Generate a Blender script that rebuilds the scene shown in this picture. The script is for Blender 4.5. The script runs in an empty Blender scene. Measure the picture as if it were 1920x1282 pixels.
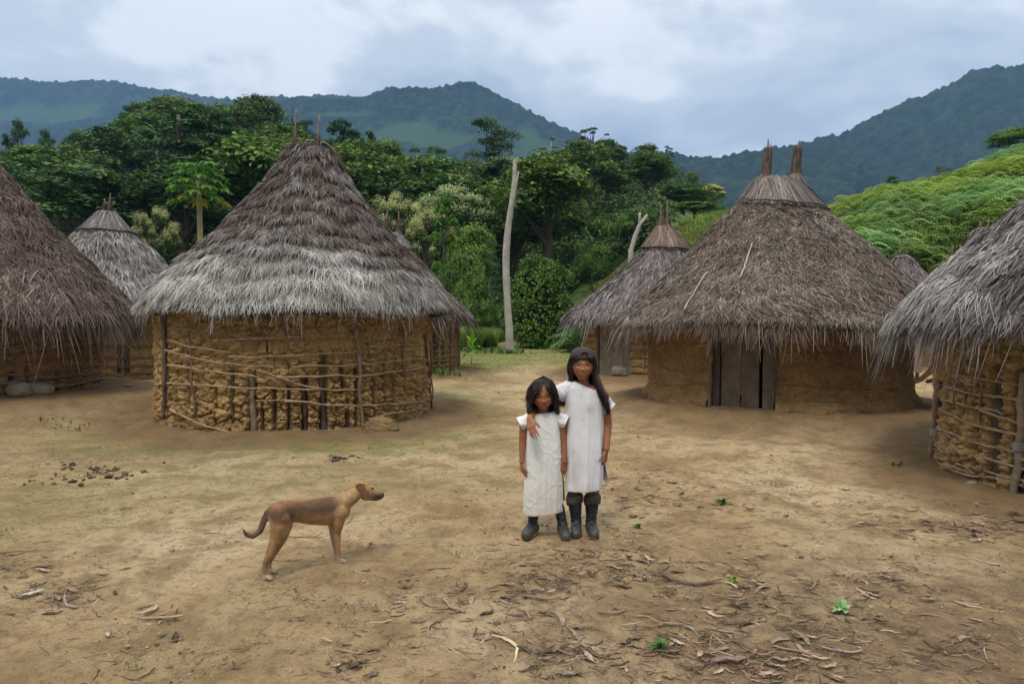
import bpy, math, zlib
import numpy as np
from mathutils import Vector, Matrix
D2R = math.pi/180
scene = bpy.context.scene
C = scene.collection

# ------------------------------------------------------------------ camera
PITCH = math.atan(51/1280)
cam_d = bpy.data.cameras.new('camera'); cam = bpy.data.objects.new('camera', cam_d); C.objects.link(cam)
cam_d.sensor_width = 36; cam_d.lens = 24; cam_d.clip_start = .05; cam_d.clip_end = 9000
cam.location = (0, 0, 1.5); cam.rotation_euler = (math.pi/2-PITCH, 0, 0)
scene.camera = cam
cam_d.dof.use_dof = False

# ------------------------------------------------------------------ light
SUN_EL, SUN_AZ = 62*D2R, 200*D2R      # azimuth measured clockwise from +Y
HAZE = 0.00022
scene.view_settings.view_transform = 'Standard'
scene.view_settings.look = 'None'
scene.view_settings.exposure = 0.36
scene.view_settings.gamma = 1
world = bpy.data.worlds.new('World'); scene.world = world; world.use_nodes = True
def N(nt, t, **kw):
    n = nt.nodes.new(t)
    for k, v in kw.items():
        if k in n.inputs: n.inputs[k].default_value = v
        else: setattr(n, k, v)
    return n
def ramp(nt, fac, stops, interp='LINEAR'):
    n = nt.nodes.new('ShaderNodeValToRGB'); cr = n.color_ramp; cr.interpolation = interp
    while len(cr.elements) > len(stops): cr.elements.remove(cr.elements[-1])
    while len(cr.elements) < len(stops): cr.elements.new(.5)
    for e, (p, c) in zip(cr.elements, stops):
        e.position = p; e.color = (c[0], c[1], c[2], 1) if hasattr(c, '__len__') else (c, c, c, 1)
    if fac is not None: nt.links.new(fac, n.inputs[0])
    return n.outputs[0]
def math_n(nt, op, a, b=None, c=None, clamp=False):
    n = nt.nodes.new('ShaderNodeMath'); n.operation = op; n.use_clamp = clamp
    for i, v in enumerate((a, b, c)):
        if v is None: continue
        if hasattr(v, 'is_linked'): nt.links.new(v, n.inputs[i])
        else: n.inputs[i].default_value = v
    return n.outputs[0]
def mixc(nt, f, a, b, mode='MIX'):
    n = nt.nodes.new('ShaderNodeMix'); n.data_type = 'RGBA'; n.blend_type = mode
    for s, v in ((n.inputs[0], f), (n.inputs[6], a), (n.inputs[7], b)):
        if hasattr(v, 'is_linked'): nt.links.new(v, s)
        elif hasattr(v, '__len__'): s.default_value = (v[0], v[1], v[2], 1)
        else: s.default_value = v
    return n.outputs[2]
def noise(nt, vec, scale, detail=4, rough=.5, dist=0):
    n = nt.nodes.new('ShaderNodeTexNoise'); n.inputs['Scale'].default_value = scale
    n.inputs['Detail'].default_value = detail; n.inputs['Roughness'].default_value = rough
    n.inputs['Distortion'].default_value = dist
    if vec is not None: nt.links.new(vec, n.inputs['Vector'])
    return n.outputs['Fac']
def build_world():
    nt = world.node_tree; nt.nodes.clear(); L = nt.links.new
    tc = N(nt, 'ShaderNodeTexCoord'); sep = N(nt, 'ShaderNodeSeparateXYZ'); L(tc.outputs['Generated'], sep.inputs[0])
    z = math_n(nt, 'MAXIMUM', sep.outputs[2], 0.0)
    zz = math_n(nt, 'ADD', z, .24)
    cx = math_n(nt, 'DIVIDE', sep.outputs[0], zz); cy = math_n(nt, 'DIVIDE', sep.outputs[1], zz)
    comb = N(nt, 'ShaderNodeCombineXYZ'); L(cx, comb.inputs[0]); L(cy, comb.inputs[1])
    comb.inputs[2].default_value = 3.7
    n1 = noise(nt, comb.outputs[0], 1.15, 5, .52, .35)
    n2 = noise(nt, comb.outputs[0], 3.1, 6, .55, .2)
    m = math_n(nt, 'ADD', math_n(nt, 'MULTIPLY', n1, .70), math_n(nt, 'MULTIPLY', n2, .30))
    col = ramp(nt, m, [(.38, (.34, .415, .52)), (.45, (.44, .52, .625)), (.52, (.57, .64, .72)), (.59, (.80, .845, .89))], 'EASE')
    el = ramp(nt, z, [(.0, (1.25, 1.22, 1.16)), (.14, (1.12, 1.1, 1.06)), (.24, (.95, .94, .93)), (.36, (.90, .91, .91)), (.44, (1.0, .98, .95)), (.60, (2.1, 1.95, 1.75)), (1., (2.9, 2.65, 2.3))])
    col = mixc(nt, 1, col, el, 'MULTIPLY')
    back = ramp(nt, math_n(nt, 'ADD', math_n(nt, 'MULTIPLY', sep.outputs[1], .5), .5), [(.12, .34), (.62, 1.12)])  # unseen low sky behind the camera, dimmed to deepen shade on the walls
    lowz = ramp(nt, z, [(.45, 0), (.75, 1.)]); col = mixc(nt, 1, col, mixc(nt, lowz, back, (1, 1, 1)), 'MULTIPLY')
    sky = N(nt, 'ShaderNodeTexSky', sky_type='NISHITA', sun_disc=False, sun_elevation=SUN_EL, sun_rotation=SUN_AZ)
    bg1 = N(nt, 'ShaderNodeBackground', Strength=.08); L(sky.outputs[0], bg1.inputs[0])
    bg2 = N(nt, 'ShaderNodeBackground', Strength=1.0); L(col, bg2.inputs[0])
    mx = N(nt, 'ShaderNodeMixShader'); mx.inputs[0].default_value = .93
    L(bg1.outputs[0], mx.inputs[1]); L(bg2.outputs[0], mx.inputs[2])
    out = N(nt, 'ShaderNodeOutputWorld'); L(mx.outputs[0], out.inputs[0])
build_world()
sun_d = bpy.data.lights.new('sun', 'SUN'); sun_d.energy = 1.5; sun_d.angle = 14*D2R; sun_d.color = (1, .92, .80)
sun = bpy.data.objects.new('sun', sun_d); C.objects.link(sun)
sv = Vector((math.sin(SUN_AZ)*math.cos(SUN_EL), math.cos(SUN_AZ)*math.cos(SUN_EL), math.sin(SUN_EL)))
sun.rotation_euler = (-sv).to_track_quat('-Z', 'Y').to_euler(); sun.location = sv*60
scene.cycles.max_bounces = 5; scene.cycles.diffuse_bounces = 3; scene.cycles.volume_bounces = 0
scene.cycles.transparent_max_bounces = 6; scene.cycles.use_adaptive_sampling = True
scene.cycles.adaptive_threshold = .02

# ------------------------------------------------------------------ helpers
def R(seed): return np.random.default_rng(zlib.crc32(str(seed).encode()))
def P(px, py, Y):                       # point at depth Y seen at that spot of the photograph
    u = (np.asarray(px, float)-960)/1280; v = (641-np.asarray(py, float))/1280
    ca, sa = math.cos(PITCH), math.sin(PITCH)
    dy = ca+v*sa; dz = -sa+v*ca
    k = Y/dy
    return np.stack([u*k, Y*np.ones_like(k), 1.5+dz*k], -1)
def hsh(ix, iy, iz, s):
    h = (ix.astype(np.int64)*374761393+iy.astype(np.int64)*668265263+iz.astype(np.int64)*2147483647+s*974634777) & 0xffffffff
    h = ((h ^ (h >> 13))*1274126177) & 0xffffffff
    h = h ^ (h >> 16)
    return (h & 0xffffff)/float(0xffffff)
def vnoise(x, y, z=0., s=0):
    x, y, z = np.broadcast_arrays(np.asarray(x, float), np.asarray(y, float), np.asarray(z, float))
    ix, iy, iz = np.floor(x), np.floor(y), np.floor(z)
    fx, fy, fz = x-ix, y-iy, z-iz
    fx = fx*fx*(3-2*fx); fy = fy*fy*(3-2*fy); fz = fz*fz*(3-2*fz)
    r = 0
    for a in (0, 1):
        for b in (0, 1):
            for c in (0, 1):
                w = (fx if a else 1-fx)*(fy if b else 1-fy)*(fz if c else 1-fz)
                r = r+w*hsh(ix+a, iy+b, iz+c, s)
    return r*2-1
def fbm(x, y, z=0., o=4, s=0, g=.5):
    a, t, r = 1., 0., 0.
    for i in range(o):
        r = r+a*vnoise(np.asarray(x)*2**i+i*7.3, np.asarray(y)*2**i-i*3.1, np.asarray(z)*2**i, s+i); t += a; a *= g
    return r/t
def voro(x, y, s=0, jit=.9):
    ix, iy = np.floor(x), np.floor(y)
    f1 = np.full(x.shape, 9.); f2 = np.full(x.shape, 9.); idd = np.zeros(x.shape)
    z0 = np.zeros_like(ix)
    for a in (-1, 0, 1):
        for b in (-1, 0, 1):
            cx, cy = ix+a, iy+b
            px = cx+.5+(hsh(cx, cy, z0, s)-.5)*jit; py = cy+.5+(hsh(cx, cy, z0+1, s)-.5)*jit
            d = np.hypot(x-px, y-py)
            n = d < f1
            f2 = np.where(n, f1, np.minimum(f2, d)); idd = np.where(n, hsh(cx, cy, z0+2, s), idd); f1 = np.where(n, d, f1)
    return f1, f2, idd
def sstep(a, b, x):
    t = np.clip((np.asarray(x, float)-a)/(b-a), 0, 1); return t*t*(3-2*t)
def unit(v):
    return v/np.maximum(np.linalg.norm(v, axis=-1, keepdims=True), 1e-9)

class MB:
    def __init__(s): s.V = []; s.F = []; s.K = []; s.n = 0
    def add(s, V, F, col=None):
        V = np.asarray(V, float).reshape(-1, 3)
        if not isinstance(F, (list, tuple)): F = [F]
        s.V.append(V)
        for f in F:
            if len(f): s.F.append(np.asarray(f, np.int64)+s.n)
        c = np.ones((len(V), 3)) if col is None else np.broadcast_to(np.asarray(col, float), (len(V), 3))
        s.K.append(c); s.n += len(V)
        return s
    def arrays(s): return np.concatenate(s.V), s.F, np.concatenate(s.K)
def mesh_data(name, V, Fs, col=None, smooth=True):
    me = bpy.data.meshes.new(name)
    if not isinstance(Fs, (list, tuple)): Fs = [Fs]
    Fs = [np.asarray(f) for f in Fs if len(f)]
    me.vertices.add(len(V)); me.vertices.foreach_set('co', np.asarray(V, np.float32).ravel())
    loops = np.concatenate([f.ravel() for f in Fs]).astype(np.int32)
    tot = np.concatenate([np.full(len(f), f.shape[1], np.int32) for f in Fs])
    st = np.concatenate([[0], np.cumsum(tot)[:-1]]).astype(np.int32)
    me.loops.add(len(loops)); me.loops.foreach_set('vertex_index', loops)
    me.polygons.add(len(tot)); me.polygons.foreach_set('loop_start', st); me.polygons.foreach_set('loop_total', tot)
    me.polygons.foreach_set('use_smooth', np.full(len(tot), smooth))
    if col is not None:
        at = me.color_attributes.new('Col', 'FLOAT_COLOR', 'POINT')
        c = np.ones((len(V), 4), np.float32); c[:, :3] = col; at.data.foreach_set('color', c.ravel())
    me.update(calc_edges=True)
    return me
LOC = {}
def put(name, me, mat, parent=None):
    o = bpy.data.objects.new(name, me); C.objects.link(o)
    if mat is not None and not me.materials: me.materials.append(mat)
    if parent is not None: o.parent = parent; LOC[o] = LOC[parent]
    return o
def mk(name, V, F, mat, parent=None, col=None, smooth=True, loc=None):
    base = LOC[parent] if parent is not None else np.array(loc if loc is not None else (0, 0, 0), float)
    o = put(name, mesh_data(name, np.asarray(V)-base, F, col, smooth), mat, parent)
    if parent is None: o.location = base; LOC[o] = base
    return o
def mkb(name, mb, mat, parent=None, smooth=True, loc=None):
    V, F, K = mb.arrays(); return mk(name, V, F, mat, parent, K, smooth, loc)
def tag(o, label=None, cat=None, group=None, kind=None):
    if label: o['label'] = label
    if cat: o['category'] = cat
    if group: o['group'] = group
    if kind: o['kind'] = kind
    return o
def thing(name, label, cat, loc, group=None):
    o = bpy.data.objects.new(name, None); C.objects.link(o); o.location = loc; LOC[o] = np.array(loc, float)
    o.empty_display_size = .1
    return tag(o, label, cat, group)
def dup(o, parent=None):
    c = o.copy(); C.objects.link(c)
    if parent is not None: c.parent = parent
    for ch in KIDS.get(o.name, ()): dup(ch, c)
    return c
KIDS = {}

def tube(pts, rad, sides=8, cap=True, flat=1.0, ph=0.):
    pts = np.asarray(pts, float); n = len(pts); rad = np.broadcast_to(np.asarray(rad, float), (n,))
    t = np.gradient(pts, axis=0); t = unit(t)
    ref = np.array([0, 0, 1.]) if abs(t[0][2]) < .9 else np.array([1., 0, 0])
    a = unit(np.cross(t[0], ref)); A = []
    for i in range(n):
        a = unit(a-t[i]*np.dot(a, t[i])); A.append(a)
    A = np.array(A); B = np.cross(t, A)
    th = np.arange(sides)*2*math.pi/sides+ph
    V = pts[:, None]+rad[:, None, None]*(np.cos(th)[None, :, None]*A[:, None]+flat*np.sin(th)[None, :, None]*B[:, None])
    V = V.reshape(-1, 3)
    i = np.arange(n-1)[:, None]*sides; j = np.arange(sides)[None]; k = (j+1) % sides
    Fq = np.stack([i+j, i+k, i+sides+k, i+sides+j], -1).reshape(-1, 4)
    if not cap: return V, [Fq]
    V = np.vstack([V, pts[0], pts[-1]]); m = n*sides
    jj = np.arange(sides); kk = (jj+1) % sides
    T = np.vstack([np.stack([kk, jj, np.full(sides, m)], -1), np.stack([jj+m-sides, kk+m-sides, np.full(sides, m+1)], -1)])
    return V, [Fq, T]
def grid_faces(nu, nv, wrap=False):
    i = np.arange(nu-1)[:, None]*nv; jn = nv if wrap else nv-1; j = np.arange(jn)[None]; k = (j+1) % nv
    return np.stack([i+j, i+k, i+nv+k, i+nv+j], -1).reshape(-1, 4)
def ellipsoid(c, r, nu=14, nv=20, M=None):
    ph = np.linspace(0, math.pi, nu); th = np.arange(nv)*2*math.pi/nv
    V = np.stack([np.sin(ph)[:, None]*np.cos(th), np.sin(ph)[:, None]*np.sin(th), np.cos(ph)[:, None]*np.ones(nv)], -1)
    V = V.reshape(-1, 3)*np.asarray(r)
    if M is not None: V = V@np.asarray(M).T
    return V+np.asarray(c), [grid_faces(nu, nv, True)]
def capsule(p0, p1, r0, r1, sides=12, flat=1.0, axis=None):
    p0, p1 = np.asarray(p0, float), np.asarray(p1, float)
    d = p1-p0; L = np.linalg.norm(d); d = d/max(L, 1e-9)
    a = np.cross(d, [0, 0, 1.] if abs(d[2]) < .9 else [1., 0, 0]) if axis is None else np.asarray(axis, float)-d*np.dot(axis, d)
    a = unit(a); b = np.cross(d, a)
    ss, rr = [], []
    for q in np.linspace(-math.pi/2, 0, 5): ss.append(r0*math.sin(q)); rr.append(max(r0*math.cos(q), 1e-5))
    for q in np.linspace(0, math.pi/2, 5): ss.append(L+r1*math.sin(q)); rr.append(max(r1*math.cos(q), 1e-5))
    th = np.arange(sides)*2*math.pi/sides
    ss, rr = np.array(ss), np.array(rr)
    V = p0+ss[:, None, None]*d+rr[:, None, None]*(np.cos(th)[None, :, None]*a+flat*np.sin(th)[None, :, None]*b)
    return V.reshape(-1, 3), [grid_faces(len(ss), sides, True)]
def remesh(mb, voxel, smooth=4, fac=.5):
    V, F, K = mb.arrays(); me = mesh_data('tmp', V, F); o = bpy.data.objects.new('tmp', me); C.objects.link(o)
    m = o.modifiers.new('r', 'REMESH'); m.mode = 'VOXEL'; m.voxel_size = voxel
    if smooth: s = o.modifiers.new('s', 'SMOOTH'); s.iterations = smooth; s.factor = fac
    dg = bpy.context.evaluated_depsgraph_get(); ev = o.evaluated_get(dg); e = ev.to_mesh()
    n = len(e.vertices); V = np.empty(n*3, np.float32); e.vertices.foreach_get('co', V); V = V.reshape(-1, 3).astype(float)
    lt = np.empty(len(e.polygons), np.int32); e.polygons.foreach_get('loop_total', lt)
    lv = np.empty(len(e.loops), np.int32); e.loops.foreach_get('vertex_index', lv)
    st = np.concatenate([[0], np.cumsum(lt)[:-1]])
    F = [lv[st[lt == k][:, None]+np.arange(k)] for k in (3, 4) if (lt == k).any()]
    nn = np.empty(n*3, np.float32); e.vertices.foreach_get('normal', nn)
    ev.to_mesh_clear(); bpy.data.objects.remove(o); bpy.data.meshes.remove(me)
    return V, F, nn.reshape(-1, 3).astype(float)

# ------------------------------------------------------------------ materials
MATS = {}
def mat(name, base=(.5, .5, .5), rough=.8, spec=.3, attr=False, bump=None, var=None, trans=0, objvar=None, sheen=0):
    """base colour x vertex colour x soft noise; bump = (scale, strength, distance)"""
    if name in MATS: return MATS[name]
    m = bpy.data.materials.new(name); m.use_nodes = True; nt = m.node_tree; nt.nodes.clear(); L = nt.links.new
    out = N(nt, 'ShaderNodeOutputMaterial'); b = N(nt, 'ShaderNodeBsdfPrincipled')
    b.inputs['Roughness'].default_value = rough; b.inputs['Specular IOR Level'].default_value = spec
    tc = N(nt, 'ShaderNodeTexCoord'); co = tc.outputs['Object']
    rgb = N(nt, 'ShaderNodeRGB'); rgb.outputs[0].default_value = (*base, 1); c = rgb.outputs[0]
    if attr:
        a = N(nt, 'ShaderNodeVertexColor'); a.layer_name = 'Col'; c = mixc(nt, 1, c, a.outputs[0], 'MULTIPLY')
    if var:
        f = noise(nt, co, var[0], 5, .6); f = ramp(nt, f, [(.3, 1-var[1]), (.7, 1+var[1])]); c = mixc(nt, 1, c, f, 'MULTIPLY')
        if len(var) > 2:
            f2 = noise(nt, co, var[0]*7, 3, .6); f2 = ramp(nt, f2, [(.3, 1-var[2]), (.7, 1+var[2])]); c = mixc(nt, 1, c, f2, 'MULTIPLY')
    if objvar:
        oi = N(nt, 'ShaderNodeObjectInfo'); c2 = ramp(nt, oi.outputs['Random'], [(i/(len(objvar)-1), v) for i, v in enumerate(objvar)])
        c = mixc(nt, 1, c, c2, 'MULTIPLY')
    L(c, b.inputs['Base Color'])
    if bump:
        f = noise(nt, co, bump[0], 6, .6); bn = N(nt, 'ShaderNodeBump'); bn.inputs['Strength'].default_value = bump[1]
        bn.inputs['Distance'].default_value = bump[2]; L(f, bn.inputs['Height']); L(bn.outputs[0], b.inputs['Normal'])
    if trans:
        t = N(nt, 'ShaderNodeBsdfTranslucent'); L(c, t.inputs[0]); mx = N(nt, 'ShaderNodeMixShader'); mx.inputs[0].default_value = trans
        L(b.outputs[0], mx.inputs[1]); L(t.outputs[0], mx.inputs[2]); L(mx.outputs[0], out.inputs[0])
    else: L(b.outputs[0], out.inputs[0])
    MATS[name] = m
    return m
LEAFVAR = [(.68, .78, .72), (.95, 1., .8), (1.5, 1.3, .85), (.85, .98, 1.05), (1.3, 1.4, .95), (1.9, 1.65, 1.), (.75, .88, .8), (1.3, 1.15, .8)]
M_leaf = mat('foliage', (1, 1, 1), .62, .22, True, trans=.22, objvar=LEAFVAR)
M_leafl = mat('leaves_lit', (1.75, 1.75, 1.35), .6, .25, True, trans=.3)  # lit copy of the leaves: brightness painted into the near trees
M_leafn = mat('leaves', (1, 1, 1), .6, .25, True, trans=.28)
M_bark = mat('bark', (.12, .10, .08), .9, .2, False, (9, .6, .03), (3, .3, .2))
M_bare = mat('weathered_wood', (.36, .335, .29), .85, .2, False, (14, .6, .02), (2.5, .3, .25))
M_thatch = mat('thatch', (1, 1, 1), .8, .25, True)
M_mud = mat('mud', (1, 1, 1), .95, .1, True, (48, 1.0, .022), (4, .22, .25))
M_stick = mat('stick_wood', (1, 1, 1), .85, .2, True, (60, .5, .01), (12, .3, .2))
M_plank = mat('plank', (1, 1, 1), .8, .25, True, (30, .4, .008), (6, .3, .15))
M_stone = mat('stone', (.23, .2, .15), .9, .2, False, (14, .5, .02), (8, .25, .2))
M_grass = mat('grass_blades', (1, 1, 1), .6, .25, True, trans=.3)
M_litter = mat('dry_litter', (1, 1, 1), .8, .2, True, None, (25, .25))
# ------------------------------------------------------------------ huts: centre, wall radius, base height, roof profile
# (X, Y, wall radius, base z, mound radius)
HUTS = {}
def hut_spec(key, px, Y, rw, zb, **k):
    HUTS[key] = dict(X=(px-960)/1280*Y, Y=Y, rw=rw, zb=zb, **k)
hut_spec('ML', 561, 10.5, 1.98, .0, mh=.03, mr=.9)
hut_spec('MR', 1451, 11.25, 2.02, .14, mh=.16, mr=1.5)
hut_spec('FR', 0, 1, 1.85, .05, mh=.05, mr=.7); HUTS['FR'].update(X=5.90, Y=5.98)
hut_spec('FL', 0, 1, 2.0, .33, mh=.33, mr=2.0); HUTS['FL'].update(X=-8.9, Y=10.97)
hut_spec('BL', 203, 16.8, 1.9, .0, mh=.02, mr=.8)
hut_spec('BM', 729, 18.0, 1.84, .06, mh=.08, mr=.8)
hut_spec('BR', 1245, 17.0, 2.0, .1, mh=.12, mr=1.0)
hut_spec('S1', 1690, 26.0, 1.9, .05, mh=.05, mr=.8)
hut_spec('S2', 1794, 24.0, 1.9, .05, mh=.05, mr=.8)
hut_spec('S3', 1846, 19.5, 1.9, .05, mh=.05, mr=.8)

# terrain: columns of heights by bearing (photo column) and distance, a real relief
_Y = np.array([0, 30, 40, 52, 70, 95, 125, 160, 200, 260, 400, 900, 4000.])
_T = {
 -600: [0, 0, 1, 3, 8, 14, 20, 18, 10, 2, 0, 0, 0],
 0:    [0, 0, 1, 3, 7.5, 12.5, 17, 13, 6, 0, 0, 0, 0],
 180:  [0, 0, 1, 3, 8, 13, 18, 15, 8, 0, 0, 0, 0],
 300:  [0, 0, 1, 4, 10, 17, 24.5, 22, 12, 2, 0, 0, 0],
 520:  [0, 0, 1, 4, 10.5, 18, 26, 24, 12, 2, 0, 0, 0],
 640:  [0, 0, .6, 3, 8, 14, 20.5, 18, 10, 0, 0, 0, 0],
 760:  [0, 0, .3, 2, 6, 11, 16, 15, 9, 0, 0, 0, 0],
 900:  [0, 0, .2, 1.6, 5.5, 11, 17.5, 18, 11, 0, 0, 0, 0],
 1010: [0, 0, .3, 1.6, 5.5, 12, 20, 26, 20, 4, 0, 0, 0],
 1100: [0, .4, 1.6, 4, 9, 16, 25, 33.5, 28, 8, 0, 0, 0],
 1250: [0, 1.6, 4.6, 7.5, 11.5, 17, 25, 31, 26, 10, 0, 0, 0],
 1380: [0, 3.4, 6.8, 9.2, 10, 13, 17, 20, 16, 6, 0, 0, 0],
 1540: [0, 4.2, 7.6, 8.9, 8, 6, 4, 4, 2, 0, 0, 0, 0],
 1700: [0, 5.0, 8.8, 10.7, 10, 6, 2, 0, 0, 0, 0, 0, 0],
 1920: [0, 5.8, 10.2, 12.9, 13, 9, 4, 0, 0, 0, 0, 0, 0],
 2500: [0, 7, 12, 15, 16, 12, 6, 0, 0, 0, 0, 0, 0]}
_U = (np.array(sorted(_T))-960)/1280.
_TT = np.array([_T[k] for k in sorted(_T)])
def terr(X, Y):
    X = np.asarray(X, float); Y = np.asarray(Y, float)
    Yc = np.maximum(Y, .5); u = np.clip(X/Yc, _U[0], _U[-1]-1e-6)
    wob = 1+.05*fbm(X*.03, Y*.03, 0, 3, 5)
    y = np.clip(Yc*wob, 0, 3999)
    iu = np.clip(np.searchsorted(_U, u, 'right')-1, 0, len(_U)-2); iy = np.clip(np.searchsorted(_Y, y, 'right')-1, 0, len(_Y)-2)
    fu = (u-_U[iu])/(_U[iu+1]-_U[iu]); fy = (y-_Y[iy])/(_Y[iy+1]-_Y[iy])
    fu = fu*fu*(3-2*fu)
    z = (_TT[iu, iy]*(1-fu)+_TT[iu+1, iy]*fu)*(1-fy)+(_TT[iu, iy+1]*(1-fu)+_TT[iu+1, iy+1]*fu)*fy
    start = np.where(u > .1, 22., 30.)
    ramp_ = np.where(Y < 30, sstep(start, 30, Y) if np.ndim(Y) else sstep(float(start), 30, Y), 1.)
    z = z*ramp_
    z = z+fbm(X*.09, Y*.09, 0, 4, 9)*np.clip((Y-32)/60, 0, 1)*2.2
    return z
def G(X, Y):
    X = np.asarray(X, float); Y = np.asarray(Y, float)
    z = terr(X, Y)
    near = sstep(260, 40, Y)
    z = z+near*(fbm(X*.55, Y*.55, 0, 3, 11)*.035+fbm(X*2.3, Y*2.3, 0, 3, 12)*.012)
    m = 0.
    for k, h in HUTS.items():
        d = np.hypot(X-h['X'], Y-h['Y'])
        w = .12*fbm(X*.8, Y*.8, 0, 2, 31)
        m = np.maximum(m, h['mh']*sstep(h['rw']+h['mr']*(1+2*w), h['rw']+.12, d))
    return z+m

def build_ground():
    nu, rows = 560, []
    y = -2.0
    while y < 3500:
        rows.append(y); y += (y+4.2)*(.0062 if y < 60 else (.012 if y < 300 else .06))
    Yr = np.array(rows); u = np.linspace(-1.25, 1.25, nu)
    u = u*(.62+.38*np.abs(u)/1.25)
    Yg = np.repeat(Yr[:, None], nu, 1); Xg = u[None]*(Yr[:, None]+4.2)*1.05
    Z = G(Xg, Yg)
    nearm = sstep(26, 6, Yg)
    f1, f2, idd = voro(Xg*3.2, Yg*3.2, 3)
    Z = Z+nearm*(.018*fbm(Xg*6, Yg*6, 0, 3, 21)+.008*fbm(Xg*20, Yg*20, 0, 2, 22))
    # trodden pits and scuffs
    Z = Z-nearm*.012*sstep(.33, .1, f1)*(idd > .62)
    V = np.stack([Xg, Yg, Z], -1).reshape(-1, 3)
    X, Y = V[:, 0], V[:, 1]
    # masks kept as vertex colour: r grass, g brown mound soil with eave shade painted in, b leaf-mould
    px = X/np.maximum(Y, .3)*1280+960; py = 590+1.5*1280/np.maximum(Y, .3)
    def blob(x0, y0, sx, sy): return np.exp(-((X-x0)/sx)**2-((Y-y0)/sy)**2)
    g = sstep(14.5, 21, Y)*.95
    path = np.exp(-((X-(.2+(Y-9)*.06))/1.0)**2)*sstep(26, 15, Y)+np.exp(-((X-1.8)/1.6)**2-((Y-17.5)/2.2)**2)*.8
    g = g*(1-.75*np.clip(path, 0, 1))
    g = np.maximum(g, blob(-1.1, 11.5, .9, 3.)*.75); g = np.maximum(g, blob(-3.1, 7.7, 2.6, .55)*.85)
    g = np.maximum(g, blob(-7.3, 12.8, 1.6, 2.2)*.6); g = np.maximum(g, blob(-5.2, 8.2, 1.0, .8)*.45); g = np.maximum(g, blob(-3.9, 5.4, 1.6, .9)*.45); g = np.maximum(g, blob(-4.4, 4.2, 1.6, .6)*.3); g = np.maximum(g, blob(-2.6, 6.3, 2.2, .8)*.4)
    g = np.maximum(g, blob(-.9, 8.3, .8, .8)*.6)
    for h in HUTS.values():
        d = np.hypot(X-h['X'], Y-h['Y']); g = g*sstep(h['rw']+.0, h['rw']+.75, d)
    g = np.where(X > 8, np.maximum(g, sstep(27, 31, Y)), g); g = np.maximum(g, sstep(29, 34, Y))
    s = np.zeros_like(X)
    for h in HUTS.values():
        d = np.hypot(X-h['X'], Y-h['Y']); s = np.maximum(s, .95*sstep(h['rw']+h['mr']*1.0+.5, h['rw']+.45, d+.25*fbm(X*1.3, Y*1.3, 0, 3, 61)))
    b = blob(1.6, 3.4, 1.5, .9)*.7+blob(1.2, 2.4, 1.6, .7)*.6+blob(3., 3.6, 1.2, .8)*.4+blob(-3.2, 2.6, .8, .8)*.4+blob(-4.3, 7.2, 1.1, .45)*.9+blob(4.6, 4.8, .6, .4)*.8
    far = sstep(36, 50, Y)
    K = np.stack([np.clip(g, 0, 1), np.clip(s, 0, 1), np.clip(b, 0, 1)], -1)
    m = bpy.data.materials.new('soil'); m.use_nodes = True; nt = m.node_tree; nt.nodes.clear(); L = nt.links.new
    out = N(nt, 'ShaderNodeOutputMaterial'); bs = N(nt, 'ShaderNodeBsdfPrincipled', Roughness=.95); bs.inputs['Specular IOR Level'].default_value = .15
    at = N(nt, 'ShaderNodeVertexColor'); at.layer_name = 'Col'; sp = N(nt, 'ShaderNodeSeparateColor'); L(at.outputs[0], sp.inputs[0])
    tc = N(nt, 'ShaderNodeTexCoord'); co = tc.outputs['Object']
    c = ramp(nt, noise(nt, co, .55, 6, .62), [(.32, (.28, .185, .093)), (.47, (.45, .315, .168)), (.62, (.60, .45, .275))])
    c = mixc(nt, ramp(nt, noise(nt, co, 2.6, 7, .68), [(.46, 0), (.60, .7)]), c, (.225, .145, .068))
    c = mixc(nt, ramp(nt, noise(nt, co, 13, 6, .7), [(.50, 0), (.64, .65)]), c, (.20, .135, .075))
    c = mixc(nt, ramp(nt, noise(nt, co, 1.1, 3, .6), [(.5, 0), (.7, .35)]), c, (.23, .19, .085))
    c = mixc(nt, ramp(nt, noise(nt, co, 60, 4, .7), [(.56, 0), (.68, .85)]), c, (.12, .08, .048))
    c = mixc(nt, ramp(nt, noise(nt, co, 38, 4, .6), [(.6, 0), (.75, .45)]), c, (.56, .45, .30))
    # moss / short turf film
    gm = math_n(nt, 'MULTIPLY', sp.outputs[0], ramp(nt, noise(nt, co, 2.1, 8, .72), [(.34, .25), (.56, 1.25)]), clamp=True)
    gc = ramp(nt, noise(nt, co, 9, 5, .7), [(.3, (.12, .15, .035)), (.6, (.17, .19, .05)), (.8, (.27, .24, .10))])
    gm2 = math_n(nt, 'MULTIPLY', gm, ramp(nt, noise(nt, co, 26, 4, .7), [(.36, .35), (.55, 1)]), clamp=True)
    c = mixc(nt, gm2, c, gc)
    sc = ramp(nt, noise(nt, co, 3.5, 6, .65), [(.3, (.13, .078, .038)), (.7, (.24, .155, .08))])  # brown soil round the huts, darkened to carry the shade under the eaves
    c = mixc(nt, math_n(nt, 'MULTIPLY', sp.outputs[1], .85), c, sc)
    c = mixc(nt, math_n(nt, 'MULTIPLY', sp.outputs[2], ramp(nt, noise(nt, co, 8, 6, .7), [(.38, .1), (.6, .8)])), c, (.17, .115, .075))
    # far: forest floor green
    gp = N(nt, 'ShaderNodeNewGeometry'); sx = N(nt, 'ShaderNodeSeparateXYZ'); L(gp.outputs['Position'], sx.inputs[0])
    ff = N(nt, 'ShaderNodeMapRange'); ff.inputs[1].default_value = 33; ff.inputs[2].default_value = 44; L(sx.outputs[1], ff.inputs[0])
    c = mixc(nt, ff.outputs[0], c, ramp(nt, noise(nt, co, .35, 8, .7), [(.35, (.035, .055, .018)), (.62, (.10, .15, .035))]))
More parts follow.
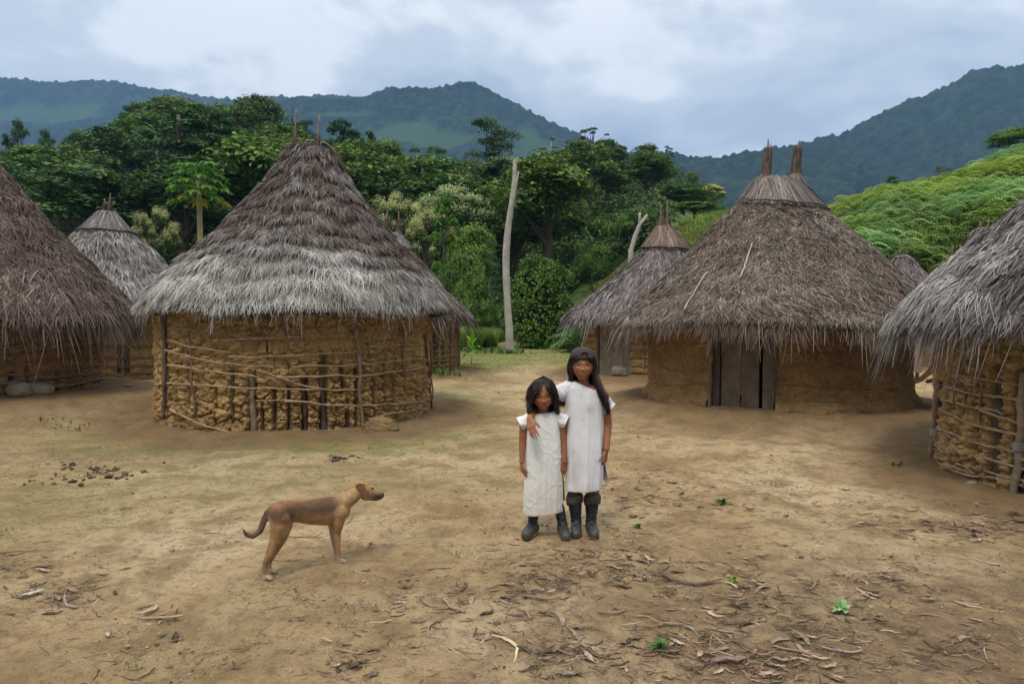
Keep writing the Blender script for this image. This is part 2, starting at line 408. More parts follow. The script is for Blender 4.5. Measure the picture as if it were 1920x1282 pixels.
    L(c, bs.inputs['Base Color'])
    h1 = noise(nt, co, 14, 9, .72); h2 = noise(nt, co, 120, 4, .6)
    hh = math_n(nt, 'ADD', math_n(nt, 'MULTIPLY', h1, .8), math_n(nt, 'MULTIPLY', h2, .25))
    bn = N(nt, 'ShaderNodeBump', Strength=1.0, Distance=.05); L(hh, bn.inputs['Height']); L(bn.outputs[0], bs.inputs['Normal'])
    L(bs.outputs[0], out.inputs[0])
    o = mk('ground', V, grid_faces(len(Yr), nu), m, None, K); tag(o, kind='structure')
build_ground()

# ------------------------------------------------------------------ far mountains
def mountain(pts, Yc, seed, foot, lump=9., amp=5.5, clear=None):
    pts = np.array(pts, float); ur = (pts[:, 0]-960)/1280; zr = 1.5+(590-pts[:, 1])/1280*Yc
    nu = int(min(760, (ur[-1]-ur[0])*Yc/3.6)); u = np.linspace(ur[0], ur[-1], nu)
    s = np.concatenate([np.linspace(0, 1, 200), np.linspace(1.02, 1.35, 24)])
    U, S = np.meshgrid(u, s, indexing='xy')
    Yg = Yc*(foot+(1-foot)*S)
    X = U*Yg
    crest = np.interp(U, ur, zr)-amp*.5
    shp = np.where(S <= 1, (.25*S+.75*S**1.6), 1-(S-1)*1.4)
    gul = fbm(X*.004+seed, Yg*.0012, 0, 4, seed)
    Z = crest*shp*(1+.22*gul*np.clip((1-S)*4, 0, 1)*np.clip(S*3, 0, 1))+crest*.035*fbm(X*.012, Yg*.006, 0, 4, seed+3)*(1-.6*sstep(.9, 1, S))
    f1, f2, idd = voro(X/lump, Yg/lump, seed); g1, g2, gd = voro(X/lump*2.1+5, Yg/lump*2.1, seed+9)
    clr = fbm(X*.006, Yg*.004, 0, 3, seed+5)
    cm = np.zeros_like(Z)
    if clear:
        for (cx, cy, sx, sy) in clear:
            ppx = U*1280+960; ppy = 590-(Z-1.5)/Yg*1280
            cm = np.maximum(cm, np.exp(-((ppx-cx)/sx)**2-((ppy-cy)/sy)**2))
        cm = sstep(.35, .6, cm+clr*.7+.2*fbm(X*.03, Yg*.02, 0, 3, seed+6))
    Z = Z+(1-.85*cm)*(amp*(1-np.minimum(f1*1.25, 1)**2)*(.35+.9*idd**1.5)+amp*.4*(1-np.minimum(g1*1.2, 1)**2))+cm*1.2*g1
    base = np.array([.008, .018, .014]); lite = np.array([.036, .064, .042])
    K = base+(lite-base)*(np.clip(.75*idd**1.3+.35*(gd-.3)+.35*clr, 0, 1))[..., None]
    K = K*(1-cm[..., None])+cm[..., None]*np.array([.045, .085, .042])
    V = np.stack([X, Yg, Z], -1).reshape(-1, 3)
    o = mk('mountain', V, grid_faces(len(s), nu), M_mount, None, K.reshape(-1, 3)); tag(o, kind='structure')
M_mount = mat('mountain_forest', (1, 1, 1), .95, .05, True)
mountain([(-500, 175), (0, 152), (110, 158), (200, 160), (290, 170), (360, 183), (440, 192), (520, 188), (640, 186), (760, 190), (900, 230), (1000, 270)], 1900, 3, .45, 12, 8, clear=[(110, 222, 90, 14)])
mountain([(300, 260), (420, 215), (500, 200), (560, 190), (640, 192), (700, 182), (745, 168), (800, 172), (850, 167), (875, 160), (905, 168), (950, 192), (1000, 218), (1050, 240), (1090, 258), (1150, 290), (1250, 335)], 1400, 11, .4, 10, 7, clear=[(775, 252, 40, 14), (830, 268, 40, 12), (630, 222, 50, 5)])
mountain([(1120, 300), (1200, 292), (1260, 290), (1300, 298), (1340, 302), (1400, 292), (1450, 284), (1530, 280), (1600, 290)], 1000, 21, .4, 9, 6)
mountain([(1380, 330), (1447, 287), (1490, 276), (1530, 266), (1581, 255), (1608, 236), (1655, 215), (1695, 198), (1752, 176), (1782, 156), (1809, 138), (1860, 136), (1920, 134), (2000, 128), (2200, 110), (2500, 120)], 1150, 31, .38, 10, 8)
# ------------------------------------------------------------------ huts
def on_wall(h, px, extra=0.):
    """near-side point where the sight line of photo column px meets the hut's wall circle"""
    u = (px-960)/1280; r = h['rw']+extra
    a = u*u+1; b = -2*(u*h['X']+h['Y']); c = h['X']**2+h['Y']**2-r*r
    disc = b*b-4*a*c
    if disc < 0:
        Y = -b/(2*a); X = u*Y; d = np.array([X-h['X'], Y-h['Y']]); d = d/np.linalg.norm(d)*r; return h['X']+d[0], h['Y']+d[1]
    Y = (-b-math.sqrt(disc))/(2*a); return u*Y, Y
def wpt(h, px, py, extra=0.):
    X, Y = on_wall(h, px, extra); u = (X/Y)*1280+960
    return P(u, py, Y)
MUD = np.array([.36, .235, .103])
def wall(h, root, name, style, top, stakes=(), door=None, res=(700, 100)):
    rg = R(name); nt_, nz = res; rw, X0, Y0, zb = h['rw'], h['X'], h['Y'], h['zb']-.12
    th = np.arange(nt_)*2*math.pi/nt_; z = np.linspace(zb, top, nz); TH, Z = np.meshgrid(th, z)
    s = TH*rw; per = 2*math.pi*rw; zz = Z-h['zb']; sd = zlib.crc32(name.encode()) % 97
    # jittered cells of daub between the stakes and withies
    nx = max(8, round(per/.19)); a = s/per*nx; wv = .25*fbm(np.cos(TH)*4, np.sin(TH)*4, Z*3, 3, sd)
    f1, f2, idd = voro(a+wv, Z/.17+wv*.8, sd, .75); e = (f2-f1)
    g1, g2, gd = voro((a+wv)*2.7+3, Z/.062, sd+1, .9); e2 = g2-g1
    q1, q2, qd = voro((a+wv)*6.5+3, Z/.027, sd+2, .95)
    cx, cy = np.cos(TH), np.sin(TH)
    rough = fbm(cx*14, cy*14, Z*12, 4, sd+3)
    patch = sstep(-.25, .25, fbm(cx*1.7, cy*1.7, Z*1.3, 3, sd+4))
    if style == 'lump':
        low = sstep(top-.55, .1, Z)                       # lower down the daub has dropped off more
        cr = .6+.6*low
        cm_ = sstep(-.35, .35, fbm(cx*6, cy*6, Z*5, 3, sd+7)); rough2 = fbm(cx*34, cy*34, Z*26, 4, sd+13)
        d = .027*cr*sstep(0, .17, e)*(.55+.45*cm_)+.018*sstep(0, .3, e2)*(.3+.7*patch)+.036*rough+.034*rough2+.030*(idd-.5)*cm_+.012*(gd-.5)+.006*(qd-.5)
        d = d-.055*sstep(.09, .0, e)*(.45+.55*cm_)*(.5+.5*low)-.03*sstep(.08, 0, e2)*patch
    elif style == 'rows':
        row = np.abs((Z/.17) % 1-.5)*2
        d = .05*sstep(1, .55, row)+.012*sstep(0, .2, e2)+.03*rough+.012*(idd-.5)
    elif style == 'smooth':
        d = .020*rough+.014*sstep(0, .07, e)*patch+.009*sstep(0, .10, e2)*patch+.018*fbm(cx*34, cy*34, Z*26, 4, sd+13)+.02*fbm(cx*4, cy*4, Z*3, 3, sd+8)
        d = d+sstep(.26, .0, zz+.05*rough)*.07+sstep(.16, .1, zz+.08*rough)*.03+sstep(.2, .0, zz)*.03*gd
    else:
        d = .022*sstep(0, .18, e)+.010*sstep(0, .2, e2)*patch+.022*rough+.01*(idd-.5)
    gap = np.zeros_like(d)
    for st in stakes:                                      # px, py top, py bottom, half width m, colour
        X, Y = on_wall(h, st[0]); t0 = math.atan2(Y-Y0, X-X0); zt = P((X/Y)*1280+960, st[1], Y)[2]; zl = P((X/Y)*1280+960, st[2], Y)[2]
        ds = np.abs((TH-t0+math.pi) % (2*math.pi)-math.pi)*rw
        ds = np.abs(ds+.012*rough*1.5)
        g = sstep(st[3]*2.1, st[3]*1.1, ds+.018*np.abs(rough))*sstep(zl-.06, zl+.02, Z)*sstep(zt+.05, zt-.03, Z+.06*rough)
        gap = np.maximum(gap, g)
    d = d-gap*.14
    Rr = rw-.02+d
    V = np.stack([X0+Rr*cx, Y0+Rr*cy, Z], -1).reshape(-1, 3)
    base = MUD*(1+.16*fbm(cx*5, cy*5, Z*5, 3, sd+5)[..., None]+.14*(idd-.5)[..., None]+.12*(gd-.5)[..., None])
    dry = sstep(.1, .6, fbm(cx*2, cy*2, Z*2, 2, sd+6))[..., None]
    base = base*(1-.25*dry)+np.array([.46, .33, .17])*.25*dry
    if style == 'smooth': base = base*np.array([.84, .80, .80])
    if style in ('mid',): base = base*np.array([.84, .8, .8])
    soil = (sstep(.22, .0, zz+.1*rough)*.5)[..., None]; base = base*(1-soil)+np.array([.22, .145, .075])*soil
    F = grid_faces(nz, nt_, True)
    if door:
        x1, x2, ztop = door; a1 = math.atan2(*(np.array(on_wall(h, x1))[::-1]-[Y0, X0])); a2 = math.atan2(*(np.array(on_wall(h, x2))[::-1]-[Y0, X0]))
        fc = V[F].mean(1); ft = np.arctan2(fc[:, 1]-Y0, fc[:, 0]-X0)
        lo, hi = min(a1, a2), max(a1, a2)
        if hi-lo < math.pi: F = F[~((ft > lo) & (ft < hi) & (fc[:, 2] < ztop))]
    w = mk('mud_wall', V, F, M_mud, root, np.clip(base.reshape(-1, 3), .02, 1))
    for st in stakes:
        X, Y = on_wall(h, st[0]); t0 = math.atan2(Y-Y0, X-X0); pxx = (X/Y)*1280+960
        zt = min(P(pxx, st[1], Y)[2]+.08, top); zl = P(pxx, st[2], Y)[2]-.06; k = 14
        zs = np.linspace(zl, zt, k); rr = rw-.078+.006*rg.normal(size=k); tt = t0+.006*np.cumsum(rg.normal(size=k))/rw
        pts = np.stack([X0+rr*np.cos(tt), Y0+rr*np.sin(tt), zs], -1)
        v, f = tube(pts, st[3]*(1.25+.15*rg.normal(size=k)), 9)
        colr = np.array([.095, .075, .055]) if len(st) < 5 else np.array(st[4]); colr = colr*(1+.3*fbm(v[:, 0]*30, v[:, 1]*30, v[:, 2]*8, 3, 2))[:, None]
        mk('wall_stake', v, f, M_stick, w, colr)
def stick(root, pts, r, col=(.22, .16, .10), name='hoop_stick', sides=7, wob=.006, n=None):
    pts = np.asarray(pts, float); L = np.linalg.norm(np.diff(pts, axis=0), axis=1); cl = np.concatenate([[0], np.cumsum(L)])
    n = n or max(6, int(cl[-1]/.07)); t = np.linspace(0, cl[-1], n)
    # smooth interpolation
    q = np.stack([np.interp(t, cl, pts[:, i]) for i in range(3)], -1)
    for _ in range(3 if len(pts) > 2 else 0): q[1:-1] = .25*q[:-2]+.5*q[1:-1]+.25*q[2:]
    rg = R(str(pts[0])+name); nz = rg.normal(size=(n, 3)); nz = (nz+np.roll(nz, 1, 0)+np.roll(nz, 2, 0)); q = q+nz*wob*.6
    rad = r*(1+.12*rg.normal(size=n))*np.linspace(1.05, .8, n)
    v, f = tube(q, np.maximum(rad, r*.5), sides)
    c = np.array(col)*(1+.3*fbm(v[:, 0]*20, v[:, 1]*20, v[:, 2]*20, 3, 4))[:, None]
    return mk(name, v, f, M_stick, root, np.clip(c, .01, 1))
def hoops(h, root, lists, r=.013, col=(.30, .215, .135), extra=.048):
    for pl in lists:
        rr = r
        if len(pl[0]) == 1: rr = pl[0][0]*1.1; pl = pl[1:]
        pts = []
        for (a, b) in zip(pl[:-1], pl[1:]):
            for k in np.linspace(0, 1, 5)[:-1]: pts.append(wpt(h, a[0]+(b[0]-a[0])*k, a[1]+(b[1]-a[1])*k, extra))
        pts.append(wpt(h, *pl[-1], extra)); stick(root, pts, rr, col)
def posts(h, root, lst, extra=.05):
    for (x1, y1, x2, y2, r, *c) in lst:
        a, b = wpt(h, x1, y1, extra), wpt(h, x2, y2, extra)
        b = b+(b-a)/np.linalg.norm(b-a)*.08
        stick(root, [a, (a+b)/2+[.008, 0, 0], b], r, c[0] if c else (.16, .115, .08), 'wall_post', 9, .007)

PROF_ML = [(.08, 4.07), (.18, 4.0), (.48, 3.55), (.72, 3.25), (.96, 2.98), (1.30, 2.58), (1.74, 2.20), (2.04, 1.86), (2.23, 1.56)]
PROF_MR = [(.05, 3.70), (.18, 3.64), (.29, 3.50), (.47, 3.33), (.73, 3.10), (.97, 2.90), (1.42, 2.45), (1.90, 1.99), (2.32, 1.60), (2.62, 1.38)]
def roof(h, root, name, prof, n, courses=9, messy=.2, light=(.34, .31, .30), dark=(.075, .058, .050), brown=(.17, .12, .095),
         pale=None, width=.020, length=.36, droop=.1, fringe=900, ridge=.14, frl=.28, step=.055, gaps=0., fan=None, lean=0., off=0.):
    rg = R(name); X0, Y0 = h['X']+off, h['Y']; pr = np.array(prof, float)
    seg = np.concatenate([[0], np.cumsum(np.hypot(*np.diff(pr, axis=0).T))]); Ltot = seg[-1]; T = seg/Ltot
    sd = zlib.crc32(name.encode()) % 89
    def surf(th, t):
        t = np.clip(t, 0, 1.3)
        r = np.interp(t, T, pr[:, 0]); z = np.interp(t, T, pr[:, 1])
        ex = np.maximum(t-1, 0)*Ltot; r = r+ex*.3; z = z-ex*.9
        rd = ridge*np.exp(-t*5.5)
        wob = fbm(np.cos(th)*1.6, np.sin(th)*1.6, t*3, 3, sd)*(.02+.085*t)+fbm(np.cos(th)*5, np.sin(th)*5, t*9, 2, sd+1)*.025*np.minimum(t*3, 1)
        z = z+wob
        c, s_ = np.cos(th), np.sin(th)
        return np.stack([X0+lean*np.clip(1-t, 0, 1)+(r+rd)*c, Y0+r*s_, z], -1)
    def frame(th, t):
        p = surf(th, t); dn = unit(surf(th, t+.02)-surf(th, t-.02+0*t)); ti = unit(np.stack([-np.sin(th), np.cos(th), 0*th], -1))
        nm = unit(np.cross(ti, dn)); nm = np.where(nm[..., 2:3] < 0, -nm, nm); return p, dn, ti, nm
    def cph(th, t):                    # position within the course, wavy bands
        q = t*courses+.9*fbm(np.cos(th)*1.4, np.sin(th)*1.4, t*1.5, 3, sd+5)+.6*fbm(np.cos(th)*5, np.sin(th)*5, t*6, 3, sd+6)
        return q-np.floor(q), np.floor(q)
    mb = MB()
    # body
    nth, ntt = 160, 70
    th = np.arange(nth)*2*math.pi/nth; t = np.linspace(0, 1.0, ntt); TH, TT = np.meshgrid(th, t)
    p, dn, ti, nm = frame(TH, TT); ph, _ = cph(TH, TT)
    V = p+nm*(ph[..., None]*step*(TT[..., None] > .06)*.9-.02)
    mb.add(V.reshape(-1, 3), grid_faces(ntt, nth, True), np.array(dark)*.9)
    inn = p-nm*.10; inn = inn[10:]; mb.add(inn.reshape(-1, 3), grid_faces(ntt-10, nth, True), np.array(dark)*.7)
    # closing ring at the eaves and cap on top
    ring = np.stack([V[-1], inn[-1]]); mb.add(ring.reshape(-1, 3), grid_faces(2, nth, True), np.array(dark)*.8)
    v, f = ellipsoid((X0, Y0, pr[0, 1]-.05), (ridge+.14, .14, .10), 8, 16); mb.add(v, f, dark)
    # strands
    tt = np.sqrt(rg.uniform(.0006, 1.0, n))*1.01; th = rg.uniform(0, 2*math.pi, n)
    L = length*rg.uniform(.45, 1.25, n)*(.7+.5*tt); tt = np.maximum(tt-L/Ltot*.8, .002)
    ph, ci = cph(th, tt)
    # tips gather at course edges
    ang = rg.normal(size=n)*messy+.25*messy*np.sign(rg.normal(size=n))
    if fan is not None: ang = ang+fan*fbm(np.cos(th)*3, np.sin(th)*3, tt*6, 2, sd+12)
    def ribbon(th, tt, L, ang, lift0, lift1, dr, wd, col, curl):
        p, dn, ti, nm = frame(th, tt)
        d = unit(dn*np.cos(ang)[:, None]+ti*np.sin(ang)[:, None])
        wv = np.cross(d, nm); roll = rg.normal(size=len(th))*.6
        wv = wv*np.cos(roll)[:, None]+nm*np.sin(roll)[:, None]
        P0 = p+nm*lift0[:, None]
        P1 = p+d*(L*.5)[:, None]+nm*((lift0+lift1)/2+.012)[:, None]+ti*(curl*.5*L)[:, None]
        P2 = p+d*L[:, None]+nm*lift1[:, None]+ti*(curl*1.5*L)[:, None]
        P1[:, 2] -= dr*L*.18; P2[:, 2] -= dr*L
        w = (wd/2)[:, None]
        V = np.stack([P0-wv*w, P0+wv*w, P1+wv*w*.9, P1-wv*w*.9, P2+wv*w*.25, P2-wv*w*.25], 1).reshape(-1, 3)
        i = np.arange(len(th))[:, None]*6
        F = np.concatenate([i+[0, 1, 2, 3], i+[3, 2, 4, 5]])
        mb.add(V, F, np.repeat(col, 6, 0))
    def colour(th, t, ph, m):
        k = rg.beta(1.1, 1.9, m); big = fbm(np.cos(th)*2.2, np.sin(th)*2.2, t*5, 4, sd+9); streak = fbm(np.cos(th)*14, np.sin(th)*14, t*18, 2, sd+10)
        k = np.clip(k+.30*big+.32*streak+.16*(ph-.5), 0, 1)
        c = np.array(dark)*(1-k[:, None])+np.array(light)*k[:, None]
        b = np.clip(rg.normal(.35, .3, m)-.5*big, 0, 1)[:, None]; c = c*(1-b)+np.array(brown)*(.5+k[:, None])*b
        if pale is not None:
            w = np.clip(pale(th, t)+.55*big*1.4+.35*streak-.05, 0, 1)*rg.uniform(.2, 1., m); c = c*(1-w[:, None])+np.array([.66, .66, .62])*w[:, None]
        return np.clip(c, .015, .8)
    lift0 = ph*step*.8-.01; lift1 = lift0+.012+rg.uniform(0, .035, n)*(1+messy)
    ribbon(th, tt, L, ang, lift0, lift1, droop*np.ones(n), width*rg.uniform(.5, 1.4, n), colour(th, tt, ph, n), rg.normal(size=n)*messy*.5)
    # eave fringe: thick overhanging layer, combed down
    m = fringe
    th = rg.uniform(0, 2*math.pi, m); dens = fbm(np.cos(th)*6, np.sin(th)*6, 0, 3, sd+15)
    keep = dens+rg.uniform(-.6, .6, m) > gaps-.35; th = th[keep]; m = len(th)
    tt = rg.uniform(.88, .985, m); ph, _ = cph(th, tt)
    L = frl*rg.gamma(5, .2, m)*(1+.7*fbm(np.cos(th)*9, np.sin(th)*9, 1, 2, sd+16))
    ribbon(th, tt, L, rg.normal(size=m)*messy*.8, rg.uniform(-.09, .04, m), rg.uniform(-.08, .02, m), rg.uniform(.25, 1., m)*(.5+droop*2), width*rg.uniform(.4, 1.1, m), colour(th, tt, ph, m), rg.normal(size=m)*.12)
    return mkb('thatched_roof', mb, M_thatch, root, smooth=False), surf, frame
def horn(rf, p0, p1, r0, r1, col=(.085, .06, .05), n=260, tipx=None, pole=None, name='thatch_horn'):
    rg = R(str(p0)); p0, p1 = np.array(p0), np.array(p1); mb = MB(); d = p1-p0; L = np.linalg.norm(d); d = d/L
    k = 9; ts = np.linspace(0, 1, k); pts = p0+ts[:, None]*d*L
    rad = np.interp(ts, [0, .25, .7, 1], [r0, r0*.72, r0*.6, r1]); v, f = tube(pts, rad, 14); mb.add(v, f, np.array(col)*(1+.4*fbm(v[:, 0]*20, v[:, 1]*20, v[:, 2]*60, 2, 3))[:, None])
    # bound turns and loose strands
    for q in np.arange(.08, .92, .045):
        c = p0+q*d*L; rr = np.interp(q, ts, rad)+.004; a = np.linspace(0, 2*math.pi, 15)
        v, f = tube(np.stack([c[0]+rr*np.cos(a), c[1]+rr*np.sin(a), c[2]+.012*np.sin(a+q*9)], -1), .006, 4, False); mb.add(v, f, np.array(col)*rg.uniform(.8, 2.2))
    a = rg.uniform(0, 2*math.pi, n); q = rg.uniform(-.1, .9, n); rr = np.interp(q, ts, rad)+.004
    c = p0+q[:, None]*d*L; o = np.stack([np.cos(a), np.sin(a), 0*a], -1); st = c+o*rr[:, None]
    up = rg.uniform(.05, .16, n)*np.where(q > .6, 1, rg.choice([-1, 1], n)); en = st+d*up[:, None]+o*rg.uniform(0, .03, n)[:, None]
    w = np.cross(o, d)*.006; V = np.stack([st-w, st+w, en+w*.3, en-w*.3], 1).reshape(-1, 3); i = np.arange(n)[:, None]*4
    cc = np.array(col)*rg.uniform(.7, 3.2, n)[:, None]; mb.add(V, i+[0, 1, 2, 3], np.repeat(cc, 4, 0))
    # skirt where the horn grows out of the thatch
    a = rg.uniform(0, 2*math.pi, n*2); o = np.stack([np.cos(a), np.sin(a), 0*a], -1); st = p0+d*rg.uniform(-.02, .10, n*2)[:, None]+o*r0*.85
    en = p0-d*(r0*rg.uniform(1.5, 5.2, n*2))[:, None]+o*(r0*(1.1+rg.uniform(.3, 2.0, n*2)))[:, None]; w = np.cross(o, d)*.011
    V = np.stack([st-w*.6, st+w*.6, en+w, en-w], 1).reshape(-1, 3); i = np.arange(n*2)[:, None]*4
    cc = np.array([.15, .12, .105])*rg.uniform(.4, 2.3, n*2)[:, None]; mb.add(V, i+[0, 1, 2, 3], np.repeat(cc, 4, 0))
    o_ = mkb(name, mb, M_thatch, rf, smooth=False)
    if pole is not None:
        q = p1+(np.array(pole)-p1)*.5; stick(rf, [p1-d*.15, q, np.array(pole)], .016 if r1 > .02 else .012, (.25, .16, .11), 'pole_tip', 8, .003)
    return o_
def band(rf, frame, t, tilt=0., ph0=0., r=.022, name='binding_rope', col=(.05, .045, .04), lift=.07):
    a = np.linspace(0, 2*math.pi, 61); tt = t+tilt*np.cos(a-ph0)+.004*np.sin(a*7); p, dn, ti, nm = frame(a, tt)
    v, f = tube(p+nm*lift, r, 6, False); return mk(name, v, f, M_stick, rf, col)
def capping(rf, h, name, frame, t1, n, tilt=0., ph0=0., light=(.36, .33, .32), dark=(.09, .07, .06), lift=.05):
    """the separate bound cap of long strands above the rope"""
    rg = R(name+'cap'); th = rg.uniform(0, 2*math.pi, n); t0 = rg.uniform(.0, .75, n)*t1; tend = (t1+tilt*np.cos(th-ph0))*rg.uniform(.8, 1.12, n)
    p, dn, ti, nm = frame(th, t0); q, dn2, ti2, nm2 = frame(th+rg.normal(size=n)*.15, tend); w = ti*.009*rg.uniform(.4, 1.2, n)[:, None]
    l0 = (lift+rg.uniform(0, .03, n))[:, None]; mid = (p+q)/2+nm*(l0+.01)
    V = np.stack([p+nm*l0-w, p+nm*l0+w, mid+w, mid-w, q+nm2*l0+w*.4, q+nm2*l0-w*.4], 1).reshape(-1, 3); i = np.arange(n)[:, None]*6
    k = rg.beta(1.3, 1.6, n)[:, None]; c = np.array(dark)*(1-k)+np.array(light)*k
    mk('thatch_cap', V, [np.concatenate([i+[0, 1, 2, 3], i+[3, 2, 4, 5]])], M_thatch, rf, np.repeat(c, 6, 0), False)
def scaled(prof, kz, zb, kr=1.):
    p = np.array(prof); return [(r*kr, zb+(z-1.5)*kz) for r, z in p]
GRP = 'round thatched mud huts of the village'
def hut(key, label):
    h = HUTS[key]; return h, thing('thatched_hut', label, 'hut', (h['X'], h['Y'], h['zb']), GRP)
def planks(root, h, xs, ztop, zbot, name='door', inset=.05, col=(.16, .125, .09), groups=None):
    """door boards set on the chord between photo columns xs[0] and xs[-1]"""
    A = np.array(on_wall(h, xs[0])); B = np.array(on_wall(h, xs[-1])); n = np.array([h['X'], h['Y']])-(A+B)/2; n = n/np.linalg.norm(n)
    return A+n*inset, B+n*inset, n
def box8(a, b, n, z0, z1, thick):
    """upright board from ground-plan point a to b"""
    a, b, n = np.array(a), np.array(b), np.array(n)
    k = 7; V = []; 
    for s_ in (0, 1):
        for z in np.linspace(z0, z1, k):
            for q in (a, b): V.append([*(q+n*thick*s_), z])
    V = np.array(V); F = []
    for s_ in (0, 1):
        for i in range(k-1):
            o = s_*2*k+i*2; F.append([o, o+1, o+3, o+2] if s_ == 0 else [o, o+2, o+3, o+1])
    for i in range(k-1):
        for c in (0, 1): o = i*2+c; F.append([o, o+2, o+2+2*k, o+2*k])
    F.append([0, 2*k, 2*k+1, 1]); o = 2*k-2; F.append([o, o+1, o+1+2*k, o+2*k])
    return V, [np.array(F)]

def build_huts():
    # ---- the near hut on the left, broad roof with pale weathered eaves
    h, root = hut('ML', 'big round hut left of centre, cracked ochre mud wall, tall grey thatch with pale eaves')
    Z = lambda py, px=561: wpt(h, px, py)[2]
    stakes = [(512, 735, 812, .018), (540, 728, 812, .016, (.17, .13, .09)), (570, 712, 814, .026), (606, 668, 808, .034), (641, 685, 735, .02), (651, 775, 812, .022), (667, 690, 800, .018, (.16, .12, .09)),
              (701, 715, 776, .018), (720, 682, 752, .02), (738, 692, 762, .02), (758, 692, 770, .016), (780, 700, 760, .018), (793, 690, 745, .014), (352, 690, 764, .02), (364, 730, 780, .014), (402, 735, 790, .012),
              (432, 700, 788, .018), (470, 710, 812, .036, (.22, .17, .115)), (489, 760, 812, .012), (330, 700, 760, .014), (500, 640, 670, .008), (690, 635, 668, .008)]
    wall(h, root, 'ML', 'lump', 1.78, stakes, res=(1250, 150))
    hoops(h, root, [
        [(.007,), (313, 613), (400, 625), (480, 633), (560, 632), (665, 629)], [(313, 636), (350, 649), (430, 660)], [(.012,), (400, 640), (470, 636), (560, 630)],
        [(.011,), (312, 657), (370, 674), (440, 684), (480, 686)], [(430, 669), (520, 668), (600, 664), (672, 659)], [(545, 687), (610, 686), (672, 684), (740, 678), (790, 671)],
        [(.013,), (312, 684), (400, 697), (480, 705)], [(.013,), (502, 707), (600, 706), (672, 705), (740, 697), (798, 688)], [(313, 719), (400, 724), (480, 728), (570, 729), (672, 731)],
        [(.012,), (480, 694), (520, 705), (560, 722), (600, 728)], [(533, 753), (600, 758), (672, 761), (740, 757), (790, 752)], [(.010,), (690, 785), (740, 774), (796, 765)],
        [(.007,), (680, 650), (740, 648), (795, 646)], [(.014,), (318, 768), (360, 790), (420, 808), (480, 824)], [(480, 687), (515, 687)], [(.009,), (690, 651), (725, 649)], [(.008,), (480, 751), (540, 748), (560, 752)]])
    posts(h, root, [(306, 578, 306, 776, .034, (.12, .085, .065)), (669, 612, 679, 796, .026, (.2, .145, .105)), (755, 610, 758, 700, .014), (798, 628, 816, 764, .022), (354, 622, 364, 775, .013), (806, 640, 812, 745, .014)])
    pale = lambda th, t: .95*sstep(.52, .93, t)*sstep(.55, -.6, np.sin(th))-.1
    rf, sf, fr = roof(h, root, 'ML', PROF_ML, 105000, 10, .24, pale=pale, lean=.12, off=.08, droop=.10, fringe=9000, frl=.10, ridge=.15, light=(.345, .305, .285), dark=(.042, .031, .028), brown=(.15, .105, .08), width=.0095, length=.21, step=.10)
    a = P(553, 272, 10.5); horn(rf, a+[0, 0, -.08], P(553, 262, 10.5), .055, .03, n=120, pole=P(555, 205, 10.5)); a = P(594, 278, 10.5); horn(rf, a+[0, 0, -.08], P(595, 262, 10.5), .055, .03, n=120, pole=P(598, 216, 10.5))
    # ---- the near hut on the right with the plank door
    h, root = hut('MR', 'big round hut right of centre with plank door and two thick thatch horns on top')
    dz = P(1397, 628, 9.3)[2]
    wall(h, root, 'MR', 'smooth', 1.75, (), (1331, 1455, 1.45), res=(1000, 130))
    A, B, n = planks(root, h, (1331, 1455), 0, 0)
    zb = .17
    def along(px): f = (px-1331)/(1455-1331); return A+(B-A)*f
    rg = R('door')
    fr_ = MB()
    for (x1, x2, c) in ((1334, 1351, .07), (1441, 1454, .12)):
        v, f = box8(along(x1), along(x2), -n, zb-.05, 1.5, .05); fr_.add(v, f, np.array([1.15, .9, .72])*c)
    v, f = box8(along(1334), along(1454), -n, 1.45, 1.55, .06); fr_.add(v, f, (.08, .06, .045))
    mkb('door_frame', fr_, M_plank, root, False)
    d = MB()
    for (x1, x2, c) in ((1352.5, 1390, 1.), (1390.6, 1424, .92)):
        v, f = box8(along(x1)+n*.03, along(x2)+n*.03, -n, zb, 1.46, .035); d.add(v, f, np.array([.175, .13, .09])*c)
    door = mkb('door', d, M_plank, root, False)
    v, f = box8(along(1432), along(1440.5), -n, zb, 1.46, .04); mk('door_board', v, f, M_plank, root, (.15, .125, .085), False)
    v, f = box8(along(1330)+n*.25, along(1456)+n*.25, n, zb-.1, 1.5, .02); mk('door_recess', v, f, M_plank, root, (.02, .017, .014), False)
    v, f = tube([[*(along(1391)-n*.02), .36], [*(along(1390)-n*.025), .26]], .008, 6); mk('door_latch', v, f, M_stick, door, (.03, .02, .015))
    v, f = tube([[*(along(1417)-n*.02), 1.1], [*(along(1417.5)-n*.03), 1.06]], .014, 8); mk('door_knob', v, f, M_stick, door, (.03, .02, .015))
    v, f = box8(along(1338)-n*.12, along(1470)-n*.12, n, zb-.03, zb+.02, .16); mk('threshold', v, f, M_plank, root, (.24, .18, .12), False)
    hoops(h, root, [[(.008,), (1215, 676), (1250, 692), (1300, 698), (1325, 690)], [(.009,), (1213, 708), (1260, 721), (1325, 716)], [(.008,), (1216, 728), (1290, 745), (1328, 742)], [(.007,), (1260, 650), (1325, 644)],
                    [(.009,), (1452, 685), (1514, 687), (1640, 688), (1688, 680)], [(.009,), (1452, 716), (1560, 724), (1640, 726), (1688, 721)], [(.007,), (1500, 748), (1600, 756), (1680, 742)], [(.007,), (1470, 660), (1600, 664), (1680, 655)]], extra=.012, col=(.26, .185, .10))
    posts(h, root, [(1333, 630, 1330, 772, .034, (.19, .135, .09)), (1455, 630, 1447, 776, .026, (.13, .1, .075))], extra=.03)
